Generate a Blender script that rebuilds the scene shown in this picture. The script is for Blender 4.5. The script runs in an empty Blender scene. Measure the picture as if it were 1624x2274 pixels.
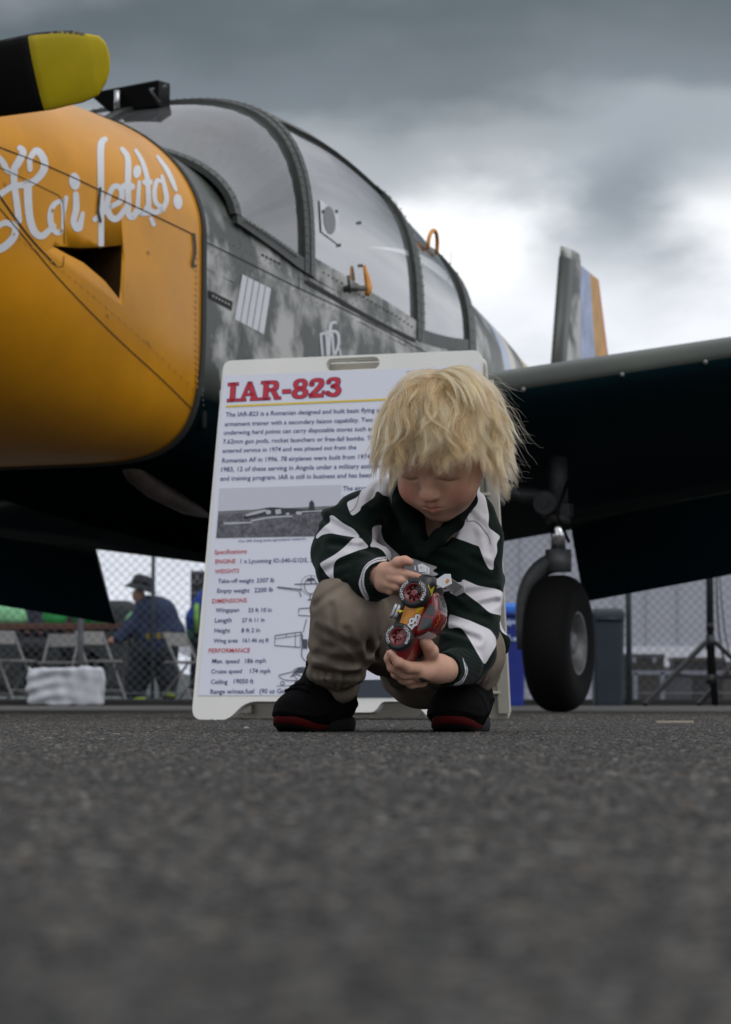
import bpy, bmesh, math, random
import numpy as np
from mathutils import Vector, Matrix
from mathutils.bvhtree import BVHTree

random.seed(7)
rng = np.random.default_rng(11)
S = bpy.context.scene
COL = S.collection

# ------------------------------------------------------------------ camera
CAM_Z = 0.045
PITCH = 4.44
cam = bpy.data.cameras.new('camera')
cam.lens = 85.0
cam.sensor_fit = 'AUTO'
cam.sensor_width = 36.0
cam.clip_start = 0.02
cam.clip_end = 3000
cam.dof.use_dof = True
cam.dof.focus_distance = 3.28
cam.dof.aperture_fstop = 14.0
camo = bpy.data.objects.new('camera', cam)
camo.location = (0, 0, CAM_Z)
camo.rotation_euler = (math.radians(90 + PITCH), 0, 0)
COL.objects.link(camo)
S.camera = camo

# ------------------------------------------------------------------ world
SUN_EL, SUN_AZ = 50.0, 135.0          # azimuth clockwise from +Y
W = bpy.data.worlds.new('World')
S.world = W
W.use_nodes = True
def build_world():
    nt = W.node_tree
    nt.nodes.clear()
    N, L = nt.nodes.new, nt.links.new
    def math_(op, a, b=None, clamp=False):
        n = N('ShaderNodeMath'); n.operation = op; n.use_clamp = clamp
        for i, v in enumerate((a, b)):
            if v is None: continue
            if isinstance(v, (int, float)): n.inputs[i].default_value = v
            else: L(v, n.inputs[i])
        return n.outputs[0]
    tc = N('ShaderNodeTexCoord')
    sep = N('ShaderNodeSeparateXYZ'); L(tc.outputs['Generated'], sep.inputs[0])
    az = math_('MULTIPLY', math_('ARCTAN2', sep.outputs[0], sep.outputs[1]), 57.29578)
    el = math_('MULTIPLY', math_('ARCSINE', sep.outputs[2]), 57.29578)
    def noise(scale, det, rough, stretch=(1, 1, 1)):
        mp = N('ShaderNodeMapping'); L(tc.outputs['Generated'], mp.inputs[0]); mp.inputs['Scale'].default_value = stretch
        n = N('ShaderNodeTexNoise'); L(mp.outputs[0], n.inputs['Vector'])
        n.inputs['Scale'].default_value = scale; n.inputs['Detail'].default_value = det; n.inputs['Roughness'].default_value = rough
        return math_('SUBTRACT', n.outputs['Fac'], 0.5)
    n1 = noise(7, 3, .5, (1, 1, 2.2))
    n2 = noise(22, 4, .55, (1, 1, 1.9))
    elw = math_('ADD', math_('ADD', el, math_('MULTIPLY', n1, 6.0)), math_('MULTIPLY', n2, 2.2))
    # tilt of the cloud base: lower on the left of the view
    elw = math_('SUBTRACT', elw, math_('MULTIPLY', az, 0.06))
    ramp = N('ShaderNodeValToRGB')
    L(math_('MULTIPLY', elw, 1 / 90.0, True), ramp.inputs[0])
    cr = ramp.color_ramp
    cr.interpolation = 'EASE'
    stops = [(0.0, (.62, .67, .77)), (5.0, (.76, .80, .88)), (8.0, (.90, .92, .97)), (10.8, (1.02, 1.03, 1.05)), (13.0, (.40, .435, .465)),
             (14.6, (.19, .22, .245)), (16.8, (.125, .15, .168)), (20.0, (.30, .32, .35)), (27.0, (.62, .64, .68)), (90.0, (.74, .76, .80))]
    while len(cr.elements) < len(stops): cr.elements.new(0.5)
    for e, (p, c) in zip(cr.elements, stops):
        e.position = p / 90.0; e.color = (*c, 1)
    def blob(a0, e0, ra, re, wob=1.0):
        dx = math_('DIVIDE', math_('ADD', math_('SUBTRACT', az, a0), math_('MULTIPLY', n2, 2.6 * wob)), ra)
        dy = math_('DIVIDE', math_('ADD', math_('SUBTRACT', el, e0), math_('MULTIPLY', n1, 4.0 * wob)), re)
        r2 = math_('ADD', math_('MULTIPLY', dx, dx), math_('MULTIPLY', dy, dy))
        return math_('POWER', 2.71828, math_('MULTIPLY', r2, -1.0))
    dark = math_('ADD', blob(6.0, 11.4, 1.7, 1.95), math_('MULTIPLY', blob(8.2, 13.0, 2.2, 1.2), .5))
    gain = math_('SUBTRACT', 1.0, math_('MULTIPLY', dark, .50))
    gain = math_('ADD', gain, math_('MULTIPLY', blob(2.4, 11.2, 1.5, 1.0), .25))
    gain = math_('MULTIPLY', gain, math_('ADD', 1.0, math_('MULTIPLY', n2, .35)))
    # dark bank ahead only; sky beyond the view lightened to brighten the canopy reflections
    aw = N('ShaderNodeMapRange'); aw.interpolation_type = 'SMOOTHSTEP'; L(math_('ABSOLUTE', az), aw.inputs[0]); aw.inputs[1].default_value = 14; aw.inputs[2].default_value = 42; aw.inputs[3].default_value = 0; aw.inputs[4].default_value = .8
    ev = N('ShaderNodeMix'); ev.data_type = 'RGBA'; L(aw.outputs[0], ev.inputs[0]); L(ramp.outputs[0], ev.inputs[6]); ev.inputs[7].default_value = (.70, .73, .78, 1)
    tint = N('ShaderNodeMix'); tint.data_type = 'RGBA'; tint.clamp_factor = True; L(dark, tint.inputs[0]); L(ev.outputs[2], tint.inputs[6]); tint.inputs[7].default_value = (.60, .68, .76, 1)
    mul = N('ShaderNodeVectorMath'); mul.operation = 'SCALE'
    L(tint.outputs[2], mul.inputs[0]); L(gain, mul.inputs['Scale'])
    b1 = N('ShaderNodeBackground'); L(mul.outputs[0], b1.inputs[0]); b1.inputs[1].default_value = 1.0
    sky = N('ShaderNodeTexSky'); sky.sky_type = 'NISHITA'; sky.sun_disc = False
    sky.sun_elevation = math.radians(SUN_EL); sky.sun_rotation = math.radians(SUN_AZ)
    b2 = N('ShaderNodeBackground'); L(sky.outputs[0], b2.inputs[0]); b2.inputs[1].default_value = 0.05
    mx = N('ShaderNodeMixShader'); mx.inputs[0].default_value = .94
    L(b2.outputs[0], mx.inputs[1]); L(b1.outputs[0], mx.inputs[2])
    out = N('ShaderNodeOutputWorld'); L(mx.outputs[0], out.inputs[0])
build_world()

sl = bpy.data.lights.new('sun', 'SUN')
sl.energy = 1.2
sl.angle = math.radians(60)
sl.color = (1.0, .97, .93)
so = bpy.data.objects.new('sun', sl)
_a, _e = math.radians(SUN_AZ), math.radians(SUN_EL)
sd = Vector((math.sin(_a) * math.cos(_e), math.cos(_a) * math.cos(_e), math.sin(_e)))
so.rotation_euler = (-sd).to_track_quat('-Z', 'Y').to_euler()
so.location = (0, 0, 20)
COL.objects.link(so)

S.view_settings.view_transform = 'Standard'
S.view_settings.look = 'None'
S.view_settings.exposure = 0.12
S.view_settings.gamma = 1.0
S.view_settings.use_curve_mapping = False
S.render.engine = 'CYCLES'
S.cycles.use_denoising = True
S.cycles.max_bounces = 8
S.cycles.transparent_max_bounces = 24
S.cycles.caustics_reflective = False
S.cycles.caustics_refractive = False

# ------------------------------------------------------------------ helpers
F = 5370.0
_cp, _sp = math.cos(math.radians(PITCH)), math.sin(math.radians(PITCH))
def ray(dx, dy):
    cx, cy = (dx - 812.0) / F, (1137.0 - dy) / F
    return Vector((cx, _cp - cy * _sp, _sp + cy * _cp))
def P(dx, dy, D):
    d = ray(dx, dy)
    return Vector((0, 0, CAM_Z)) + d * (D / d.y)
def B(dx, dy, yo):
    return P(dx, dy, 3.38 + yo)

def mat(name, col, rough=.6, metal=0.0, var=0.0, vscale=8.0, bump=0.0, bscale=60.0, spec=.5, coat=0.0, sss=0.0, col2=None, edge=None, det=5):
    m = bpy.data.materials.new(name); m.use_nodes = True
    nt = m.node_tree; N, L = nt.nodes.new, nt.links.new
    p = nt.nodes['Principled BSDF']
    p.inputs['Base Color'].default_value = (*col, 1)
    p.inputs['Roughness'].default_value = rough
    p.inputs['Metallic'].default_value = metal
    p.inputs['Specular IOR Level'].default_value = spec
    p.inputs['Coat Weight'].default_value = coat
    if sss:
        p.inputs['Subsurface Weight'].default_value = sss
        p.inputs['Subsurface Radius'].default_value = (.012, .004, .002)
    tc = N('ShaderNodeTexCoord')
    if var or col2:
        n = N('ShaderNodeTexNoise'); L(tc.outputs['Object'], n.inputs['Vector'])
        n.inputs['Scale'].default_value = vscale; n.inputs['Detail'].default_value = det; n.inputs['Roughness'].default_value = .6
        r = N('ShaderNodeValToRGB'); L(n.outputs['Fac'], r.inputs[0])
        c2 = col2 if col2 else tuple(max(0, c * (1 - var)) for c in col)
        c1 = col if col2 else tuple(c * (1 + var * .6) for c in col)
        e = edge or (.3, .7)
        r.color_ramp.elements[0].position = e[0]; r.color_ramp.elements[0].color = (*c2, 1)
        r.color_ramp.elements[1].position = e[1]; r.color_ramp.elements[1].color = (*c1, 1)
        L(r.outputs[0], p.inputs['Base Color'])
    if bump:
        n = N('ShaderNodeTexNoise'); L(tc.outputs['Object'], n.inputs['Vector'])
        n.inputs['Scale'].default_value = bscale; n.inputs['Detail'].default_value = 4
        b = N('ShaderNodeBump'); L(n.outputs['Fac'], b.inputs['Height'])
        b.inputs['Strength'].default_value = bump; b.inputs['Distance'].default_value = .01
        L(b.outputs[0], p.inputs['Normal'])
    return m

def empty(name, loc=(0, 0, 0), rot=(0, 0, 0), parent=None):
    o = bpy.data.objects.new(name, None); COL.objects.link(o)
    o.location = loc; o.rotation_euler = rot; o.empty_display_size = .1
    if parent: o.parent = parent
    return o
def tag(o, label=None, cat=None, group=None, kind=None):
    if label: o['label'] = label
    if cat: o['category'] = cat
    if group: o['group'] = group
    if kind: o['kind'] = kind
    return o
def mesh_np(name, v, f, m, parent=None, smooth=True, attrs=None):
    me = bpy.data.meshes.new(name)
    v = np.asarray(v, np.float32); f = np.asarray(f, np.int32)
    k = f.shape[1]
    me.vertices.add(len(v)); me.vertices.foreach_set('co', v.ravel())
    me.loops.add(f.size); me.loops.foreach_set('vertex_index', f.ravel())
    me.polygons.add(len(f)); me.polygons.foreach_set('loop_start', np.arange(0, f.size, k, dtype=np.int32))
    me.polygons.foreach_set('use_smooth', np.full(len(f), smooth))
    me.update(calc_edges=True); me.validate()
    for an, arr in (attrs or {}).items():
        if arr.ndim == 1:
            a = me.attributes.new(an, 'FLOAT', 'POINT'); a.data.foreach_set('value', arr.astype(np.float32))
        else:
            a = me.attributes.new(an, 'FLOAT_COLOR', 'POINT')
            c4 = np.ones((len(arr), 4), np.float32); c4[:, :3] = arr; a.data.foreach_set('color', c4.ravel())
    me.materials.append(m)
    o = bpy.data.objects.new(name, me); COL.objects.link(o)
    if parent: o.parent = parent
    return o

class MB:
    """collects shapes into one mesh"""
    def __init__(s): s.v = []; s.f = []; s.sm = []
    def add(s, vs, fs, smooth=False):
        o = len(s.v); s.v += [tuple(v) for v in vs]; s.f += [tuple(i + o for i in f) for f in fs]; s.sm += [smooth] * len(fs)
    def box(s, c, d, M=None):
        c = Vector(c); vs = []
        for x in (-.5, .5):
            for y in (-.5, .5):
                for z in (-.5, .5):
                    p = Vector((x * d[0], y * d[1], z * d[2]))
                    if M: p = M @ p
                    vs.append(c + p)
        s.add(vs, [(0, 1, 3, 2), (4, 6, 7, 5), (0, 4, 5, 1), (2, 3, 7, 6), (0, 2, 6, 4), (1, 5, 7, 3)]); return s
    def bar(s, a, b, w, h=None, up=(0, 0, 1)):
        a, b = Vector(a), Vector(b); h = h or w; z = (b - a).normalized(); x = Vector(up).cross(z)
        if x.length < 1e-4: x = Vector((1, 0, 0)).cross(z)
        x.normalize(); y = z.cross(x); vs = []
        for p in (a, b):
            for sx, sy in ((-1, -1), (1, -1), (1, 1), (-1, 1)): vs.append(p + x * sx * w / 2 + y * sy * h / 2)
        s.add(vs, [(0, 1, 5, 4), (1, 2, 6, 5), (2, 3, 7, 6), (3, 0, 4, 7), (3, 2, 1, 0), (4, 5, 6, 7)]); return s
    def tube(s, pts, r, n=8, smooth=True, cap=True):
        pts = [Vector(p) for p in pts]; rs = r if isinstance(r, (list, tuple)) else [r] * len(pts)
        rings = []; X = None
        for i, p in enumerate(pts):
            t = (pts[min(i + 1, len(pts) - 1)] - pts[max(i - 1, 0)]).normalized()
            if X is None:
                X = t.orthogonal().normalized()
            X = (X - t * X.dot(t)).normalized(); Y = t.cross(X)
            rings.append([p + (X * math.cos(q) + Y * math.sin(q)) * rs[i] for q in [2 * math.pi * k / n for k in range(n)]])
        s.loft(rings, True, smooth, cap); return s
    def loft(s, rings, closed=True, smooth=True, cap=False):
        n = len(rings[0]); vs = [p for r in rings for p in r]; fs = []
        for i in range(len(rings) - 1):
            for k in range(n if closed else n - 1):
                k2 = (k + 1) % n
                fs.append((i * n + k, i * n + k2, (i + 1) * n + k2, (i + 1) * n + k))
        s.add(vs, fs, smooth)
        if cap:
            o = len(s.v) - len(vs)
            s.f.append(tuple(o + k for k in reversed(range(n)))); s.sm.append(False)
            s.f.append(tuple(o + (len(rings) - 1) * n + k for k in range(n))); s.sm.append(False)
        return s
    def lathe(s, prof, M=None, n=32, smooth=True):
        """prof: (r, h) pairs; axis = local Z of M"""
        rings = []
        for r, h in prof:
            ring = []
            for k in range(n):
                q = 2 * math.pi * k / n; p = Vector((r * math.cos(q), r * math.sin(q), h))
                ring.append(M @ p if M else p)
            rings.append(ring)
        return s.loft(rings, True, smooth, False)
    def ball(s, c, r, n=8, m=5):
        c = Vector(c); rr = r if hasattr(r, '__len__') else (r, r, r)
        rings = [[c + Vector((rr[0] * math.sin(t) * math.cos(q), rr[1] * math.sin(t) * math.sin(q), rr[2] * math.cos(t)))
                  for q in [2 * math.pi * k / n for k in range(n)]] for t in [math.pi * (i + .02) / (m + .04) for i in range(m + 1)]]
        return s.loft(rings, True, True, True)
    def poly_prism(s, pts, off):
        pts = [Vector(p) for p in pts]; off = Vector(off); n = len(pts)
        vs = pts + [p + off for p in pts]
        fs = [tuple(reversed(range(n))), tuple(range(n, 2 * n))] + [(i, (i + 1) % n, n + (i + 1) % n, n + i) for i in range(n)]
        s.add(vs, fs); return s
    def build(s, name, m, parent=None, bevel=0, segs=2, sub=0, fix=True):
        me = bpy.data.meshes.new(name); me.from_pydata(s.v, [], s.f)
        for p, q in zip(me.polygons, s.sm): p.use_smooth = q
        if fix:
            bm = bmesh.new(); bm.from_mesh(me); bmesh.ops.recalc_face_normals(bm, faces=bm.faces); bm.to_mesh(me); bm.free()
        me.materials.append(m)
        o = bpy.data.objects.new(name, me); COL.objects.link(o)
        if parent: o.parent = parent
        if bevel:
            b = o.modifiers.new('bevel', 'BEVEL'); b.width = bevel; b.segments = segs; b.limit_method = 'ANGLE'; b.angle_limit = math.radians(40)
        if sub:
            b = o.modifiers.new('sub', 'SUBSURF'); b.levels = sub; b.render_levels = sub
        return o

def basis(o, x, y, z):
    M = Matrix((x, y, z)).transposed().to_4x4(); M.translation = o
    return M

# ---------------------------------------------------------------- implicit surfaces
def smin(a, b, k):
    if k <= 0: return np.minimum(a, b)
    h = np.clip(.5 + .5 * (b - a) / k, 0, 1)
    return b + (a - b) * h - k * h * (1 - h)
def cap_d(p, a, b, ra, rb):
    a = np.asarray(a, np.float32); b = np.asarray(b, np.float32)
    ba = b - a; pa = p - a
    t = np.clip(pa @ ba / max(float(ba @ ba), 1e-9), 0, 1)
    return np.linalg.norm(pa - t[:, None] * ba, axis=1) - (ra + (rb - ra) * t)
def ell_d(p, c, r, R=None):
    q = p - np.asarray(c, np.float32)
    if R is not None: q = q @ np.asarray(R, np.float32)      # columns are the local axes
    r = np.asarray(r, np.float32)
    k0 = np.linalg.norm(q / r, axis=1); k1 = np.linalg.norm(q / (r * r), axis=1) + 1e-9
    return k0 * (k0 - 1) / k1
def chain(pts, rs):
    return [('c', pts[i], pts[i + 1], rs[i], rs[i + 1]) for i in range(len(pts) - 1)]
def union(prims, k):
    def f(p):
        d = None
        for q in prims:
            kk = k
            if q[0] == 'c': e = cap_d(p, *q[1:5]); kk = q[5] if len(q) > 5 else k
            else: e = ell_d(p, *q[1:4]); kk = q[4] if len(q) > 4 else k
            d = e if d is None else smin(d, e, kk)
        return d
    return f
_wd = rng.normal(size=(24, 3)); _wd /= np.linalg.norm(_wd, axis=1)[:, None]; _wp = rng.uniform(0, 6.28, 24)
def wob(p, freq, i0=0, n=6):
    s = 0
    for i in range(i0, i0 + n):
        s = s + np.sin(p @ (_wd[i % 24] * freq * (1 + .35 * ((i * 7) % 5 - 2) / 2)).astype(np.float32) + _wp[i % 24])
    return s / n * 1.6
def nets(f, lo, hi, h, bl=8):
    lo = np.asarray(lo, np.float32); hi = np.asarray(hi, np.float32)
    nb = np.ceil((hi - lo) / (h * bl)).astype(int); n = nb * bl
    V = np.ones(tuple(n + 1), np.float32)
    bi = np.stack(np.meshgrid(*[np.arange(k) for k in nb], indexing='ij'), -1).reshape(-1, 3)
    fc = f((lo + (bi + .5) * (bl * h)).astype(np.float32))
    for (i, j, k), v in zip(bi[fc < 0] * bl, fc[fc < 0]):
        V[i:i + bl + 1, j:j + bl + 1, k:k + bl + 1] = -1
    act = bi[np.abs(fc) < bl * h * 1.5 + .004]
    g = np.stack(np.meshgrid(*[np.arange(bl + 1)] * 3, indexing='ij'), -1).reshape(-1, 3)
    inact = bi[(np.abs(fc) >= bl * h * 1.5 + .004) & (fc > 0)]
    for (i, j, k) in inact * bl: V[i:i + bl + 1, j:j + bl + 1, k:k + bl + 1] = 1
    for c in range(0, len(act), 300):
        a = act[c:c + 300] * bl
        pts = (lo + (a[:, None, :] + g[None]) * h).astype(np.float32)
        d = f(pts.reshape(-1, 3)).reshape(len(a), bl + 1, bl + 1, bl + 1)
        for q in range(len(a)):
            i, j, k = a[q]; V[i:i + bl + 1, j:j + bl + 1, k:k + bl + 1] = d[q]
    s = V < 0
    cs = np.zeros(tuple(n), np.uint8)
    for dx in (0, 1):
        for dy in (0, 1):
            for dz in (0, 1): cs += s[dx:n[0] + dx, dy:n[1] + dy, dz:n[2] + dz]
    idx = np.argwhere((cs > 0) & (cs < 8))
    vid = np.full(tuple(n), -1, np.int32); vid[tuple(idx.T)] = np.arange(len(idx))
    acc = np.zeros((len(idx), 3), np.float32); cnt = np.zeros(len(idx), np.float32)
    cor = [(0, 0, 0), (1, 0, 0), (0, 1, 0), (1, 1, 0), (0, 0, 1), (1, 0, 1), (0, 1, 1), (1, 1, 1)]
    for a in range(8):
        for b in range(a + 1, 8):
            ca, cb = np.array(cor[a]), np.array(cor[b])
            if np.abs(ca - cb).sum() != 1: continue
            va = V[tuple((idx + ca).T)]; vb = V[tuple((idx + cb).T)]
            m = (va < 0) != (vb < 0)
            t = va[m] / (va[m] - vb[m])
            acc[m] += ca + t[:, None] * (cb - ca); cnt[m] += 1
    verts = lo + (idx + acc / cnt[:, None]) * h
    faces = []
    for ax in range(3):
        u, w = [(1, 2), (2, 0), (0, 1)][ax]
        s0 = [slice(None)] * 3; s1 = [slice(None)] * 3; s0[ax] = slice(0, -1); s1[ax] = slice(1, None)
        e = np.argwhere(s[tuple(s0)] != s[tuple(s1)])
        e = e[(e[:, u] > 0) & (e[:, w] > 0) & (e[:, u] < n[u]) & (e[:, w] < n[w])]
        du = np.zeros(3, int); du[u] = 1; dw = np.zeros(3, int); dw[w] = 1
        q = np.stack([vid[tuple((e - du - dw).T)], vid[tuple((e - dw).T)], vid[tuple(e.T)], vid[tuple((e - du).T)]], 1)
        flip = ~s[tuple(e.T)]
        q[flip] = q[flip][:, ::-1]
        faces.append(q)
    faces = np.concatenate(faces); faces = faces[(faces >= 0).all(1)]
    return verts.astype(np.float32), faces
def bounds(prims, pad):
    pts = []
    for q in prims:
        if q[0] == 'c': pts += [np.array(q[1]) - q[3], np.array(q[1]) + q[3], np.array(q[2]) - q[4], np.array(q[2]) + q[4]]
        else: pts += [np.array(q[1]) - max(q[2]), np.array(q[1]) + max(q[2])]
    pts = np.array(pts); return pts.min(0) - pad, pts.max(0) + pad
def poly_sd(px, pz, poly):
    """signed distance (negative inside) of points to a polygon"""
    poly = np.asarray(poly, np.float32); d = np.full(len(px), 1e9, np.float32); ins = np.zeros(len(px), bool)
    for i in range(len(poly)):
        ax, az = poly[i]; bx, bz = poly[(i + 1) % len(poly)]
        ex, ez = bx - ax, bz - az
        t = np.clip(((px - ax) * ex + (pz - az) * ez) / (ex * ex + ez * ez + 1e-12), 0, 1)
        d = np.minimum(d, np.hypot(px - ax - t * ex, pz - az - t * ez))
        c = ((az > pz) != (bz > pz)) & (px < (bx - ax) * (pz - az) / (bz - az + 1e-12) + ax)
        ins ^= c
    return np.where(ins, -d, d)

def cat(pts, n=6):
    """Catmull-Rom through 2-D points"""
    pts = [Vector((p[0], p[1])) for p in pts]; out = []
    for i in range(len(pts) - 1):
        p0 = pts[max(i - 1, 0)]; p1 = pts[i]; p2 = pts[i + 1]; p3 = pts[min(i + 2, len(pts) - 1)]
        for k in range(n):
            t = k / n
            out.append(.5 * ((2 * p1) + (p2 - p0) * t + (2 * p0 - 5 * p1 + 4 * p2 - p3) * t * t + (3 * p1 - p0 - 3 * p2 + p3) * t ** 3))
    out.append(pts[-1]); return out
def ribbon2(pts, w, n=6, smooth=True, round_=True):
    """2-D stroke -> (verts, faces) with round ends; w may be a list"""
    q = cat(pts, n) if smooth and len(pts) > 2 else [Vector((p[0], p[1])) for p in pts]
    ws = w if isinstance(w, (list, tuple)) else [w, w]
    V, Fc = [], []
    for i, p in enumerate(q):
        t = (q[min(i + 1, len(q) - 1)] - q[max(i - 1, 0)])
        if t.length < 1e-9: t = Vector((1, 0))
        t.normalize(); nn = Vector((-t.y, t.x)); u = i / max(1, len(q) - 1) * (len(ws) - 1)
        j = min(int(u), len(ws) - 2); ww = ws[j] + (ws[j + 1] - ws[j]) * (u - j)
        V += [p + nn * ww / 2, p - nn * ww / 2]
        if i: Fc.append((2 * i - 2, 2 * i - 1, 2 * i + 1, 2 * i))
    if round_:
        for end in (0, -1):
            c = q[end]; r = (ws[0] if end == 0 else ws[-1]) / 2
            o = len(V); V += [c + Vector((math.cos(a), math.sin(a))) * r for a in [2 * math.pi * k / 10 for k in range(10)]]
            Fc.append(tuple(range(o, o + 10)))
    return V, Fc
def disc2(c, rx, ry, rot=0, n=14):
    V = []
    for k in range(n):
        a = 2 * math.pi * k / n; x, y = rx * math.cos(a), ry * math.sin(a)
        V.append(Vector((c[0] + x * math.cos(rot) - y * math.sin(rot), c[1] + x * math.sin(rot) + y * math.cos(rot))))
    return V, [tuple(range(n))]
def poly2(pts):
    return [Vector((p[0], p[1])) for p in pts], [tuple(range(len(pts)))]
def merge2(parts):
    V, Fc = [], []
    for v, f in parts:
        o = len(V); V += v; Fc += [tuple(i + o for i in q) for q in f]
    return V, Fc
def text_mesh(txt, bold=0.0):
    cu = bpy.data.curves.new('t', 'FONT'); cu.body = txt; cu.size = 1; cu.offset = bold; cu.resolution_u = 2
    o = bpy.data.objects.new('t', cu); COL.objects.link(o)
    dg = bpy.context.evaluated_depsgraph_get(); dg.update()
    me = bpy.data.meshes.new_from_object(o.evaluated_get(dg))
    V = [Vector((v.co.x, v.co.y)) for v in me.vertices]; Fc = [tuple(p.vertices) for p in me.polygons]
    bpy.data.objects.remove(o); bpy.data.curves.remove(cu); bpy.data.meshes.remove(me)
    return V, Fc
# ================================================================== SETTING
def build_ground():
    m = bpy.data.materials.new('asphalt'); m.use_nodes = True
    nt = m.node_tree; N, L = nt.nodes.new, nt.links.new
    p = nt.nodes['Principled BSDF']; p.inputs['Roughness'].default_value = .85; p.inputs['Specular IOR Level'].default_value = .3
    tc = N('ShaderNodeTexCoord')
    def noise(sc, det=3):
        n = N('ShaderNodeTexNoise'); L(tc.outputs['Object'], n.inputs['Vector']); n.inputs['Scale'].default_value = sc; n.inputs['Detail'].default_value = det
        return n.outputs['Fac']
    v = N('ShaderNodeTexVoronoi'); L(tc.outputs['Object'], v.inputs['Vector']); v.inputs['Scale'].default_value = 190
    sepc = N('ShaderNodeSeparateColor'); L(v.outputs['Color'], sepc.inputs[0])
    r1 = N('ShaderNodeValToRGB'); L(sepc.outputs[0], r1.inputs[0])
    e = r1.color_ramp; e.elements[0].color = (.036, .0355, .035, 1); e.elements[0].position = .15
    e.elements[1].color = (.125, .119, .110, 1); e.elements[1].position = .95
    r2 = N('ShaderNodeValToRGB'); L(noise(1.3, 5), r2.inputs[0])
    r2.color_ramp.elements[0].position = .3; r2.color_ramp.elements[0].color = (.78, .78, .78, 1)
    r2.color_ramp.elements[1].position = .7; r2.color_ramp.elements[1].color = (1.12, 1.1, 1.08, 1)
    mx = N('ShaderNodeMix'); mx.data_type = 'RGBA'; mx.blend_type = 'MULTIPLY'; mx.inputs[0].default_value = 1
    L(r1.outputs[0], mx.inputs[6]); L(r2.outputs[0], mx.inputs[7]); L(mx.outputs[2], p.inputs['Base Color'])
    b = N('ShaderNodeBump'); L(noise(160, 2), b.inputs['Height']); b.inputs['Strength'].default_value = .7; b.inputs['Distance'].default_value = .004
    L(b.outputs[0], p.inputs['Normal'])
    g = MB(); g.add([(-400, -60, 0), (400, -60, 0), (400, 900, 0), (-400, 900, 0)], [(0, 1, 2, 3)])
    o = g.build('ground', m); tag(o, kind='structure')
    # a little tarmac kerb at the fence line with the raised yard behind it
    k = MB(); k.box((0, 18.75, .021), (80, .34, .058)); ko = k.build('kerb', mat('kerb_tar', (.02, .02, .021), .9, bump=.5, bscale=40), bevel=.012); tag(ko, kind='structure')
    y = MB(); y.box((0, 58.95, .018), (160, 80, .056)); yo = y.build('yard_pavement', mat('yard', (.05, .05, .05), .95, var=.4, vscale=3)); tag(yo, kind='structure')

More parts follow.
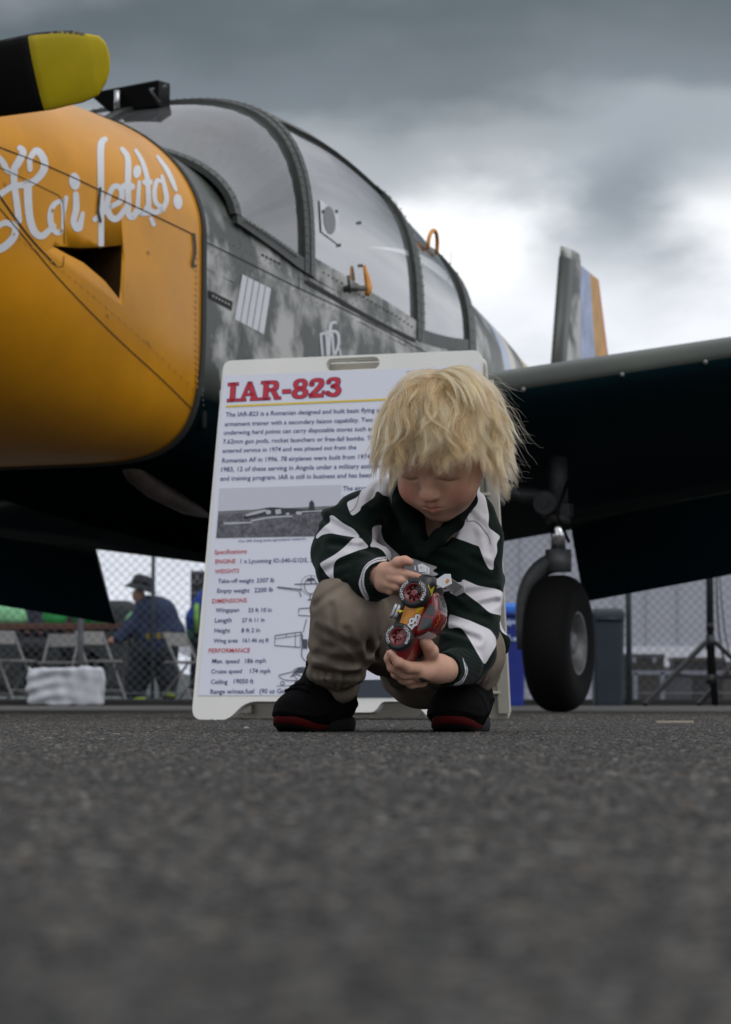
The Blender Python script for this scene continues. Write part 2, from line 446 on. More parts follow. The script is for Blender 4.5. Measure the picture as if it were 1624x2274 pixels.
def build_aggregate():
    """stones standing proud of the asphalt"""
    pts = []; tone = []
    y = .18
    rows = []
    while y < 8.5:
        step = .0052 if y < 3.0 else (.0062 if y < 5 else .0085)
        hw = .172 * y + .40
        n = int(2 * hw / step)
        x = -hw + (np.arange(n) + rng.uniform(0, 1, n)) * step
        yy = y + rng.uniform(-.5, .5, n) * step * 1.6
        keep = rng.uniform(0, 1, n) > np.clip((np.abs(x) - .172 * y - .06) / .34, 0, 1)
        rows.append(np.stack([x, yy, np.zeros(n)], 1)[keep]); y += step
    V = np.concatenate(rows).astype(np.float32)
    n = len(V)
    size = np.clip(rng.lognormal(math.log(.0020), .32, n), .0010, .0040) * np.where(V[:, 1] > 5, 1.35, 1)
    ton = rng.beta(1.35, 2.3, n)
    P3 = V * np.array([2.2, 1.1, 1], np.float32)
    drift = wob(P3, 2.0, 0, 6) + .8 * wob(P3, 6.5, 8, 6) + .6 * wob(P3, 19, 14, 6)
    ton = np.clip(ton * (1 + .10 * drift), 0, 1)
    me = bpy.data.meshes.new('asphalt_stones')
    me.vertices.add(n); me.vertices.foreach_set('co', V.ravel())
    a = me.attributes.new('size', 'FLOAT', 'POINT'); a.data.foreach_set('value', size.astype(np.float32))
    a = me.attributes.new('tone', 'FLOAT', 'POINT'); a.data.foreach_set('value', ton.astype(np.float32))
    o = bpy.data.objects.new('asphalt_stones', me); COL.objects.link(o); tag(o, kind='stuff')
    m = bpy.data.materials.new('stone'); m.use_nodes = True
    nt = m.node_tree; N, L = nt.nodes.new, nt.links.new
    at = N('ShaderNodeAttribute'); at.attribute_type = 'INSTANCER'; at.attribute_name = 'tone'
    r = N('ShaderNodeValToRGB'); L(at.outputs['Fac'], r.inputs[0]); e = r.color_ramp
    e.elements[0].color = (.012, .0122, .0125, 1); e.elements[1].color = (.20, .188, .165, 1); e.elements[1].position = 1.0
    x = e.elements.new(.45); x.color = (.044, .0425, .040, 1)
    x = e.elements.new(.72); x.color = (.105, .088, .070, 1)
    x = e.elements.new(.80); x.color = (.105, .102, .098, 1)
    p = nt.nodes['Principled BSDF']; L(r.outputs[0], p.inputs['Base Color']); p.inputs['Roughness'].default_value = .7; p.inputs['Specular IOR Level'].default_value = .35
    ng = bpy.data.node_groups.new('stones', 'GeometryNodeTree')
    ng.interface.new_socket('Geometry', in_out='INPUT', socket_type='NodeSocketGeometry')
    ng.interface.new_socket('Geometry', in_out='OUTPUT', socket_type='NodeSocketGeometry')
    A, K = ng.nodes.new, ng.links.new
    gi = A('NodeGroupInput'); go = A('NodeGroupOutput')
    ico = A('GeometryNodeMeshIcoSphere'); ico.inputs['Radius'].default_value = 1; ico.inputs['Subdivisions'].default_value = 1
    sm = A('GeometryNodeSetMaterial'); sm.inputs['Material'].default_value = m; K(ico.outputs['Mesh'], sm.inputs['Geometry'])
    iop = A('GeometryNodeInstanceOnPoints'); K(gi.outputs[0], iop.inputs['Points']); K(sm.outputs[0], iop.inputs['Instance'])
    na = A('GeometryNodeInputNamedAttribute'); na.data_type = 'FLOAT'; na.inputs['Name'].default_value = 'size'
    rv = A('FunctionNodeRandomValue'); rv.data_type = 'FLOAT_VECTOR'
    rv.inputs[0].default_value = (.7, .6, .38); rv.inputs[1].default_value = (1.5, 1.3, .62)
    vs = A('ShaderNodeVectorMath'); vs.operation = 'SCALE'; K(rv.outputs[0], vs.inputs[0]); K(na.outputs[0], vs.inputs['Scale'])
    K(vs.outputs[0], iop.inputs['Scale'])
    rr = A('FunctionNodeRandomValue'); rr.data_type = 'FLOAT_VECTOR'; rr.inputs[0].default_value = (-.25, -.25, 0); rr.inputs[1].default_value = (.25, .25, 6.28)
    rr.inputs['Seed'].default_value = 5
    K(rr.outputs[0], iop.inputs['Rotation'])
    K(iop.outputs[0], go.inputs[0])
    md = o.modifiers.new('stones', 'NODES'); md.node_group = ng
build_ground()
build_aggregate()

# ================================================================== AIRPLANE
PC = Vector((-.482, 9.066, 0))
PROT = math.atan2(-.9373, -.3486)
plane = empty('airplane', PC, (0, 0, PROT))
tag(plane, 'parked low-wing propeller aeroplane with a yellow nose and grey-green camouflage', 'airplane')
PM = Matrix.Translation(PC) @ Matrix.Rotation(PROT, 4, 'Z')
PMI = PM.inverted()

def lerp_tab(tab, a):
    xs = [r[0] for r in tab]
    return [float(np.interp(a, xs[::-1] if xs[0] > xs[-1] else xs, [r[k] for r in (tab[::-1] if xs[0] > xs[-1] else tab)])) for k in range(1, len(tab[0]))]
def smooth_tab(tab, a):
    """cubic through a table sorted by descending a"""
    t = sorted(tab); xs = [r[0] for r in t]
    if a <= xs[0]: return list(t[0][1:])
    if a >= xs[-1]: return list(t[-1][1:])
    i = max(j for j in range(len(xs) - 1) if xs[j] <= a)
    u = (a - xs[i]) / (xs[i + 1] - xs[i]); out = []
    for k in range(1, len(t[0])):
        p1, p2 = t[i][k], t[i + 1][k]; h = xs[i + 1] - xs[i]
        m1 = (p2 - t[i - 1][k]) / (xs[i + 1] - xs[i - 1]) * h if i > 0 else p2 - p1
        m2 = (t[i + 2][k] - p1) / (xs[i + 2] - xs[i]) * h if i + 2 < len(t) else p2 - p1
        out.append((2 * u**3 - 3 * u**2 + 1) * p1 + (u**3 - 2 * u**2 + u) * m1 + (-2 * u**3 + 3 * u**2) * p2 + (u**3 - u**2) * m2)
    return out
# a, half width, bottom, widest z, top, top exponent
FUS = [(1.66, 0.603, 0.77, 1.46, 1.9, 1.92, 5.5), (1.35, 0.6, 0.74, 1.42, 1.868, 2.05, 5.5), (0.77, 0.605, 0.69, 1.3, 1.91, 2.2, 5.5), (0.2, 0.605, 0.65, 1.28, 1.93, 2.3, 4.82), (-0.42, 0.6, 0.61, 1.26, 1.95, 2.3, 3.98), (-1.14, 0.565, 0.63, 1.33, 1.955, 2.4, 3.0), (-1.6, 0.52, 0.7, 1.4, 1.925, 2.3, 3.0), (-2.2, 0.455, 0.8, 1.45, 1.865, 2.1, 3.0), (-3.0, 0.33, 0.94, 1.48, 1.78, 2.0, 3.0), (-4.0, 0.2, 1.12, 1.5, 1.71, 2.0, 3.0), (-5.3, 0.06, 1.36, 1.52, 1.62, 2.0, 3.0)]
COWL = [(1.668, 0.605, 0.768, 1.46, 1.902, 1.92, 5.5), (2.0, 0.598, 0.775, 1.47, 1.878, 1.95, 4.61), (2.35, 0.57, 0.815, 1.475, 1.82, 2.0, 3.68), (2.6, 0.51, 0.9, 1.48, 1.755, 2.05, 3.1), (2.78, 0.42, 1.04, 1.47, 1.7, 2.1, 3.1), (2.86, 0.33, 1.17, 1.485, 1.66, 2.1, 3.1)]
def sec_pt(row, th, grow=0.0):
    """th 0 = top centre, pi/2 = port side, pi = bottom"""
    w, zb, zc, zt, n, nlow = row
    c, s = math.cos(th), math.sin(th); nn = n if c >= 0 else nlow
    b = (w + grow) * math.copysign(abs(s) ** (2 / nn), s)
    z = zc + ((zt - zc + grow) if c >= 0 else (zc - zb + grow)) * math.copysign(abs(c) ** (2 / nn), c)
    return b, z
# a, sill z, height, exponent, half width (canopy)
CAN = [(1.36, 1.553, .290, 2.1, .585), (1.1, 1.528, .475, 2.6, .585), (.77, 1.49, .637, 3.2, .585), (.45, 1.472, .677, 3.4, .585), (.2, 1.455, .694, 3.5, .585), (-.1, 1.44, .692, 3.4, .585), (-.42, 1.42, .682, 3.2, .585), (-.8, 1.445, .615, 2.9, .575), (-1.14, 1.485, .51, 2.7, .558), (-1.5, 1.50, .45, 2.5, .53)]
_arc = {}
def can_th(a, t):
    """angle at which the fraction t of the arch's outline has been walked from the port sill"""
    k = round(a, 4)
    if k not in _arc:
        zs, h, n, w = smooth_tab(CAN, a)
        q = np.concatenate([np.linspace(0, .02, 60)[:-1] ** 1.0, np.linspace(.02, .98, 240), np.linspace(.98, 1, 60)[1:]]) * math.pi
        c, s = np.cos(q), np.sin(q).clip(0)
        b = w * np.sign(c) * np.abs(c) ** (2 / n); z = h * s ** (2 / n)
        L = np.concatenate([[0], np.cumsum(np.hypot(np.diff(b), np.diff(z)))]); _arc[k] = (L / L[-1], q)
    return float(np.interp(t, *_arc[k]))
def can_pt(a, t, grow=0.0):
    zs, h, n, w = smooth_tab(CAN, a)
    th = can_th(a, t); c, s = math.cos(th), math.sin(th)
    return Vector((a, (w + grow) * math.copysign(abs(c) ** (2 / n), c), zs + (h + grow) * max(0, s) ** (2 / n)))
def sill_z(a): return smooth_tab(CAN, a)[0]

# materials
M_yel = mat('cowl_yellow', (.63, .268, .006), .33, var=.22, vscale=2.2, bump=.14, bscale=4.5, spec=.32)
M_camo = mat('camo_paint', (.46, .46, .44), .42, col2=(.035, .042, .034), vscale=3.2, edge=(.42, .56), bump=.04, bscale=10, det=3)
M_green = mat('dark_green_paint', (.040, .047, .040), .38, var=.35, vscale=6)
M_greenlite = mat('frame_green', (.042, .048, .042), .45, var=.45, vscale=14)
M_under = mat('teal_underside', (.006, .015, .019), .42, var=.3, vscale=3)
M_blackp = mat('black_paint', (.0025, .0025, .0025), .5, spec=.15)
M_line = mat('seam_dark', (.012, .009, .006), .8)
M_white = mat('white_lettering', (.62, .64, .68), .55, var=.06, vscale=9)
M_steel = mat('bare_steel', (.55, .55, .56), .28, metal=1, var=.2, vscale=20)
M_darksteel = mat('gear_grey', (.10, .103, .108), .5, metal=.2, var=.4, vscale=14)
M_rub = mat('tyre_rubber', (.0035, .0035, .0038), .8, spec=.2, bump=.15, bscale=120)
M_rim = mat('wheel_hub_grey', (.21, .21, .215), .5, metal=.4, var=.35, vscale=25)
M_orange = mat('handle_orange', (.62, .24, .015), .45)
M_int = mat('cockpit_trim', (.022, .024, .030), .8)
M_seat = mat('seat_navy', (.020, .026, .045), .85)

def glass_mat(name, milk=.10, tint=(.93, .94, .96), ior=1.9, boost=0.0):
    m = bpy.data.materials.new(name); m.use_nodes = True
    nt = m.node_tree; nt.nodes.clear(); N, L = nt.nodes.new, nt.links.new
    tr = N('ShaderNodeBsdfTransparent'); tr.inputs[0].default_value = (*tint, 1)
    gl = N('ShaderNodeBsdfGlossy'); gl.inputs['Roughness'].default_value = .05
    df = N('ShaderNodeBsdfDiffuse'); df.inputs[0].default_value = (.62, .64, .67, 1)
    fr = N('ShaderNodeFresnel'); fr.inputs[0].default_value = ior
    tc = N('ShaderNodeTexCoord'); nz = N('ShaderNodeTexNoise'); L(tc.outputs['Object'], nz.inputs['Vector']); nz.inputs['Scale'].default_value = 2.6; nz.inputs['Detail'].default_value = 4
    rp = N('ShaderNodeMapRange'); L(nz.outputs['Fac'], rp.inputs[0]); rp.inputs[1].default_value = .3; rp.inputs[2].default_value = .75; rp.inputs[3].default_value = milk * .5; rp.inputs[4].default_value = milk * 1.8
    m1 = N('ShaderNodeMixShader'); L(rp.outputs[0], m1.inputs[0]); L(tr.outputs[0], m1.inputs[1]); L(df.outputs[0], m1.inputs[2])
    ad = N('ShaderNodeMath'); ad.operation = 'ADD'; ad.use_clamp = True; ad.inputs[1].default_value = boost; L(fr.outputs[0], ad.inputs[0])
    m2 = N('ShaderNodeMixShader'); L(ad.outputs[0], m2.inputs[0]); L(m1.outputs[0], m2.inputs[1]); L(gl.outputs[0], m2.inputs[2])
    o = N('ShaderNodeOutputMaterial'); L(m2.outputs[0], o.inputs[0]); return m
M_glass = glass_mat('canopy_perspex', .22, (.92, .93, .95), 3.8, .30)
M_wglass = glass_mat('windscreen_perspex', .10, (.88, .90, .94), 2.0, .14)

# --- fuselage: nose deck, cabin tub, tail cone in one skin
def build_fuselage():
    rings = []; K = 64
    A = list(np.linspace(1.66, 1.36, 4)) + list(np.linspace(1.35, -1.14, 22)) + list(np.linspace(-1.2, -5.3, 34))
    g = MB()
    # closed nose deck
    deck = [[Vector((a, *sec_pt(smooth_tab(FUS, a), 2 * math.pi * k / K))) for k in range(K)] for a in np.linspace(1.66, 1.352, 4)]
    g.loft(deck, True, True)
    # cabin tub, open at the sill
    tub = []
    for a in np.linspace(1.352, -1.14, 24):
        row = smooth_tab(FUS, a); zs = sill_z(a); w, zb, zc, zt, n, _ = row
        r = (zs - zc) / (zt - zc); r = min(max(r, 0), .98); th0 = math.acos(r ** (n / 2))
        tub.append([Vector((a, *sec_pt(row, th0 + (2 * math.pi - 2 * th0) * k / K))) for k in range(K + 1)])
    g.loft(tub, False, True)
    tail = [[Vector((a, *sec_pt(smooth_tab(FUS, a), 2 * math.pi * k / K))) for k in range(K)] for a in np.linspace(-1.14, -5.3, 36)]
    g.loft(tail, True, True, False)
    n = len(g.v) - K
    g.f.append(tuple(range(n, n + K))); g.sm.append(False)
    # bulkheads
    g.add(deck[0], [tuple(range(K))]); 
    return g.build('fuselage', M_fus, plane)
def fus_mat():
    """camouflage with pale blue, white and yellow identification bands round the tail cone"""
    m = mat('fuselage_paint', (.40, .40, .385), .33, col2=(.026, .032, .025), vscale=4.2, edge=(.455, .60), bump=.05, bscale=9, det=5)
    nt = m.node_tree; N, L = nt.nodes.new, nt.links.new
    p = nt.nodes['Principled BSDF']; base = p.inputs['Base Color'].links[0].from_socket
    tc = N('ShaderNodeTexCoord'); sp = N('ShaderNodeSeparateXYZ'); L(tc.outputs['Object'], sp.inputs[0])
    def band(lo, hi):
        a = N('ShaderNodeMath'); a.operation = 'GREATER_THAN'; L(sp.outputs[0], a.inputs[0]); a.inputs[1].default_value = lo
        b = N('ShaderNodeMath'); b.operation = 'LESS_THAN'; L(sp.outputs[0], b.inputs[0]); b.inputs[1].default_value = hi
        c = N('ShaderNodeMath'); c.operation = 'MULTIPLY'; L(a.outputs[0], c.inputs[0]); L(b.outputs[0], c.inputs[1]); return c.outputs[0]
    cur = base
    for lo, hi, col in ((-1.98, -1.82, (.42, .50, .66)), (-2.12, -1.98, (.62, .58, .50)), (-2.72, -2.48, (.60, .50, .25))):
        mx = N('ShaderNodeMix'); mx.data_type = 'RGBA'; L(band(lo, hi), mx.inputs[0]); L(cur, mx.inputs[6]); mx.inputs[7].default_value = (*col, 1); cur = mx.outputs[2]
    hi = N('ShaderNodeMapRange'); L(sp.outputs[2], hi.inputs[0]); hi.inputs[1].default_value = 1.50; hi.inputs[2].default_value = 1.62
    bm_ = N('ShaderNodeMath'); bm_.operation = 'MULTIPLY'; L(band(1.30, 1.8), bm_.inputs[0]); L(hi.outputs[0], bm_.inputs[1])
    mx = N('ShaderNodeMix'); mx.data_type = 'RGBA'; L(bm_.outputs[0], mx.inputs[0]); L(cur, mx.inputs[6]); mx.inputs[7].default_value = (.050, .058, .050, 1); cur = mx.outputs[2]
    # dark teal belly under a soft line, blackened: underside shade put into the colour
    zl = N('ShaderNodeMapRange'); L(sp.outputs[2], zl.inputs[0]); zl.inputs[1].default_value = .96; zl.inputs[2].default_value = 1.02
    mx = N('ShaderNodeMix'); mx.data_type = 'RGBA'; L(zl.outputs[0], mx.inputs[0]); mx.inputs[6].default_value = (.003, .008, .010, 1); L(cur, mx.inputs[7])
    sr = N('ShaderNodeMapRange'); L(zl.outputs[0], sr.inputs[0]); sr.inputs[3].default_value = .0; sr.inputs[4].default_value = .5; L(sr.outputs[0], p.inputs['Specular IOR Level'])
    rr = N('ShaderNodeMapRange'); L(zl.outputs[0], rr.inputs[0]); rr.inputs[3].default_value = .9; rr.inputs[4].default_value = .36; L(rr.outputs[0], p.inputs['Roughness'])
    L(mx.outputs[2], p.inputs['Base Color']); return m
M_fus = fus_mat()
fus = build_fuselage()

# --- engine cowling, a thick shell with the side vent cut through it
def pl(dx, dy, a=None, b=None):
    """point on the pixel's ray at a given plane-local a or b"""
    d = PMI.to_3x3() @ ray(dx, dy); o = PMI @ Vector((0, 0, CAM_Z))
    t = (b - o.y) / d.y if b is not None else (a - o.x) / d.x
    return o + d * t
def build_cowl():
    K = 96
    A = list(np.linspace(1.668, 2.5, 26)) + list(np.linspace(2.53, 2.86, 12))
    rings = [[Vector((a, *sec_pt(smooth_tab(COWL, a), 2 * math.pi * k / K))) for k in range(K)] for a in A]
    g = MB(); g.loft(rings, True, True, True)
    o = g.build('engine_cowling', M_yel, plane)
    # triangular air outlet
    q = [(157, 541), (200, 547), (240, 547), (278, 543), (277, 600), (275, 663), (246, 622), (207, 580), (180, 560)]
    c = MB(); pts = [pl(x, y, b=.598) for x, y in q]
    c.poly_prism([p + Vector((.018, .07, 0)) for p in pts], (-.075, -.29, .0)); cut = c.build('cut', mat('vent_dark', (.05, .022, .003), .6), plane)
    bo = o.modifiers.new('b', 'BOOLEAN'); bo.operation = 'DIFFERENCE'; bo.object = cut; bo.solver = 'EXACT'; bo.material_mode = 'TRANSFER'
    dg = bpy.context.evaluated_depsgraph_get(); dg.update()
    me = bpy.data.meshes.new_from_object(o.evaluated_get(dg))
    o.modifiers.clear(); o.data = me
    bpy.data.objects.remove(cut)
    return o
cowl = build_cowl()

# --- draping flat artwork onto the skin
def bvh_of(objs):
    bm = bmesh.new(); dg = bpy.context.evaluated_depsgraph_get(); dg.update()
    for o in objs:
        me = o.evaluated_get(dg).to_mesh(); n = len(bm.verts); bm.from_mesh(me)
        M = PM
        bm.verts.ensure_lookup_table()
        for v in bm.verts[n:]: v.co = M @ v.co
    bm.normal_update()
    t = BVHTree.FromBMesh(bm); bm.free(); return t
class Art:
    def __init__(s, tree, off): s.t = tree; s.off = off; s.v = []; s.f = []
    def add(s, VF):
        V, Fc = VF
        if len(Fc) == 1 and len(V) == 4:
            A_, B_, C_, D_ = V; V, Fc = [], []
            for i in range(11):
                for k in range(3): V.append(A_.lerp(D_, i / 10).lerp(B_.lerp(C_, i / 10), k / 2))
            for i in range(10):
                for k in range(2): Fc.append((i * 3 + k, i * 3 + k + 1, i * 3 + k + 4, i * 3 + k + 3))
        if any(len(q) > 6 for q in Fc):                       # outlines become fans so that they can bend
            V = list(V); nf = []
            for q in Fc:
                if len(q) > 6:
                    V.append(sum((V[i] for i in q), Vector((0, 0))) / len(q)); k_ = len(V) - 1
                    nf += [(q[i], q[(i + 1) % len(q)], k_) for i in range(len(q))]
                else: nf.append(q)
            Fc = nf
        o = len(s.v)
        for p in V:
            for dy in (0, 2, 4, 7, 10, 14, 20):
                d = ray(p.x, p.y + dy).normalized(); hit = s.t.ray_cast(Vector((0, 0, CAM_Z)), d)
                if hit[0] is not None: break
            if hit[0] is None: s.v.append(s.v[-1] if s.v else Vector((0, 0, -50))); continue
            n = hit[1] if hit[1].dot(d) < 0 else -hit[1]
            s.v.append(PMI @ (hit[0] + n * s.off))
        s.f += [tuple(i + o for i in q) for q in Fc]
    def build(s, name, m, parent):
        g = MB(); g.add(s.v, s.f); g.sm = [False] * len(g.f)
        return g.build(name, m, parent, fix=False)
bpy.context.view_layer.update()
T_cowl = bvh_of([cowl])
T_fus = bvh_of([fus])

def cowl_art():
    k = .2801
    def X(p): return (p[0] * k, 292.4 + p[1] * k)
    a = Art(T_cowl, .0012)
    st = lambda pts, w: a.add(ribbon2([X(p) for p in pts], [q * k for q in w] if isinstance(w, (list, tuple)) else w * k))
    st([(158, 132), (182, 165), (140, 250), (112, 300), (112, 420), (132, 560), (148, 705)], [50, 62, 52, 52])
    st([(-40, 180), (20, 240), (60, 310), (128, 322)], [40, 50, 30])
    st([(-30, 520), (40, 470), (110, 430), (205, 420), (285, 380), (345, 300), (345, 220), (290, 150), (238, 215), (236, 300)], [50, 46, 50, 56, 62, 58, 46, 40])
    st([(218, 410), (222, 560), (236, 690), (270, 790), (325, 828), (375, 795), (425, 745)], [66, 62, 60, 52, 40])
    st([(482, 548), (425, 580), (398, 660), (408, 750), (450, 800), (482, 790)], [34, 46, 50, 46, 40])
    st([(488, 545), (500, 640), (492, 785)], [24, 34, 20])
    st([(524, 522), (518, 625)], [34, 14])
    a.add(disc2(X((590, 394)), 44 * k, 70 * k, -.1))
    st([(600, 495), (602, 610), (582, 715), (622, 765), (655, 645)], [46, 54, 50, 60, 30])
    st([(832, 62), (800, 105), (797, 300), (800, 560), (800, 908)], [44, 56, 52, 48, 44])
    st([(752, 695), (780, 672), (842, 625), (905, 570)], [44, 40, 34, 26])
    st([(868, 600), (955, 545), (955, 452), (895, 440), (848, 560), (866, 660), (922, 690), (985, 620), (1016, 560)], [34, 46, 44, 42, 52, 54, 42, 36])
    st([(968, 140), (1012, 215), (1012, 400), (1016, 560), (1012, 635), (1048, 678), (1092, 610)], [38, 50, 46, 52, 46])
    st([(985, 432), (1042, 436)], 56)
    a.add(disc2(X((1085, 318)), 32 * k, 53 * k, .15))
    st([(1102, 400), (1094, 520), (1092, 610), (1132, 648), (1172, 580)], [30, 38, 42, 36])
    st([(1076, 150), (1125, 235), (1165, 370), (1176, 540), (1180, 610), (1230, 640), (1290, 612)], [28, 38, 42, 40, 44])
    st([(1150, 402), (1185, 400)], 50)
    st([(1275, 395), (1242, 390), (1222, 480), (1236, 565), (1284, 600)], [26, 36, 38, 36])
    st([(1282, 352), (1304, 440), (1318, 545), (1276, 622), (1200, 642), (1120, 655)], [26, 40, 42, 40, 30])
    st([(1196, 690), (1216, 735)], [34, 36])
    st([(1246, 196), (1320, 300), (1368, 400), (1394, 465)], [22, 38, 38, 24])
    a.add(disc2(X((1408, 555)), 36 * k, 62 * k, -.1))
    st([(-120, 960), (20, 920), (110, 830), (112, 752), (40, 722), (-30, 760)], [64, 60, 52, 40])
    o = a.build('nose_lettering', M_white, cowl)
    o['label'] = 'white hand-painted script reading Hai fetita'
    # panel joints
    j = Art(T_cowl, .0018)
    ln = lambda pts, w: j.add(ribbon2(pts, w, 8, True, False))
    ln([(-15, 322), (110, 371), (215, 419), (330, 473), (432, 522)], 2.4)
    ln([(-15, 446), (60, 535), (120, 607), (200, 692), (280, 770), (360, 843), (440, 922)], 2.2)
    ln([(-12, 420), (60, 520), (122, 588)], 3.6)
    ln([(122, 588), (134, 592), (141, 578), (141, 470), (134, 440), (112, 425), (0, 372)], 1.6)
    j.build('panel_joint', M_line, cowl)
    for pts, w in (([(220, 418), (217, 452), (216, 470), (221, 492)], 5), ([(428, 520), (431, 555), (426, 585), (431, 592)], 5.5)):
        h = Art(T_cowl, .005); h.add(ribbon2(pts, w)); h.build('cowl_latch', mat('latch', (.05, .035, .02), .5, metal=.6), cowl)
    r = Art(T_cowl, .004)
    for i in range(26):
        t = i / 25; r.add(disc2((437 - 1.5 * math.sin(t * 3), 560 + 340 * t), 2.4, 3.2))
    for i in range(30):
        t = i / 29; x = 30 + 400 * t; r.add(disc2((x, 545 + (x - 60) * .86 + 35 * math.sin(t * 3.1) * -.45), 2.0, 2.6))
    for (x, y) in ((116, 467), (12, 408), (135, 512), (150, 560), (330, 560), (240, 700), (330, 760)): r.add(disc2((x, y), 3, 4))
    ro = r.build('fastener', mat('fastener', (.42, .22, .04), .4), cowl); tag(ro, kind='stuff')
    # dark sealing strip between cowling and fuselage
    s = MB()
    rg = [[Vector((x, *sec_pt(smooth_tab(FUS, 1.66), 2 * math.pi * q / 96, gr))) for q in range(96)] for x, gr in ((1.676, .001), (1.676, .007), (1.648, .007), (1.648, .001))]
    s.loft(rg, True, False); s.build('cowl_seal', mat('seal', (.02, .02, .018), .7), plane)
cowl_art()

def fuselage_art():
    T = T_fus
    a = Art(T, .004)
    q = [(537, 609), (602, 641), (586, 743), (520, 708)]
    L0, R0 = [Vector(q[0]), Vector(q[3])], [Vector(q[1]), Vector(q[2])]
    for i in range(5):
        t0, t1 = i / 5 + .012, (i + 1) / 5 - .012
        pts = [L0[0].lerp(R0[0], t0), L0[0].lerp(R0[0], t1), L0[1].lerp(R0[1], t1), L0[1].lerp(R0[1], t0)]
        s = Art(T, .0015); s.add((pts, [(0, 1, 2, 3)])); s.build('white_panel_strip', M_white, fus)
    d = Art(T, .0015)
    d.add(poly2([(463, 644), (516, 670), (514, 690), (463, 662)])); d.build('black_placard', M_blackp, fus)
    d = Art(T, .0025)
    for i in range(6): d.add(poly2([(470 + 7 * i, 654 + 3.6 * i), (474 + 7 * i, 656 + 3.6 * i), (474 + 7 * i, 661 + 3.6 * i), (470 + 7 * i, 659 + 3.6 * i)]))
    d.build('placard_text', mat('placard_grey', (.3, .3, .3), .6), fus)
    e = Art(T, .0015)
    for pts, w in (([(712, 745), (716, 790)], 5), ([(712, 742), (745, 736), (752, 760), (744, 785), (734, 795)], 6), ([(724, 735), (727, 790)], 5), ([(730, 790), (732, 735), (736, 718), (745, 716)], 6), ([(737, 742), (741, 790)], 5), ([(754, 775), (756, 790)], 4)):
        e.add(ribbon2(pts, w))
    e.build('white_emblem', M_white, fus)
    j = Art(T, .0015)
    ln = lambda pts, w: j.add(ribbon2(pts, w, 8, True, False))
    ln([(452, 535), (560, 588), (664, 640), (800, 705), (960, 790)], 2.2)
    ln([(664, 575), (664, 640)], 2.0)
    ln([(452, 594), (520, 628)], 1.4)
    ln([(800, 715), (900, 768)], 1.4)
    j.build('skin_joint', M_line, fus)
    s = Art(T, .003); s.add(ribbon2([(679, 624), (760, 672), (850, 722), (928, 760)], [9, 8], 8, True, False)); s.build('door_gap', M_blackp, fus)
    for (x0, y0, w0) in ((580, 563, 40),):
        b = Art(T, .0015)
        for i in range(5): b.add(poly2([(x0 + 9 * i, y0 + 4.5 * i), (x0 + 6 + 9 * i, y0 + 3 + 4.5 * i), (x0 + 6 + 9 * i, y0 + 8 + 4.5 * i), (x0 + 9 * i, y0 + 5 + 4.5 * i)]))
        b.build('dark_stencil', M_blackp, fus)
    r = Art(T, .003)
    for i in range(40):
        r.add(disc2((449 + 1.5 * math.sin(i), 470 + 11 * i), 1.7, 2.0))
    for i in range(34):
        r.add(disc2((470 + 13 * i, 520 + 6.4 * i), 1.5, 1.8)); r.add(disc2((470 + 13 * i, 560 + 6.2 * i), 1.3, 1.6))
    ro = r.build('skin_rivets', mat('rivet_dull', (.10, .10, .098), .5), fus); tag(ro, kind='stuff')
fuselage_art()

# --- canopy
def can_patch(a0, a1, t0, t1, grow, na=10, nt=24, th=0.0):
    g = MB()
    f = lambda gr: [[can_pt(a, t, gr) for t in np.linspace(t0, t1, nt + 1)] for a in np.linspace(a0, a1, na + 1)]
    R = f(grow); g.loft(R, False, True)
    if th:
        I = f(grow - th); g.loft(I, False, True)
        for (X, Y) in ((R[0], I[0]), (R[-1], I[-1])): g.loft([X, Y], False, False)
        for k in (0, -1): g.loft([[r[k] for r in R], [r[k] for r in I]], False, False)
    return g
can = empty('canopy', (0, 0, 0), parent=plane)
TR = .285                                                 # where the roof skin starts
def glass(name, a0, a1, t0, t1, m):
    o = can_patch(a0, a1, t0, t1, -.006, 12, 28).build(name, m, can); return o
glass('windscreen', 1.345, .785, .015, .985, M_wglass)
for sgn in (0, 1):
    f = (lambda t0, t1: (t0, t1)) if sgn == 0 else (lambda t0, t1: (1 - t1, 1 - t0))
    glass('side_window', .715, -.37, *f(.03, TR), M_glass)
    glass('rear_window', -.47, -1.10, *f(.02, .36), M_glass)
    can_patch(.715, -.36, *f(.0, .034), .004, 10, 6, .02).build('door_rail', M_fus, can)
    can_patch(1.37, .80, *f(.0, .022), .006, 10, 4, .018).build('windscreen_sill', M_greenlite, can)
    can_patch(-.46, -1.14, *f(.0, .025), .005, 8, 4, .02).build('rear_sill', M_greenlite, can)
can_patch(.72, -.40, TR, 1 - TR, .006, 10, 16, .025).build('roof_skin', M_greenlite, can)
can_patch(-.42, -1.16, .35, .65, .005, 8, 10, .02).build('rear_roof', M_greenlite, can)
can_patch(.795, .752, 0, 1, .008, 3, 40, .02).build('front_bow', M_greenlite, can)
can_patch(.749, .712, 0, 1, .011, 2, 40, .02).build('door_bow', M_green, can)
can_patch(-.36, -.40, 0, 1, .010, 2, 40, .02).build('rear_door_bow', M_greenlite, can)
can_patch(-.415, -.455, 0, 1, .007, 2, 40, .02).build('rear_bow', M_green, can)
can_patch(-1.09, -1.2, 0, 1, .008, 3, 40, .03).build('aft_bow', M_greenlite, can)
can_patch(1.385, 1.335, 0.02, .98, .008, 2, 40, .02).build('windscreen_bow', M_green, can)
can_patch(1.36, .80, .488, .512, .008, 10, 3, .025).build('windscreen_post', M_green, can)
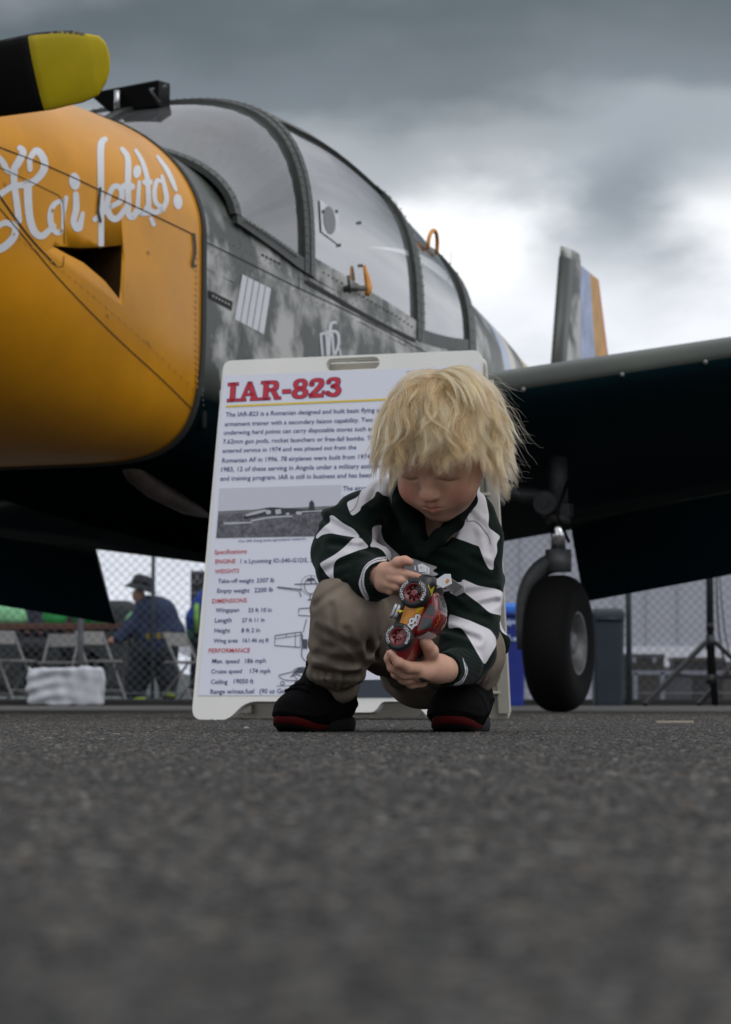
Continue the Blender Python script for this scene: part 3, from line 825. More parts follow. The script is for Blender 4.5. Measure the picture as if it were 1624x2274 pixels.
# rivet heads along the frames
g = MB()
for a, t0, t1, n in ((.775, .02, .62, 44), (.725, .02, .62, 44), (-.38, .02, .4, 24), (-.44, .02, .4, 24), (1.355, .04, .6, 26), (-1.14, .02, .5, 18)):
    for t in np.linspace(t0, t1, n):
        q = can_pt(a, t, .0115); g.ball(q, .0034, 6, 3)
for a in np.linspace(1.3, .88, 14): g.ball(can_pt(a, .015, .012), .0055, 6, 3)
for a in np.linspace(.62, -.3, 22): g.ball(can_pt(a, .018, .007), .0045, 6, 3)
ro = g.build('frame_rivets', mat('rivet_bright', (.20, .205, .20), .5, metal=.3), can); tag(ro, kind='stuff')

T_can = None
bpy.context.view_layer.update()
T_can = bvh_of([o for o in can.children if o.name.startswith(('side_window', 'windscreen', 'door_rail', 'roof_skin', 'rear_window'))])
# ventilation hatch in the side window
v = Art(T_can, .004)
v.add(poly2([(708, 443), (750, 476), (752, 545), (712, 515)])); v.build('vent_plate', mat('vent_plate', (.62, .63, .65), .3), can)
v = Art(T_can, .006); v.add(disc2((729, 489), 13, 31, -.12, 22)); v.build('vent_scoop', mat('vent_scoop', (.13, .135, .145), .3), can)
v = Art(T_can, .005)
for (x, y) in ((690, 447), (745, 470), (690, 520), (752, 545), (797, 495), (800, 590), (715, 470)): v.add(disc2((x, y), 3, 4))
vo = v.build('perspex_screws', M_blackp, can); tag(vo, kind='stuff')
# door handle, canopy grab loop, mirror
def on_can(x, y, off=0.0):
    d = ray(x, y).normalized(); h = T_can.ray_cast(Vector((0, 0, CAM_Z)), d)
    n = h[1] if h[1].dot(d) < 0 else -h[1]
    return PMI @ (h[0] + n * off)
p0 = on_can(765, 642, .0); p1 = on_can(765, 642, .022); p2 = on_can(797, 641, .026)
hd = MB(); hd.tube([p0, p1, p2], [.012, .010, .010]).tube([on_can(761, 612, .022), on_can(764, 652, .022)], .006)
h1 = hd.build('door_handle', M_green, can)
g = MB(); g.tube([on_can(795, 590, .024), on_can(799, 618, .028), on_can(803, 640, .028), on_can(800, 656, .026)], [.006, .011, .014, .010]); g.build('handle_grip', M_orange, h1)
b0 = can_pt(-.66, .195, .002); b1 = can_pt(-.82, .20, .002)
g = MB(); lp = [b0.lerp(b1, .5 - .5 * math.cos(q)) + Vector((0, .01 * math.sin(q), .085 * math.sin(q) ** .7)) for q in np.linspace(0, math.pi, 15)]
g.tube(lp, .0085); g.build('grab_loop', M_orange, can)
# mirror on the windscreen frame: small dark box open towards the back
mc = can_pt(.93, .50, .0)
mir = MB()
c = mc + Vector((0, .03, .028))
mir.poly_prism([c + Vector(q) for q in ((.06, -.17, .022), (.06, .10, .045), (.03, .085, -.04), (.03, -.10, -.045))], (-.10, .0, .012))
mo = mir.build('mirror_housing', M_blackp, can, bevel=.006)
g = MB(); g.tube([mc + Vector((.07, -.02, -.02)), mc + Vector((.07, -.02, .045))], .011); g.build('mirror_post', M_steel, mo)
g = MB(); g.tube([mc + Vector((.03, .12, .0)), mc + Vector((.06, .10, .04)), mc + Vector((.0, .13, .065))], .007); g.build('mirror_bracket', M_darksteel, mo)

# --- cockpit
ck = empty('cockpit', parent=plane)
for b in (.27, -.27):
    g = MB(); g.box((.18, b, 1.42), (.14, .40, .62), Matrix.Rotation(-.2, 3, 'Y')); st = g.build('seat_back', M_seat, ck, bevel=.05, segs=3)
    g = MB(); g.box((.12, b, 1.80), (.10, .24, .16)); g.build('headrest', M_seat, st, bevel=.04, segs=3)
    g = MB(); g.box((-.62, b, 1.36), (.14, .40, .5), Matrix.Rotation(-.2, 3, 'Y')); g.build('rear_seat_back', M_seat, ck, bevel=.05, segs=3)
    g = MB(); g.tube([(.66, b + .06, 1.97), (.66, b + .09, 1.86), (.65, b + .05, 1.78), (.65, b - .03, 1.80), (.66, b - .04, 1.90)], .028).ball((.655, b + .08, 1.84), .05).ball((.655, b - .04, 1.85), .05); g.build('headset', M_seat, ck)
g = MB(); g.loft([[Vector((a, b, z + .03 * math.cos(b * 3))) for b in np.linspace(-.53, .53, 9)] for a, z in ((1.33, 1.56), (1.16, 1.66), (1.06, 1.665), (1.04, 1.58), (1.04, 1.3))], False, False)
g.build('instrument_panel', M_int, ck)
g = MB(); g.box((.1, 0, 1.16), (2.4, 1.14, .02)); g.build('cabin_floor', M_int, ck)
for b in (.555, -.555):
    g = MB(); g.box((.1, b, 1.3), (2.3, .02, .24)); g.build('cabin_wall_trim', M_int, ck)

# --- wings with lowered flaps
def foil(n=22):
    up, lo = [], []
    for i in range(n + 1):
        x = .5 * (1 - math.cos(math.pi * i / n)); t = .16
        y = 5 * t * (.2969 * math.sqrt(x) - .126 * x - .3516 * x * x + .2843 * x**3 - .1036 * x**4); cb = .02 * 4 * x * (1 - x)
        up.append((x, y + cb)); lo.append((x, -y * .92 + cb))
    return up[::-1] + lo[1:-1]
FOIL = foil()
def wing_le(b): return (.56 - .045 * (b - .6), 1.038 + .108 * (b - .6))
def wing_c(b): return 1.78 - .135 * (b - .6)
def wing_sec(b, sgn, lo=0.0, hi=1.0, inc=math.radians(11.5)):
    la, lz = wing_le(b); c = wing_c(b); r = []
    for x, y in FOIL:
        x2 = min(max(x, lo), hi); u = x2 * c; w = y * c
        r.append(Vector((la - u * math.cos(inc) + w * math.sin(inc) * 0 - w * 0, sgn * b, lz - u * math.sin(inc) + w * math.cos(inc))))
    return r
def build_wing(sgn):
    g = MB(); bs = [.50, 1.05, 1.9, 3.0, 4.2, 4.9, 5.02]; dz = 0 if sgn > 0 else -.06
    rings = [[p + Vector((0, 0, dz)) for p in wing_sec(b, sgn)] for b in bs[:-1]]
    last = [Vector(((p.x - .0), sgn * 5.02, rings[-1][0].z + (p.z - rings[-1][0].z) * .35)) for p in rings[-1]]
    g.loft(rings + [last], True, True, True)
    w = g.build('wing', M_wing, plane)
    # flap: a separate lowered surface under the trailing edge
    fl = MB(); inc = math.radians(58); rs = []
    for b in ((1.06, 2.0, 3.0) if sgn > 0 else (1.02, 2.0, 3.0)):
        la, lz = wing_le(b); lz += dz; c = wing_c(b); ha, hz = la - .82 * c * math.cos(math.radians(11.5)), lz - .82 * c * math.sin(math.radians(11.5)) - .030 * c
        fc = .22 * c; ring = []
        for x, y in FOIL:
            ring.append(Vector((ha - x * fc * math.cos(inc) + y * fc * .6 * math.sin(inc), sgn * b, hz - x * fc * math.sin(inc) - y * fc * .0 + y * fc * .6 * math.cos(inc))))
        rs.append(ring)
    fl.loft(rs, True, True, True); fl.build('flap', M_wing, w)
    # leading edge strip joint, landing light dot, pitot
    return w
def wing_mat():
    """upper surface olive green, underside teal, split just below the leading edge by the normal"""
    m = mat('wing_paint', (.058, .068, .055), .36, var=.35, vscale=2.5, bump=.03, bscale=7)
    nt = m.node_tree; N, L = nt.nodes.new, nt.links.new
    p = nt.nodes['Principled BSDF']; base = p.inputs['Base Color'].links[0].from_socket
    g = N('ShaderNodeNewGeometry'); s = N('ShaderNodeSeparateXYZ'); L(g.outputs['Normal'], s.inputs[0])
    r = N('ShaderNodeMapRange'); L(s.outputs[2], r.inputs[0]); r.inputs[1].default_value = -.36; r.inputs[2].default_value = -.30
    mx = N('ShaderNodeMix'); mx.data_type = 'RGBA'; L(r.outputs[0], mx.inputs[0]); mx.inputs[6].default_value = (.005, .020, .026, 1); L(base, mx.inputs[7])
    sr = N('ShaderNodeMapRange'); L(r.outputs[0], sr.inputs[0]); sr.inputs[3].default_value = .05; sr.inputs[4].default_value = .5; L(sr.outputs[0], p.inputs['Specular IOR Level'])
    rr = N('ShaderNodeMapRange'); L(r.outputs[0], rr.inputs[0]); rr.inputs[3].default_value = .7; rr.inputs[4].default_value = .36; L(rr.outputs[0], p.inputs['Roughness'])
    L(mx.outputs[2], p.inputs['Base Color']); return m
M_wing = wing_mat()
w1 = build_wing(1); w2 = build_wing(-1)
w1['label'] = 'wing reaching out to the right over the main wheel'
g = MB()
for b in (.98, 1.28, 1.62, 1.9, 2.3):
    la, lz = wing_le(b); g.ball((la - .002, b, lz - .02), .009, 6, 4)
wo = g.build('wing_screws', M_rim, w1); tag(wo, kind='stuff')

# --- tail
fin = MB()
def fin_sec(z, le, te, th):
    r = []
    for x, y in FOIL: r.append(Vector((le - x * (le - te), math.copysign(.030 * math.sin(math.pi / 2 * min(1, x * 1.4)) ** .7, y) if x > 0 else 0, z)))
    return r
fin_le = lambda z: -4.30 - (z - 1.86) * .28
fin.loft([fin_sec(z, fin_le(z), hinge, .10) for z, hinge in ((1.45, -4.775), (1.86, -4.78), (2.40, -4.80), (2.52, -4.805), (2.56, -4.78))], True, True, True)
finO = fin.build('tail_fin', M_camo, plane)
g = MB(); g.loft([[Vector((x, y, z)) for (x, y) in ((fin_le(z) + .012, 0), (fin_le(z) - .08, .032), (fin_le(z) - .16, .036), (fin_le(z) - .16, -.036), (fin_le(z) - .08, -.032))] for z in (1.5, 2.0, 2.5)], True, True, True)
g.build('fin_leading_edge', M_green, finO)
rd = empty('rudder', parent=plane)
def stripe(x0f, x1f, m, name):
    g = MB(); rings = []
    for z in np.linspace(1.5, 2.5, 5):
        te = -5.64 + (z - 1.8) * .49; h0 = -4.79 - .015 * (z > 2.3); a0 = h0 + (te - h0) * x0f; a1 = h0 + (te - h0) * x1f
        t0 = .027 * (1 - x0f) + .003; t1 = .027 * (1 - x1f) + .003
        rings.append([Vector((a0, t0, z)), Vector((a1, t1, z)), Vector((a1, -t1, z)), Vector((a0, -t0, z))])
    g.loft(rings, True, False, True); g.build(name, m, rd)
stripe(0, .50, mat('rudder_blue', (.33, .40, .60), .45, var=.3, vscale=9), 'blue_stripe')
stripe(.50, .95, mat('rudder_yellow', (.55, .27, .03), .45, var=.25, vscale=9), 'yellow_stripe')
stripe(.95, 1.0, mat('rudder_red', (.45, .03, .02), .45), 'red_stripe')
st = MB()
for sgn in (1, -1):
    rings = []
    for b, le, te in ((.05, -4.35, -5.2), (1.0, -4.5, -5.2), (1.7, -4.62, -5.18)):
        rings.append([Vector((le - x * (le - te), sgn * b, 1.62 + y * (le - te) * .6)) for x, y in FOIL])
    st.loft(rings, True, True, True)
st.build('tailplane', M_wing, plane)
g = MB(); g.tube([(-2.3, .05, 1.84), (-2.42, .05, 2.16)], [.004, .002], 6); g.build('whip_antenna', mat('antenna', (.4, .4, .42), .5), plane)

# --- propeller
prop = empty('propeller', (2.95, 0, 1.585), (0, math.radians(-3), 0), parent=plane)
M_prop_y = mat('blade_tip_yellow', (.56, .425, .002), .42, var=.12, vscale=10)
M_chip = mat('chipped_metal', (.15, .15, .16), .45, metal=.6, var=.6, vscale=60)
def blade(ang):
    d = Vector((0, math.cos(ang), math.sin(ang))); cdir = Vector((0, -math.sin(ang), math.cos(ang)))
    sg = 1
    def sec(r):
        rr = r / .955
        ch = float(np.interp(rr, [0, .12, .3, .55, .8, .9, .95, .98, .995, 1.0], [.07, .075, .13, .185, .196, .182, .155, .115, .07, .02]))
        off = float(np.interp(rr, [.7, .85, .95, 1.0], [0, -.001, -.006, .012]))
        pit = math.radians(float(np.interp(rr, [0, .3, .7, 1], [60, 45, 26, 18])))
        th = ch * float(np.interp(rr, [0, .12, .3, 1], [.9, .8, .2, .07]))
        ax = Vector((1, 0, 0)); C = cdir * math.cos(pit) * sg + ax * math.sin(pit); T = ax * math.cos(pit) - cdir * math.sin(pit) * sg
        r = r * .968; return [d * r + cdir * off + C * (ch / 2 * math.cos(q)) + T * (th / 2 * math.sin(q)) for q in [2 * math.pi * k / 20 for k in range(20)]]
    root = None
    g = MB(); g.loft([sec(r) for r in np.linspace(.08, .742, 22)], True, True, True); root = g.build('propeller_blade', M_blackp, prop)
    g = MB(); g.loft([sec(r) for r in list(np.linspace(.742, .9, 8)) + list(np.linspace(.908, .955, 16))], True, True, True); g.build('blade_tip', M_prop_y, root)
    # worn leading edge: small bare-metal flakes along the upper edge
    c = MB(); rr = np.random.default_rng(3)
    for r in np.linspace(.45, .90, 60):
        s = sec(r); e = s[0]; t = s[19] - s[1]
        w = rr.uniform(.004, .011) * (2.0 if r < .72 else .8); e2 = s[1].lerp(s[0], .5); nrm = (s[10] - s[0]).normalized()
        ax = Vector((1, 0, 0))
        c.add([e + ax * .0025 - d * w * .6, e + ax * .0025 + d * w * .7, e + nrm * w * 1.2 + ax * .0035 + d * w * .4, e + nrm * w * 1.1 + ax * .0035 - d * w * .5], [(0, 1, 2, 3)])
    co = c.build('chipped_edge', M_chip, root); tag(co, kind='stuff')
blade(math.radians(4.2)); blade(math.radians(184.2))
g = MB(); g.lathe([(.0, .32), (.05, .30), (.10, .22), (.135, .10), (.15, -.02), (.15, -.06), (.0, -.06)], Matrix.Rotation(math.radians(90), 4, 'Y')); g.build('spinner', M_yel, prop)

# --- landing gear
M_legdark = mat('gear_leg_dark', (.045, .046, .048), .55, metal=.2, var=.4, vscale=20)
def main_gear(sgn):
    gr = empty('main_gear', (0, sgn * 1.25, 0), parent=plane)
    R = .245
    M = Matrix.Translation((0, 0, R)) @ Matrix.Rotation(math.radians(-90 * 1), 4, 'X')
    wh = MB(); prof = []
    for i in range(25):
        q = -math.pi + 2 * math.pi * i / 24 if False else math.pi * (i / 24)
        prof.append((.165 + .08 * math.sin(q) ** .75 if math.sin(q) > 0 else .165, -.083 * math.copysign(abs(math.cos(q)) ** .8, math.cos(q))))
    prof = [(.115, -.075)] + prof + [(.115, .075)]
    wh.lathe(prof, M, 48); tyre = wh.build('wheel', M_rub, gr)
    g = MB()
    g.lathe([(.0, .05), (.035, .058), (.05, .03), (.075, .012), (.09, .045), (.104, .070), (.112, .074), (.116, .068), (.115, -.07), (.05, -.04), (0, -.04)], M, 40)
    g.build('wheel_hub', M_rim, tyre)
    ax = Vector((0, 0, R))
    g = MB(); g.tube([(0, -sgn * .13, R), (0, sgn * .05, R)], .022); g.build('axle', M_darksteel, gr)
    fk = MB(); fk.tube([(0, -sgn * .128, R - .02), (0, -sgn * .132, R + .06)] + [(0, -sgn * (.132 - .132 * (1 - math.cos(q)) ), .36 + .175 * math.sin(q)) for q in np.linspace(.1, math.pi / 2, 9)], [.026, .028] + [.028 + .0012 * i for i in range(9)], 12)
    fk.tube([(0, 0, .50), (0, 0, .58)], .047, 12); fk.build('wheel_fork', M_darksteel, gr)
    g = MB(); g.tube([(0, 0, .57), (0, 0, .70)], .027, 14); g.build('oleo_piston', mat('chrome', (.85, .85, .88), .15, metal=1), gr)
    g = MB(); g.tube([(0, 0, .685), (0, 0, .95)], .036, 14).tube([(0, 0, .675), (0, 0, .705)], .045, 14).bar((.0, -.05, .72), (0, .05, .72), .06, .045); g.build('gear_leg', M_legdark, gr)
    g = MB(); g.tube([(0, -sgn * .02, .76), (0, -sgn * .22, .80), (0, -sgn * .42, .83)], [.034, .026, .024]).tube([(.055, -sgn * .035, .745), (-.05, -sgn * .035, .745)], .042, 16).tube([(.062, -sgn * .035, .745), (.05, -sgn * .035, .745)], .018, 10); g.build('side_brace', M_legdark, gr)
    g = MB(); g.tube([(.07, sgn * .06, .60), (.09, sgn * .02, .70), (.05, sgn * .05, .82)], .006, 6); g.build('brake_hose', M_blackp, gr)
main_gear(1); main_gear(-1)
ng = empty('nose_gear', (2.38, 0, 0), parent=plane)
g = MB(); M = Matrix.Translation((0, 0, .2)) @ Matrix.Rotation(math.radians(-90), 4, 'X')
g.lathe([(.09, -.06)] + [(.13 + .07 * math.sin(math.pi * i / 16) ** .75, -.065 * math.cos(math.pi * i / 16)) for i in range(17)] + [(.09, .06)], M, 36); g.build('wheel', M_rub, ng)
g = MB(); g.tube([(0, -.09, .2), (0, -.09, .4), (0, 0, .46)], .025).tube([(0, .09, .2), (0, .09, .4), (0, 0, .46)], .025).tube([(0, 0, .44), (0, 0, .9)], .04); g.build('gear_leg', M_darksteel, ng)

# --- exhaust under the cowling
e0 = pl(283, 1012, b=.30); e1 = pl(300, 1050, b=.30); e2 = pl(345, 1085, b=.28); e3 = pl(412, 1118, b=.22); e4 = pl(500, 1135, b=.10)
g = MB(); g.tube([e0, e1, e2, e3, e4], [.032, .034, .036, .036, .036], 12); g.build('exhaust_pipe', mat('exhaust', (.16, .13, .115), .45, metal=.7, var=.4, vscale=12), plane)
# drain flap hanging at the cowl's rear lower corner
g = MB(); c = pl(452, 930, b=.57); g.box(c, (.03, .012, .06)); g.build('drain_flap', M_blackp, plane, bevel=.004)
# ================================================================== SANDWICH BOARD
M_plast = mat('board_plastic', (.74, .735, .70), .45, var=.05, vscale=5, bump=.02, bscale=30)
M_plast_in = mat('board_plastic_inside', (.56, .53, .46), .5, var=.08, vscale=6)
M_poster = mat('poster_vinyl', (.68, .69, .785), .35, var=.02, vscale=3)
M_navy = mat('print_navy', (.026, .042, .16), .5)
M_red = mat('print_red', (.50, .018, .040), .5)
M_redsoft = mat('print_red_small', (.50, .045, .060), .5)
M_pyel = mat('print_yellow', (.70, .52, .03), .5)
M_pline = mat('print_line', (.05, .06, .085), .5)

SA = math.radians(16.5)
sb_r = Vector((math.cos(SA), -math.sin(SA), 0)); sb_n = Vector((math.sin(SA), math.cos(SA), 0))     # right along the board; straight back
SBW, SBH = .632, .82
LEAN = math.atan2(.165, .82)
sb_l = Vector((-.384, 5.345, 0))                                      # lower left corner, front
sb_u = (Vector((0, 0, 1)) * math.cos(LEAN) + sb_n * math.sin(LEAN)).normalized()   # up along the front panel
sb_f = sb_u.cross(sb_r).normalized()                                  # may point either way
if sb_f.y > 0: sb_f = -sb_f                                           # towards the viewer
board = empty('sandwich_board', sb_l + sb_r * SBW / 2)
tag(board, 'white folding sandwich board with printed text behind the squatting child', 'sign')
BMI = Matrix.Translation(-board.location)
def bpos(u, v, w=0.0):
    """u along the board from its left edge, v up the panel, w out of the face (metres), relative to the board's empty"""
    return sb_l + sb_r * u + sb_u * v + sb_f * w - Vector(board.location)
def buv(dx, dy):
    d = ray(dx, dy); o = Vector((0, 0, CAM_Z)); t = (sb_l - o).dot(sb_f) / d.dot(sb_f); q = o + d * t - sb_l
    return q.dot(sb_r), q.dot(sb_u)
BH = SBH / math.cos(LEAN)
def rounded(pts, r, n=5):
    """round the corners of a closed 2-D outline"""
    out = []; N_ = len(pts)
    for i in range(N_):
        p0, p1, p2 = Vector(pts[i - 1]), Vector(pts[i]), Vector(pts[(i + 1) % N_])
        rr = r[i] if isinstance(r, (list, tuple)) else r
        a = (p0 - p1).normalized() * min(rr, (p0 - p1).length * .45); b = (p2 - p1).normalized() * min(rr, (p2 - p1).length * .45)
        for k in range(n + 1):
            t = k / n; out.append((p1 + a) * (1 - t) ** 2 + p1 * 2 * t * (1 - t) + (p1 + b) * t * t)
    return out
def panel_mesh(pos, name, m, parent, th=.024, hole=None, bevel=.004):
    notch = [(0, 0), (.085, 0), (.125, .042), (.20, .042), (.215, .018), (.42, .018), (.435, .042), (SBW - .125, .042), (SBW - .085, 0), (SBW, 0), (SBW - .012, BH), (.012, BH)]
    out = rounded(notch, [.03, .02, .025, .01, .012, .012, .01, .025, .02, .03, .022, .022])
    bm = bmesh.new()
    def loop(pts): 
        vs = [bm.verts.new(pos(p[0], p[1], 0)) for p in pts]
        return [bm.edges.new((vs[i], vs[(i + 1) % len(vs)])) for i in range(len(vs))]
    ed = loop(out)
    if hole: ed += loop(hole)
    bmesh.ops.triangle_fill(bm, edges=ed, use_beauty=True)
    r = bmesh.ops.extrude_face_region(bm, geom=bm.faces[:])
    off = pos(0, 0, -th) - pos(0, 0, 0)
    bmesh.ops.translate(bm, verts=[v for v in r['geom'] if isinstance(v, bmesh.types.BMVert)], vec=off)
    bmesh.ops.recalc_face_normals(bm, faces=bm.faces)
    me = bpy.data.meshes.new(name); bm.to_mesh(me); bm.free(); me.materials.append(m)
    o = bpy.data.objects.new(name, me); COL.objects.link(o); o.parent = parent
    b = o.modifiers.new('bevel', 'BEVEL'); b.width = bevel; b.segments = 2; b.limit_method = 'ANGLE'; b.angle_limit = math.radians(50)
    return o
c0 = buv(727, 809); c1 = buv(840, 806)
hc = ((c0[0] + c1[0]) / 2, (c0[1] + c1[1]) / 2); hw, hh = .063, .0145
slot = []
for k in range(20):
    q = 2 * math.pi * k / 20; slot.append((hc[0] + math.copysign(hw - hh, math.cos(q)) + hh * math.cos(q), hc[1] + hh * math.sin(q)))
front = panel_mesh(bpos, 'front_panel', M_plast, board, hole=slot)
# rear leaf: mirrored lean, ribbed inside
def rpos(u, v, w=0.0):
    up = (Vector((0, 0, 1)) * math.cos(LEAN) - sb_n * math.sin(LEAN) * 1.05).normalized()
    top = sb_l + sb_n * (.165 + .052) ; base = top + sb_n * .148
    nf = up.cross(sb_r); nf = nf if nf.y > 0 else -nf
    return base + sb_r * u + up * (v - .012) - nf * w - Vector(board.location)
rear = panel_mesh(rpos, 'rear_panel', M_plast_in, board, hole=None)
g = MB()
for v in np.linspace(.075, BH - .05, 12):
    g.bar(rpos(.012, v, .008), rpos(SBW - .012, v, .008), .022, .006, up=sb_u)
for u in (.006, SBW - .006): g.bar(rpos(u, .03, .010), rpos(u, BH - .05, .010), .012, .026, up=sb_r)
g.build('stiffening_rib', M_plast_in, rear)
g = MB(); g.tube([bpos(.04, BH - .045, -.036), bpos(SBW - .04, BH - .045, -.036)], .010); g.build('hinge', M_plast, board)

# --- the poster and what is printed on it
pz = [buv(492, 835), buv(1090, 806), (SBW - .004, .055), (.012, .055)]
pz[0] = (.016, pz[0][1]); pz[1] = (SBW - .012, pz[0][1] + .0)
g = MB(); g.add([bpos(p[0], p[1], .0012) for p in pz], [(0, 1, 2, 3)]); poster = g.build('poster', M_poster, board)
_lay = [0]
def flat(name, VF, m, w=.0020, parent=None):
    """2-D artwork in board coordinates -> printed sheet"""
    V, Fc = VF; _lay[0] += 1
    g = MB(); g.add([bpos(p.x, p.y, w + _lay[0] * 2e-6) for p in V], Fc); return g.build(name, m, parent or poster, fix=False)
def px(VF):
    V, Fc = VF; return [Vector(buv(p.x, p.y)) for p in V], Fc
def line(name, txt, x0, y0, x1, y1, m, h=None, bold=.004):
    """text fitted between two baseline points given on the photograph"""
    V, Fc = text_mesh(txt, bold)
    a, b = Vector(buv(x0, y0)), Vector(buv(x1, y1)); L0 = max(v.x for v in V) - min(v.x for v in V); x_min = min(v.x for v in V)
    e = (b - a) / L0; n = Vector((-e.y, e.x)).normalized(); sy = h if h else e.length
    return flat(name, ([a + e * (v.x - x_min) + n * v.y * sy for v in V], Fc), m)
# heading in slab-serif capitals
def slab(ch):
    R = lambda x0, y0, x1, y1: ([Vector((x0, y0)), Vector((x1, y0)), Vector((x1, y1)), Vector((x0, y1))], [(0, 1, 2, 3)])
    Q = lambda *p: ([Vector(q) for q in p], [tuple(range(len(p)))])
    if ch == 'I': return 5.0, [R(1.3, 0, 3.7, 10), R(0, 0, 5, 1.5), R(0, 8.5, 5, 10)]
    if ch == 'A': return 10.2, [Q((1.0, .6), (2.6, .6), (5.2, 8.2), (6.0, 10), (4.2, 10)), Q((6.4, .6), (9.3, .6), (6.0, 10), (4.2, 10)), R(2.9, 2.7, 7.4, 4.0), R(0, 0, 3.7, 1.3), R(5.7, 0, 10.2, 1.3)]
    if ch == 'R':
        return 9.6, [R(1.2, 0, 3.6, 10), R(0, 0, 4.7, 1.4), R(0, 8.6, 4, 10), ribbon2([(3.2, 9.1), (5.6, 9.1), (7.1, 8.3), (7.1, 6.2), (5.6, 5.3), (3.2, 5.2)], [1.7, 1.7, 2.3, 2.3, 1.7, 1.6], 8, True, False), Q((4.4, 5.4), (6.6, 5.4), (9.0, 1.0), (6.8, .6)), R(6.6, 0, 9.8, 1.4)]
    if ch == '-': return 4.6, [R(.4, 2.9, 4.3, 5.0)]
    if ch == '8':
        ring = lambda cx, cy, rx, ry, w: ribbon2([(cx + rx * math.sin(q), cy + ry * math.cos(q)) for q in np.linspace(0, 2 * math.pi, 25)], [w[0], w[1], w[0], w[1], w[0]], 1, False, False)
        return 7.6, [ring(3.8, 7.4, 2.3, 2.0, (1.5, 2.2)), ring(3.8, 2.7, 2.7, 2.1, (1.6, 2.4))]
    if ch == '2': return 7.6, [ribbon2([(1.2, 7.0), (1.6, 8.6), (3.6, 9.2), (5.6, 8.5), (5.6, 6.4), (3.4, 3.6), (.9, 1.2)], [2.3, 1.7, 1.6, 2.2, 2.4, 2.1, 1.6], 8, True, True), R(.3, 0, 7.0, 1.9), Q((6.0, 1.5), (7.0, 1.5), (7.4, 3.3), (6.4, 3.3))]
    if ch == '3': return 7.6, [ribbon2([(1.1, 7.6), (2.0, 8.9), (3.8, 9.2), (5.5, 8.4), (5.2, 6.3), (3.0, 5.5)], [2.0, 1.6, 1.6, 2.1, 2.0, 1.5], 8), ribbon2([(3.0, 5.3), (5.2, 4.7), (6.1, 3.0), (5.0, 1.2), (3.0, .8), (.9, 2.0)], [1.5, 2.0, 2.4, 2.0, 1.6, 2.2], 8)]
def heading(word, x0, y0, x1, y1):
    x = 0; parts = []
    for ch in word:
        w, ps = slab(ch)
        for V, Fc in ps: parts.append(([v + Vector((x, 0)) for v in V], Fc))
        x += w + .35
    a, b = Vector(buv(x0, y0)), Vector(buv(x1, y1)); e = (b - a) / x; n = Vector((-e.y, e.x)).normalized(); hgt = .0455 / 10
    mk = lambda dx, dy: merge2([([a + e * (v.x + dx) + n * (v.y + dy) * hgt for v in V], Fc) for V, Fc in parts])
    for dx, dy in ((.28, -.28), (-.22, .22), (.22, .22), (-.22, -.25)): flat('heading_outline', mk(dx, dy), M_navy, .0016)
    _lay[0] += 120
    flat('heading', mk(0, 0), M_red, .0020)
heading('IAR-823', 505, 893, 761, 880)
flat('yellow_rule', px(ribbon2([(503, 903), (1030, 880)], 4.2, 1, False, False)), M_pyel)
T = [('The IAR-823 is a Romanian designed and built basic flying and', 502, 926, 857, 915), ('armament trainer with a secondary liaison capability. Two', 500, 947, 829, 937),
     ('underwing hard points can carry disposable stores such as', 498, 966, 829, 957), ('7.62mm gun pods, rocket launchers or free-fall bombs. The first', 496, 986, 866, 977),
     ('entered service in 1974 and was phased out from the', 495, 1006, 792, 998), ('Romanian AF in 1996. 78 airplanes were built from 1974 until', 494, 1028, 852, 1018),
     ('1983, 12 of these serving in Angola under a military assistance', 492, 1048, 862, 1039), ('and training program. IAR is still in business and has been', 490, 1068, 826, 1060),
     ('The aircraft', 762, 1090, 830, 1088), ('in 19', 762, 1111, 792, 1110)]
for t in T: line('body_text', *t, M_navy, None, .006)
S_ = [('Specifications', 477, 1231, 549, 1229, 1), ('ENGINE', 479, 1252, 524, 1251, 1), ('1 x Lycoming IO-540-G1D5, 290 hp', 535, 1251, 726, 1248, 0), ('WEIGHTS', 478, 1274, 532, 1272, 1),
      ('Take-off weight', 485, 1295, 565, 1294, 0), ('3307 lb', 571, 1294, 610, 1293, 0), ('Empty weight', 483, 1317, 555, 1316, 0), ('2200 lb', 566, 1316, 607, 1314, 0), ('DIMENSIONS', 472, 1340, 549, 1338, 1),
      ('Wingspan', 480, 1360, 532, 1359, 0), ('33 ft 10 in', 552, 1360, 604, 1359, 0), ('Length', 478, 1383, 515, 1382, 0), ('27 ft 11 in', 538, 1382, 588, 1381, 0), ('Height', 477, 1405, 512, 1405, 0), ('8 ft 2 in', 537, 1405, 578, 1404, 0),
      ('Wing area', 475, 1428, 529, 1427, 0), ('161.46 sq ft', 540, 1427, 598, 1426, 0), ('PERFORMANCE', 464, 1450, 556, 1449, 1), ('Max. speed', 472, 1473, 532, 1473, 0), ('186 mph', 545, 1473, 591, 1472, 0),
      ('Cruise speed', 470, 1496, 538, 1495, 0), ('174 mph', 556, 1495, 601, 1495, 0), ('Ceiling', 469, 1519, 506, 1519, 0), ('19050 ft', 520, 1518, 564, 1518, 0), ('Range w/max.fuel', 468, 1541, 565, 1540, 0), ('(90 us Gallons) 839 mi', 577, 1540, 706, 1539, 0)]
for a, x0, y0, x1, y1, red in S_: line('red_text' if red else 'specification_text', a, x0, y0, x1, y1, M_redsoft if red else M_navy, None, .008)
line('caption_text', 'Our IAR doing some agricultural research...', 531, 1205, 684, 1199, M_navy, None, .0)
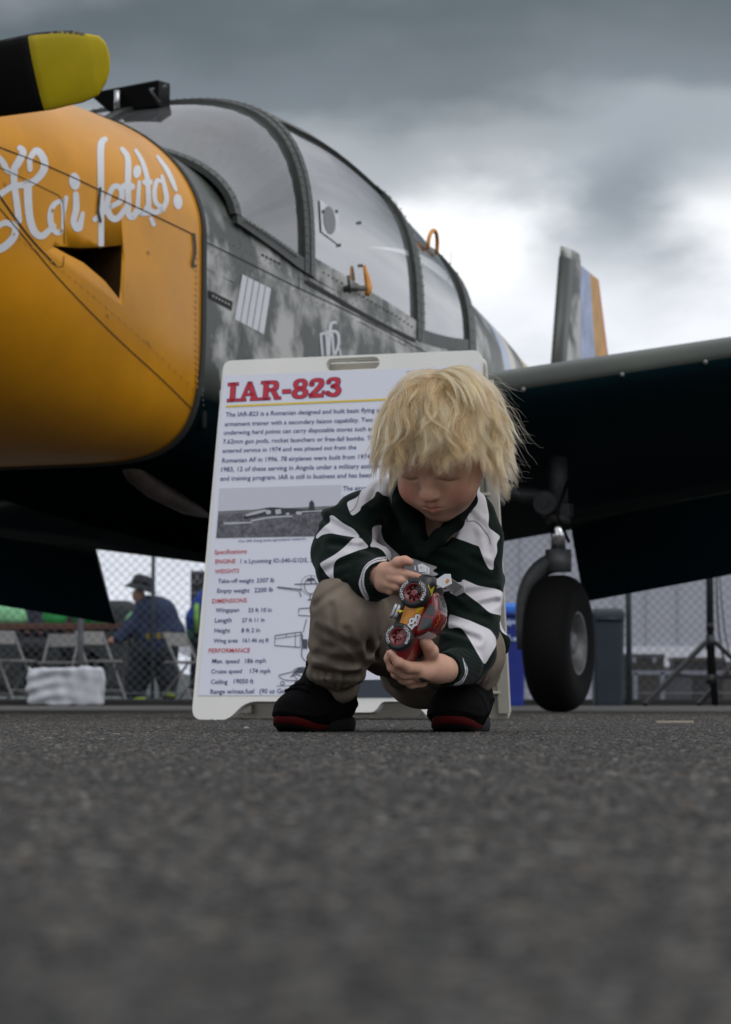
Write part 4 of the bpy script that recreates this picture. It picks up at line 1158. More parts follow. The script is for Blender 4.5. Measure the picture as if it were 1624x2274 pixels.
# black and white photograph printed on the sheet
M_psky = mat('photo_sky', (.52, .53, .60), .45); M_pfield = mat('photo_field', (.115, .115, .135), .5, var=.75, vscale=90, det=6); M_pdark = mat('photo_dark', (.025, .026, .034), .5)
M_pfar = mat('photo_far_field', (.16, .155, .17), .5, var=.3, vscale=60); M_plight = mat('photo_light', (.42, .43, .47), .5)
flat('photo_sky', px(poly2([(489, 1085), (759, 1077), (757, 1125), (486, 1136)])), M_psky)
_lay[0] += 40
flat('photo_field', px(poly2([(486, 1136), (757, 1123), (757, 1190), (481, 1195)])), M_pfield)
_lay[0] += 60
flat('photo_far_field', px(poly2([(486, 1137), (757, 1123), (757, 1131), (486, 1143)])), M_pfar)
_lay[0] += 60
V = [ribbon2([(545, 1150), (575, 1140), (605, 1136), (650, 1136), (700, 1136)], [8, 16, 18, 12, 7], 6), poly2([(686, 1137), (688, 1116), (694, 1111), (699, 1118), (700, 1137)])]
flat('photo_aeroplane_shape', px(merge2(V)), M_pdark)
_lay[0] += 60
V = [ribbon2([(548, 1145), (570, 1139), (590, 1134)], [4, 7, 5]), ribbon2([(560, 1157), (600, 1150), (650, 1147)], [4, 3]), poly2([(612, 1133), (624, 1131), (626, 1141), (614, 1143)]), disc2((597, 1138), 6, 5), disc2((665, 1140), 7, 4), ribbon2([(672, 1137), (720, 1135)], [3, 2]), disc2((640, 1142), 4, 3), ribbon2([(500, 1163), (560, 1161)], [5, 3])]
flat('photo_aeroplane_lights', px(merge2(V)), M_plight)
# three-view line drawing
V = []
ln = lambda pts, w=1.5: V.append(ribbon2(pts, w, 6, True, False)); sg = lambda pts, w=1.5: V.append(ribbon2(pts, w, 1, False, False))
ci = lambda cx, cy, rx, ry, w=1.4: V.append(ribbon2([(cx + rx * math.cos(q), cy + ry * math.sin(q)) for q in np.linspace(0, 2 * math.pi, 25)], w, 1, False, False))
ci(691, 1302, 14, 17); ci(691, 1300, 22, 22, .8); sg([(617, 1304), (672, 1310)], 2.2); sg([(617, 1306), (670, 1314)], 1); sg([(655, 1298), (727, 1296)], 2); sg([(692, 1280), (692, 1296)], 2); sg([(666, 1316), (670, 1326)], 2); sg([(690, 1320), (690, 1334)], 2); sg([(684, 1333), (697, 1332)], 2)
sg([(690, 1346), (690, 1360)], 2); sg([(665, 1352), (720, 1349), (720, 1370), (664, 1367), (665, 1352)], 1.6); sg([(682, 1375), (674, 1405)], 1.4); sg([(698, 1375), (706, 1405)], 1.4)
sg([(612, 1412), (668, 1404), (668, 1438), (611, 1434), (612, 1412)], 1.8); sg([(613, 1419), (668, 1411)], 1.2); sg([(637, 1409), (637, 1416)], 1.2); sg([(657, 1406), (657, 1437)], 1.1)
ln([(670, 1403), (672, 1430), (671, 1455), (677, 1466), (686, 1469), (696, 1466), (702, 1455)], 1.8); sg([(672, 1410), (672, 1420)], 3)
ln([(620, 1500), (632, 1497), (650, 1492), (662, 1484), (690, 1482), (720, 1486)], 1.6); ln([(620, 1502), (632, 1510), (660, 1512), (700, 1510), (725, 1505)], 1.6); ci(628, 1518, 4, 4); ci(662, 1517, 5, 5); sg([(615, 1524), (725, 1521)], 1.1); sg([(650, 1497), (664, 1512)], 1.4); ln([(646, 1504), (660, 1498), (682, 1510)], 2)
flat('line_drawing', px(merge2(V)), M_pline)
_lay[0] += 80
for q in ([(680, 1291), (684, 1285), (698, 1284), (702, 1290)], [(672, 1420), (684, 1420), (684, 1441), (674, 1441)], [(692, 1420), (703, 1419), (702, 1441), (692, 1441)], [(650, 1496), (664, 1484), (700, 1483), (690, 1494), (664, 1495)]):
    flat('drawing_fill', px(poly2(q)), M_pline)
# second printed picture at the sheet's lower edge and a pale one in the upper corner
flat('photo_sea', px(poly2([(788, 1511), (1060, 1505), (1060, 1548), (786, 1549)])), mat('photo_sea', (.018, .026, .045), .4, col2=(.30, .32, .36), vscale=34, edge=(.26, .34)))
flat('photo_pale', px(poly2([(904, 826), (1031, 821), (1031, 880), (904, 885)])), mat('photo_pale', (.50, .52, .62), .4, var=.1, vscale=20))
flat('photo_edge', px(ribbon2([(904, 826), (1031, 821)], 2, 1, False, False)), mat('photo_edge', (.30, .32, .38), .5))

# ================================================================== BEHIND THE AEROPLANE
YZ = .046                                                # height of the yard behind the kerb
FY = 18.62                                               # fence line
def gx(dx, D): return (dx - 812.0) / F * D
def gz(dy, D): return P(812, dy, D).z
M_galv = mat('galvanised_steel', (.20, .21, .23), .6, metal=.3, var=.25, vscale=20)
M_post = mat('fence_post_teal', (.045, .068, .080), .55, var=.3, vscale=10)
fence = empty('chain_link_fence', (0, FY, YZ)); tag(fence, 'chain-link fence with metal posts running along the kerb behind the aeroplane', 'fence')
FH = 2.0
g = MB(); pitch = .0725; x0, x1 = -6.5, 6.5
n = int((x1 - x0 + FH) / pitch)
for i in range(n):
    xs = x0 - FH + i * pitch
    for sgn in (1, -1):
        # zig-zag wire of the weave, clipped to the fence's ends
        a = Vector((xs, .002 * sgn, 0)); b = Vector((xs + FH, .002 * sgn, FH))
        if sgn < 0: a.x, b.x = xs + FH, xs
        def clip(p, q):
            d = q - p; t0, t1 = 0, 1
            for lim, s in ((x0, 1), (x1, -1)):
                if abs(d.x) < 1e-9: continue
                t = (lim - p.x) / d.x
                if d.x * s > 0: t0 = max(t0, t)
                else: t1 = min(t1, t)
            return (p + d * t0, p + d * t1) if t1 > t0 else None
        c = clip(a, b)
        if c: g.tube([c[0], c[1]], .0021, 4, False, False)
fm = g.build('wire_mesh', mat('weathered_wire', (.085, .09, .10), .7), fence, fix=False); tag(fm, kind='stuff')
for x, m in ((gx(181, FY), M_galv), (gx(1395, FY), M_post), (gx(181, FY) - 4.2, M_galv), (gx(1395, FY) + 4.2, M_galv)):
    g = MB(); g.tube([(x, -.035, -.05), (x, -.035, FH + .03)], .023, 12).ball((x, -.035, FH + .04), .026, 10, 5); g.build('fence_post', m, fence)
g = MB(); g.tube([(x0, .035, FH), (x1, .035, FH)], .018, 8); g.build('top_rail', M_galv, fence)
g = MB(); g.tube([(x0, -.004, .05), (x1, -.004, .05)], .003, 6); g.build('tension_wire', M_galv, fence)

# recycling bin
def bin_(name, dx0, dx1, dytop, D, m, mlid, label, cat_, handle=True):
    x0, x1 = gx(dx0, D), gx(dx1, D); w = x1 - x0; h = gz(dytop, D); xc = (x0 + x1) / 2
    r = empty(name, (xc, D, 0)); tag(r, label, cat_)
    g = MB(); rings = []
    for z, k in ((0.0, .84), (.03, .86), (h * .86, .97), (h * .86, 1.0), (h * .90, 1.0), (h * .90, .97)):
        rings.append([Vector((a * w / 2 * k, b * w / 2 * k * 1.1, z)) for a, b in ((-.8, -1), (.8, -1), (1, -.8), (1, .8), (.8, 1), (-.8, 1), (-1, .8), (-1, -.8))])
    g.loft(rings, True, False, True); body = g.build('bin_body', m, r, bevel=.006)
    g = MB(); rings = []
    for z, k in ((h * .905, 1.04), (h * .96, 1.03), (h, .86)):
        rings.append([Vector((a * w / 2 * k, b * w / 2 * k * 1.1, z)) for a, b in ((-.8, -1), (.8, -1), (1, -.8), (1, .8), (.8, 1), (-.8, 1), (-1, .8), (-1, -.8))])
    g.loft(rings, True, False, True); g.build('bin_lid', mlid, r, bevel=.008)
    g = MB(); g.tube([(-w * .4, -w * .58, h * .89), (w * .4, -w * .58, h * .89)], .012); g.build('bin_handle', m, r)
    return r, w, h
rb, w, h = bin_('recycling_bin', 1096, 1166, 1340, 17.4, mat('bin_blue', (.006, .022, .22), .45, var=.25, vscale=6), mat('lid_blue', (.02, .16, .62), .45), 'blue recycling bin with a bright blue lid beside the main wheel', 'bin')
# the arrows of the recycling mark
V = []
for k in range(3):
    q0 = 2 * math.pi * k / 3 + .5
    V.append(ribbon2([(.062 * math.cos(q0 + t), .062 * math.sin(q0 + t)) for t in np.linspace(0, 1.35, 6)], .024, 3, True, False))
    e = q0 + 1.35; c = Vector((.062 * math.cos(e), .062 * math.sin(e))); t = Vector((-math.sin(e), math.cos(e))); nn = Vector((math.cos(e), math.sin(e)))
    V.append(([c + nn * .03, c - nn * .03, c + t * .045], [(0, 1, 2)]))
vv, ff = merge2(V); g = MB(); cx = gx(1138, 17.3) - rb.location.x; cz = gz(1401, 17.3)
g.add([(cx + p.x, -w * .56, cz + p.y) for p in vv], ff); g.build('recycling_mark', mat('mark_white', (.35, .42, .62), .6), rb, fix=False)
bin_('litter_bin', 1312, 1384, 1352, 17.8, mat('bin_slate', (.012, .022, .034), .5, var=.3, vscale=6), mat('lid_slate', (.016, .026, .034), .5), 'dark slate bin standing between the main wheel and the fence post', 'bin')

# tripod stands
M_stand = mat('stand_black', (.006, .006, .008), .5)
def tripod(dx, D, hub_dy, span, label, top):
    x = gx(dx, D); hz = gz(hub_dy, D)
    r = empty('tripod_stand', (x, D, 0)); tag(r, label, 'stand', 'tripod stands by the fence')
    g = MB(); g.tube([(0, 0, .16), (0, 0, top)], .027, 10); g.build('pole', M_stand, r)
    g = MB(); g.tube([(0, 0, hz - .05), (0, 0, hz + .05)], .034, 10).tube([(0, 0, hz + .09), (0, 0, hz + .13)], .03, 10).tube([(0, -.03, hz + .11), (.0, -.07, hz + .11)], .012, 8); g.build('collar', M_stand, r)
    for k, q in enumerate((math.radians(200), math.radians(-25), math.radians(80))):
        e = Vector((span * math.cos(q), span * math.sin(q) * .8, .012)); s = Vector((.035 * math.cos(q), .035 * math.sin(q), hz))
        g = MB(); g.bar(s, e, .052, .03); lg = g.build('leg', M_stand, r, bevel=.003)
        g = MB(); g.ball(e, (.02, .02, .012)); g.build('rubber_foot', M_rub, lg)
        g = MB(); m_ = s.lerp(e, .52); g.bar(m_, (0, 0, .19), .034, .02); g.build('brace', M_stand, r)
    g = MB(); g.tube([(0, 0, .15), (0, 0, .22)], .03, 10); g.build('lower_collar', M_stand, r)
    return r
tripod(1577, 16.8, 1426, .50, 'black tripod stand nearest the fence post, its pole rising behind the wing', 1.75)
tripod(1668, 17.3, 1440, .42, 'black tripod stand mostly beyond the right edge of the photo', 1.6)
g = MB(); D = 16.9; zs = [(1592, 1270), (1593, 1340), (1596, 1400), (1603, 1450), (1616, 1490), (1640, 1520)]
o = empty('cable', (gx(1592, D), D, 0))
g.tube([Vector((gx(a, D), D, gz(b, D))) - o.location for a, b in zs] + [Vector((gx(1690, D), D, .012)) - o.location], .008, 6); g.build('cable_run', mat('cable_grey', (.08, .08, .09), .6), o)
g = MB(); g.tube([Vector((gx(a + 9 + (b - 1270) * .05, D), D + .05, gz(b, D))) - o.location for a, b in zs] + [Vector((gx(1700, D), D + .05, .012)) - o.location] , .006, 6); g.build('cable_run', mat('cable_grey2', (.10, .10, .11), .6), o)
tag(o, 'grey cable hanging down beside the tripod stand pole', 'cable')

# white folding chairs
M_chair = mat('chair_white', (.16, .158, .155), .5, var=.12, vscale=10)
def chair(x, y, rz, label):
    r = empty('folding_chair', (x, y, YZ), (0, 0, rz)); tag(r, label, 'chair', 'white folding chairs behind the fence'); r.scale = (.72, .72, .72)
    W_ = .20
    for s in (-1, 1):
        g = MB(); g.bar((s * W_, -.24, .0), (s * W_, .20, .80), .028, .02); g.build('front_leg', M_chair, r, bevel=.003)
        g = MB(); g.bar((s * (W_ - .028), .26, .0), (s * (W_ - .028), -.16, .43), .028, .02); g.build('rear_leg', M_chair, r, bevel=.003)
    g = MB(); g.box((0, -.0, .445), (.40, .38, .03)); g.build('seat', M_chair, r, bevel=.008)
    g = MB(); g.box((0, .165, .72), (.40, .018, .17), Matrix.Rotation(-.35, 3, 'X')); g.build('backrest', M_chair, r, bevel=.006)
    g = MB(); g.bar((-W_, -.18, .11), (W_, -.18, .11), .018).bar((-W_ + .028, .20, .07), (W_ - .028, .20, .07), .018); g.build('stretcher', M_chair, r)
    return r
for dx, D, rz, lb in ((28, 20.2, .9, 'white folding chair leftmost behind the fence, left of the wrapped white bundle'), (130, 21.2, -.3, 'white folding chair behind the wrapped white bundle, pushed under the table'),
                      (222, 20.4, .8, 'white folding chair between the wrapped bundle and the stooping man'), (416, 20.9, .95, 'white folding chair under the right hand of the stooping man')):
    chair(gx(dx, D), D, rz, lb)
# trestle table with brown top
tb = empty('trestle_table', (gx(95, 22.2), 22.2, YZ)); tag(tb, 'long table with a brown edge behind the fence, left of the stooping man', 'table')
g = MB(); g.box((0, 0, .66), (1.75, .7, .055)); g.build('tabletop', mat('table_brown', (.085, .028, .012), .6, var=.4, vscale=9), tb, bevel=.005)
for s in (-.78, .78):
    for t in (-.28, .28):
        g = MB(); g.bar((s, t, 0), (s, t, .64), .035); g.build('leg', M_darksteel, tb)
M_gr = mat('bright_green_bag', (.01, .30, .06), .6, var=.35, vscale=8); M_gr2 = mat('pale_green', (.20, .50, .26), .6, var=.3, vscale=12)
def lump(name, dx, dy, D, rx, rz, m, label, cat_, z0=None, grp=None, tilt=0):
    zt = YZ + .6875 if z0 is None else z0
    r = MB(); 
    R = Matrix.Rotation(tilt, 3, 'Y')
    ring = []
    for z, k in ((0, .92), (.25, 1.02), (.62, .98), (.85, .8), (1, .45)):
        ring.append([R @ Vector((rx * k * math.copysign(abs(math.cos(q)) ** .6, math.cos(q)), rx * .6 * k * math.copysign(abs(math.sin(q)) ** .6, math.sin(q)), z * rz)) + Vector((.012 * math.sin(q * 3 + z * 5), 0, 0)) for q in [2 * math.pi * i / 20 for i in range(20)]])
    r.loft(ring, True, True, True); o = r.build(name, m, None); o.location = (gx(dx, D), D, zt); tag(o, label, cat_, grp); return o
lump('green_bag', 22, 1390, 22.0, .15, .17, M_gr2, 'pale green bag with a yellow base at the left end of the table', 'bag', None, 'green bags on the table')
lump('green_bag', 122, 1390, 22.1, .10, .24, M_gr, 'vivid green bag at the middle of the table', 'bag', None, 'green bags on the table')
lump('green_bag', 205, 1370, 22.2, .17, .30, M_gr, 'green bag in front of a pale one, second along the table from the right', 'bag', None, 'green bags on the table')
lump('green_box', 330, 1400, 22.0, .20, .13, M_gr2, 'pale green box at the right table end by the stooping man', 'box')
# dark vans / equipment behind the table closing the view
M_dkv = mat('dark_backdrop', (.022, .028, .030), .8, var=.5, vscale=3)
vb = empty('parked_trailer', (gx(60, 25), 25.4, YZ)); tag(vb, 'dark parked trailer behind the long table', 'trailer')
g = MB(); g.box((0, 0, .53), (2.3, 1.2, .98)); g.build('trailer_body', M_dkv, vb, bevel=.12, segs=4)
for s in (-.6, .6):
    g = MB(); g.lathe([(0, -.08), (.24, -.08), (.27, -.04), (.27, .04), (.24, .08), (0, .08)], Matrix.Translation((s, -.52, .27)) @ Matrix.Rotation(math.pi / 2, 4, 'X'), 24); g.build('wheel', M_rub, vb)
g = MB(); g.box((-.2, -.61, .78), (1.7, .02, .22)); g.build('window_band', mat('van_glass', (.01, .01, .013), .1), vb)

# wrapped white bundle in front of the fence
def bundle():
    D = 18.2; x0, x1 = gx(68, D), gx(229, D); h = gz(1481, D) - .01
    prims = []
    pr = lambda p: None
    w = (x1 - x0) / 2; c = np.array([(x0 + x1) / 2, D, h / 2])
    def f(p):
        q = np.abs(p - c.astype(np.float32)) - np.array([w - .02, .13, h / 2 - .02], np.float32)
        d = np.linalg.norm(np.maximum(q, 0), axis=1) + np.minimum(q.max(1), 0) - .02
        zz = p[:, 2]
        return d + .007 * np.sin(zz * 70 + 2.2 * np.sin(p[:, 0] * 9) + 1.0) * np.clip((.12 - (p[:, 0] - c[0])) / .2, .15, 1) + .010 * wob(p, 38, 3, 6) + .006 * wob(p, 85, 8, 6)
    v, fc = nets(f, c - np.array([w + .05, .2, h / 2 + .05]), c + np.array([w + .05, .2, h / 2 + .05]), .007)
    v[:, 2] = np.maximum(v[:, 2], 0.001)
    o = mesh_np('wrapped_bundle', v - np.array([c[0], D, 0]), fc, mat('white_sheet', (.46, .47, .52), .7, var=.08, vscale=12), None)
    o.location = (c[0], D, 0); tag(o, 'low bundle wrapped in crumpled white sheeting at the foot of the fence', 'bundle')
bundle()

# equipment rack
D = 22.5; x0, x1 = gx(424, D), gx(515, D)
rk = empty('equipment_rack', ((x0 + x1) / 2, D, YZ)); tag(rk, 'tall dark rack with pale shelf edges behind the person in blue', 'rack')
h = gz(1268, D) - YZ
g = MB(); g.box((0, .15, h / 2), (x1 - x0, .4, h)); g.build('cabinet', mat('rack_black', (.012, .013, .018), .6, var=.4, vscale=6), rk, bevel=.01)
for dy, t in ((1272, .025), (1293, .03), (1318, .02)):
    g = MB(); g.box((0, -.06, gz(dy, D) - YZ), ((x1 - x0) * .96, .02, t)); g.build('shelf_edge', mat('shelf_grey', (.12, .125, .14), .5), rk)
g = MB(); g.box((-.13, -.06, gz(1285, D) - YZ), (.03, .02, .12)); g.build('upright', mat('shelf_grey_b', (.14, .14, .15), .5), rk)

# awning pole
D = 21.4; x = gx(340, D)
aw = empty('awning_pole', (x, D, YZ)); tag(aw, 'thin dark awning pole rising behind the stooping man', 'pole')
g = MB(); g.tube([(0, 0, 0), (0, 0, 2.2)], .018, 10); g.build('pole_tube', M_post, aw)
g = MB(); g.box((0, 0, .006), (.12, .12, .012)); g.build('base_plate', M_post, aw)

# far away: a pale hangar, a low dark line of stores and a wooded rise
hg = empty('hangar', (16, 120, .0)); tag(hg, 'long pale grey hangar far beyond the fence on the right', 'building')
M_hang = mat('hangar_wall', (.36, .375, .43), .7, var=.05, vscale=.4); M_hang2 = mat('hangar_band', (.56, .57, .63), .7)
g = MB(); g.box((0, 0, 4.3), (42, 16, 8.6)); g.build('hangar_wall', M_hang, hg)
g = MB()
for i in range(29): g.box((-20.5 + i * 1.46, -8.06, 5.4), (.05, .03, 6.2))
rb_ = g.build('wall_rib', M_hang, hg); tag(rb_, kind='stuff')
g = MB(); g.box((0, -8.08, 2.0), (41.6, .1, 1.0)); g.build('pale_band', M_hang2, hg)
g = MB(); g.box((0, -8.3, 1.45), (41.6, .25, .22)); g.build('rail', mat('rail_dark', (.10, .11, .12), .6), hg)
g = MB(); g.loft([[Vector((x, -8.3, 8.6)), Vector((x, 0, 10.2)), Vector((x, 8.3, 8.6)), Vector((x, 8.3, 8.5)), Vector((x, -8.3, 8.5))] for x in (-21.3, 21.3)], True, False, True); g.build('hangar_roof', mat('roof_grey', (.26, .27, .30), .6), hg)
rng2 = np.random.default_rng(5)
ms = [mat('store_%d' % i, c, .7, var=.5, vscale=2) for i, c in enumerate(((.028, .025, .024), (.055, .058, .07), (.018, .019, .022), (.07, .06, .055)))]
lab = ['low dark crate', 'low bluish-grey container', 'low black storage case', 'low brownish pallet stack']
pos = ['just right of the fence post', 'right of the fence post, left of the tripod pole', 'behind the foot of the tripod pole', 'right of the tripod pole']
for k, (dx, w_, h_, mi) in enumerate(((1425, .55, .62, 0), (1480, .62, .42, 1), (1545, .70, .60, 2), (1600, .80, .55, 3), (1385, .5, .55, 2))):
    D = 33 + k * .7
    b = empty('storage_case', (gx(dx, D), D, YZ)); tag(b, lab[mi] + ' beyond the fence, ' + (pos + ['left of the fence post, behind the slate bin'])[k], 'crate', 'stores lying beyond the fence')
    g = MB(); g.box((0, 0, h_ * .44), (w_, .5, h_ * .88)); bb = g.build('case_body', ms[mi], b, bevel=.015)
    g = MB(); g.box((0, 0, h_ * .94), (w_ * 1.03, .52, h_ * .11)); g.build('case_lid', ms[(mi + 1) % 4], b, bevel=.01)
    for s in (-.25, .25):
        g = MB(); g.box((s * w_, -.26, h_ * .86), (.05, .02, .07)); g.build('latch', M_galv, b)
g = MB(); g.bar((gx(1400, 30), 30, .38), (gx(1660, 30), 30, .38), .05, .05)
for dx in (1410, 1470, 1640): g.bar((gx(dx, 30), 30, YZ), (gx(dx, 30), 30, .38), .05, .05)
o = g.build('barrier_rail', mat('barrier', (.17, .18, .22), .6), None); tag(o, 'low pale barrier rail beyond the fence on the right', 'barrier')

def hill():
    g = MB(); rows = []
    for j, y in enumerate(np.linspace(140, 230, 8)):
        row = []
        for x in np.linspace(-90, 90, 91):
            hgt = 2.6 * math.exp(-((x + 17) / 7.0) ** 2) + 1.2 + .8 * math.sin(x * .09) + .35 * math.sin(x * .8 + y) + .3 * math.sin(x * 1.7)
            row.append(Vector((x, y, max(.0, hgt) * math.sin(math.pi * j / 7) * (.9 if x < 30 else .7) - .2)))
        rows.append(row)
    g.loft(rows, False, True); o = g.build('wooded_hill', mat('hill_green', (.055, .068, .068), .9, var=.4, vscale=.6), None); tag(o, kind='structure')
hill()
# a splinter of wood lying on the tarmac
g = MB(); p = P(1500, 1607, 4.6); g.bar((p.x - .036, 4.60, .0035), (p.x + .036, 4.615, .0035), .006, .004)
o = g.build('wood_splinter', mat('splinter', (.33, .28, .22), .7), None); tag(o, 'thin pale splinter of wood lying on the tarmac at right', 'splinter')
g = MB(); p = P(547, 1618, 3.62); g.ball((p.x, 3.62, .0025), (.005, .004, .003), 7, 4)
o = g.build('paper_scrap', mat('paper', (.30, .30, .34), .8), None); tag(o, 'tiny white paper scrap on the tarmac before the sandwich board', 'scrap')
# ================================================================== THE CHILD
def bp(dx, dy, yo): return np.array(B(dx, dy, yo), np.float32)
def rp(n): return n / 1588.0
person = empty('person', (B(900, 1560, .06).x, 3.44, 0))
tag(person, 'small child with tousled blond hair squatting and looking down at a toy car', 'person')
PO = np.array(person.location, np.float32)

# --- frame of the head
Hc = np.array(P(982, 986, 3.315), np.float32)
hf = np.array([-.30, -.735, -.60]); hf /= np.linalg.norm(hf)
hu = np.array([0, 0, 1.0]) - hf * hf[2]; hu /= np.linalg.norm(hu)
hr = np.cross(hf, hu)                                    # towards the viewer's left ... checked below
if hr[0] > 0: hr = -hr
roll = math.radians(-4)
hu, hr = hu * math.cos(roll) + hr * math.sin(roll), hr * math.cos(roll) - hu * math.sin(roll)
HR = np.stack([hr, hf, hu], 1).astype(np.float32)        # columns: side, forward, up
def hp(s, f, u): return (Hc + HR @ np.array([s, f, u], np.float32)).astype(np.float32)

SK = 1.0
skull = ('e', hp(0, -.008, .018), (.069, .086, .076), HR)
def body_prims():
    p = []
    p.append(('e', hp(0, -.008, .018), (.069, .086, .076), HR, .01))
    p.append(('e', hp(0, .018, -.030), (.056, .058, .060), HR, .02))          # mid face
    p.append(('e', hp(0, .030, -.066), (.034, .034, .026), HR, .022))         # jaw
    p.append(('e', hp(0, .052, -.078), (.015, .012, .012), HR, .014))         # chin
    for s in (-1, 1):
        p.append(('e', hp(s * .030, .047, -.043), (.024, .021, .023), HR, .016))  # cheeks
        p.append(('c', hp(s * .014, .066, .012), hp(s * .040, .054, .008), .007, .006, .014))   # brow
        p.append(('e', hp(s * .071, -.012, -.020), (.008, .018, .026), HR, .006))   # ears
    # nose
    p.append(('c', hp(0, .068, .002), hp(0, .082, -.026), .0055, .0075, .010))
    p.append(('e', hp(0, .086, -.031), (.0088, .0085, .0078), HR, .006))
    for s in (-1, 1): p.append(('e', hp(s * .0085, .079, -.034), (.0058, .0065, .0055), HR, .005))
    # muzzle and lips
    p.append(('e', hp(0, .062, -.052), (.020, .016, .014), HR, .014))
    p.append(('c', hp(-.0135, .0722, -.0515), hp(.0, .0770, -.0503), .0024, .0042, .003)); p.append(('c', hp(.0135, .0722, -.0515), hp(.0, .0770, -.0503), .0024, .0042, .003))
    p.append(('c', hp(-.0115, .0712, -.0577), hp(.0, .0748, -.0596), .0026, .0046, .003)); p.append(('c', hp(.0115, .0712, -.0577), hp(.0, .0748, -.0596), .0026, .0046, .003))
    # closed, lowered lids
    for s in (-1, 1): p.append(('e', hp(s * .027, .058, -.006), (.0135, .0125, .0095), HR, .004))
    # neck, trunk and limbs, one continuous figure inside the clothes
    nk = bp(982, 1178, .03)
    p += chain([hp(0, -.022, -.045), nk, bp(990, 1215, .05)], [.036, .035, .038])
    p += chain([bp(985, 1225, .055), bp(1000, 1330, .10), bp(968, 1462, .14)], [.042, .044, .038])
    p += chain([bp(985, 1215, .05), bp(850, 1128, .035), bp(775, 1215, -.02), bp(795, 1275, -.07)], [.022, .020, .017, .017])
    p += chain([bp(985, 1215, .05), bp(1060, 1185, .04), bp(1068, 1385, .01), bp(1030, 1460, -.05)], [.022, .020, .018, .017])
    for kx, ky, ko, ax, ay, ao in ((755, 1345, -.09, 752, 1520, .0), (1062, 1432, .015, 1040, 1530, .03)):
        p += chain([bp(960, 1470, .14), bp(kx, ky, ko), bp(ax, ay, ao)], [.034, .022, .015])
    p += chain([bp(752, 1520, .0), bp(725, 1600, .02)], [.015, .013]); p += chain([bp(1040, 1530, .03), bp(1030, 1600, .03)], [.015, .013])
    return p
def hands():
    """right hand (viewer's left) pokes at the rear wheel; left hand cups the nose of the car"""
    p = []
    C = lambda pts, rs, k=.004: [('c', *q[1:], k) for q in chain([bp(*a) for a in pts], [rp(r) for r in rs])]
    # viewer's left: wrist, palm, thumb on top, three fingers
    yo = -.150
    p += C([(800, 1278, -.07), (838, 1283, -.115), (862, 1283, -.145)], [29, 25, 24], .010)
    p += C([(856, 1268, yo), (872, 1272, yo - .012)], [20, 16], .010)
    p += C([(852, 1298, yo), (868, 1300, yo - .008)], [18, 13], .010)
    p += C([(868, 1262, yo - .008), (884, 1249, yo - .018), (899, 1245.5, yo - .022), (910, 1248, yo - .024)], [13, 11.5, 10, 8.5], .004)    # thumb
    p += C([(872, 1269, yo - .014), (900, 1275, yo - .016), (930, 1282, yo - .004)], [11.5, 10, 8], .0022)
    p += C([(868, 1284, yo - .014), (890, 1290, yo - .018), (916, 1297, yo - .004)], [11, 9.8, 8], .0022)
    p += C([(862, 1298, yo - .010), (880, 1304, yo - .014), (902, 1307, yo - .002)], [10.5, 9.4, 8], .0022)
    p += C([(856, 1308, yo - .004), (868, 1313, yo - .008), (884, 1315, yo + .004)], [9.5, 8.6, 7], .0022)
    # viewer's right: palm under the bonnet
    yo = -.165
    p += C([(1062, 1470, -.03), (1012, 1488, -.10), (975, 1486, -.150)], [30, 27, 30], .012)
    p += C([(975, 1484, -.152), (938, 1492, yo - .004)], [27, 23], .010)
    p += C([(962, 1470, -.158), (957, 1446, yo - .010), (949, 1433, yo - .020), (939, 1424.5, yo - .026)], [17, 14.5, 12, 9], .006)   # thumb
    p += C([(930, 1484, yo - .012), (905, 1482, yo - .030), (885, 1471, yo - .044), (869, 1451, yo - .046)], [14, 12.5, 11, 9], .003)
    p += C([(928, 1494, yo - .004), (898, 1496, yo - .020), (872, 1482, yo - .030), (864, 1462, yo - .032), (869, 1441, yo - .030)], [13.5, 12, 11, 10, 8], .003)
    p += C([(930, 1504, yo + .004), (902, 1508, yo - .006), (880, 1496, yo - .012), (872, 1476, yo - .012)], [13, 12, 10.5, 8], .003)
    p += C([(938, 1514, yo + .012), (915, 1518, yo + .006), (894, 1508, yo), (884, 1490, yo)], [12, 10.5, 9.5, 8], .003)
    return p
BP = body_prims() + hands()
fbody = union(BP, .012)
def body_f(p):
    d = fbody(p)
    # sockets, mouth line, nostrils, philtrum, nails
    def cut(d, e, k): return -smin(-d, e, k)
    for s in (-1, 1):
        d = cut(d, np.minimum(cap_d(p, hp(s * .014, .0735, -.0095), hp(s * .028, .0715, -.0150), .0013, .0014), cap_d(p, hp(s * .028, .0715, -.0150), hp(s * .041, .0645, -.0165), .0014, .0011)), .004)
        d = cut(d, ell_d(p, hp(s * .0048, .086, -.0385), (.0026, .003, .0022), HR), .0015)
    d = cut(d, cap_d(p, hp(-.0150, .0745, -.0547), hp(0, .0805, -.0550), .0009, .0012), .0016)
    d = cut(d, cap_d(p, hp(.0150, .0745, -.0547), hp(0, .0805, -.0550), .0009, .0012), .0016)
    return d
lo, hi = bounds(BP, .012)
bv, bf = nets(body_f, lo, hi, .0017)
def falloff(p, c, r): return np.exp(-(np.linalg.norm(p - c, axis=1) / r) ** 2)
def mixc(c, col, w): return c * (1 - w[:, None]) + np.array(col) * w[:, None]
col = np.tile(np.array([.53, .305, .22]), (len(bv), 1))
col = mixc(col, (.48, .185, .135),   .55 * falloff(bv, hp(-.036, .066, -.040), .017)); col = mixc(col, (.48, .165, .125), .65 * falloff(bv, hp(.036, .066, -.040), .018))
col = mixc(col, (.48, .20, .145), .5 * falloff(bv, hp(0, .094, -.031), .009))
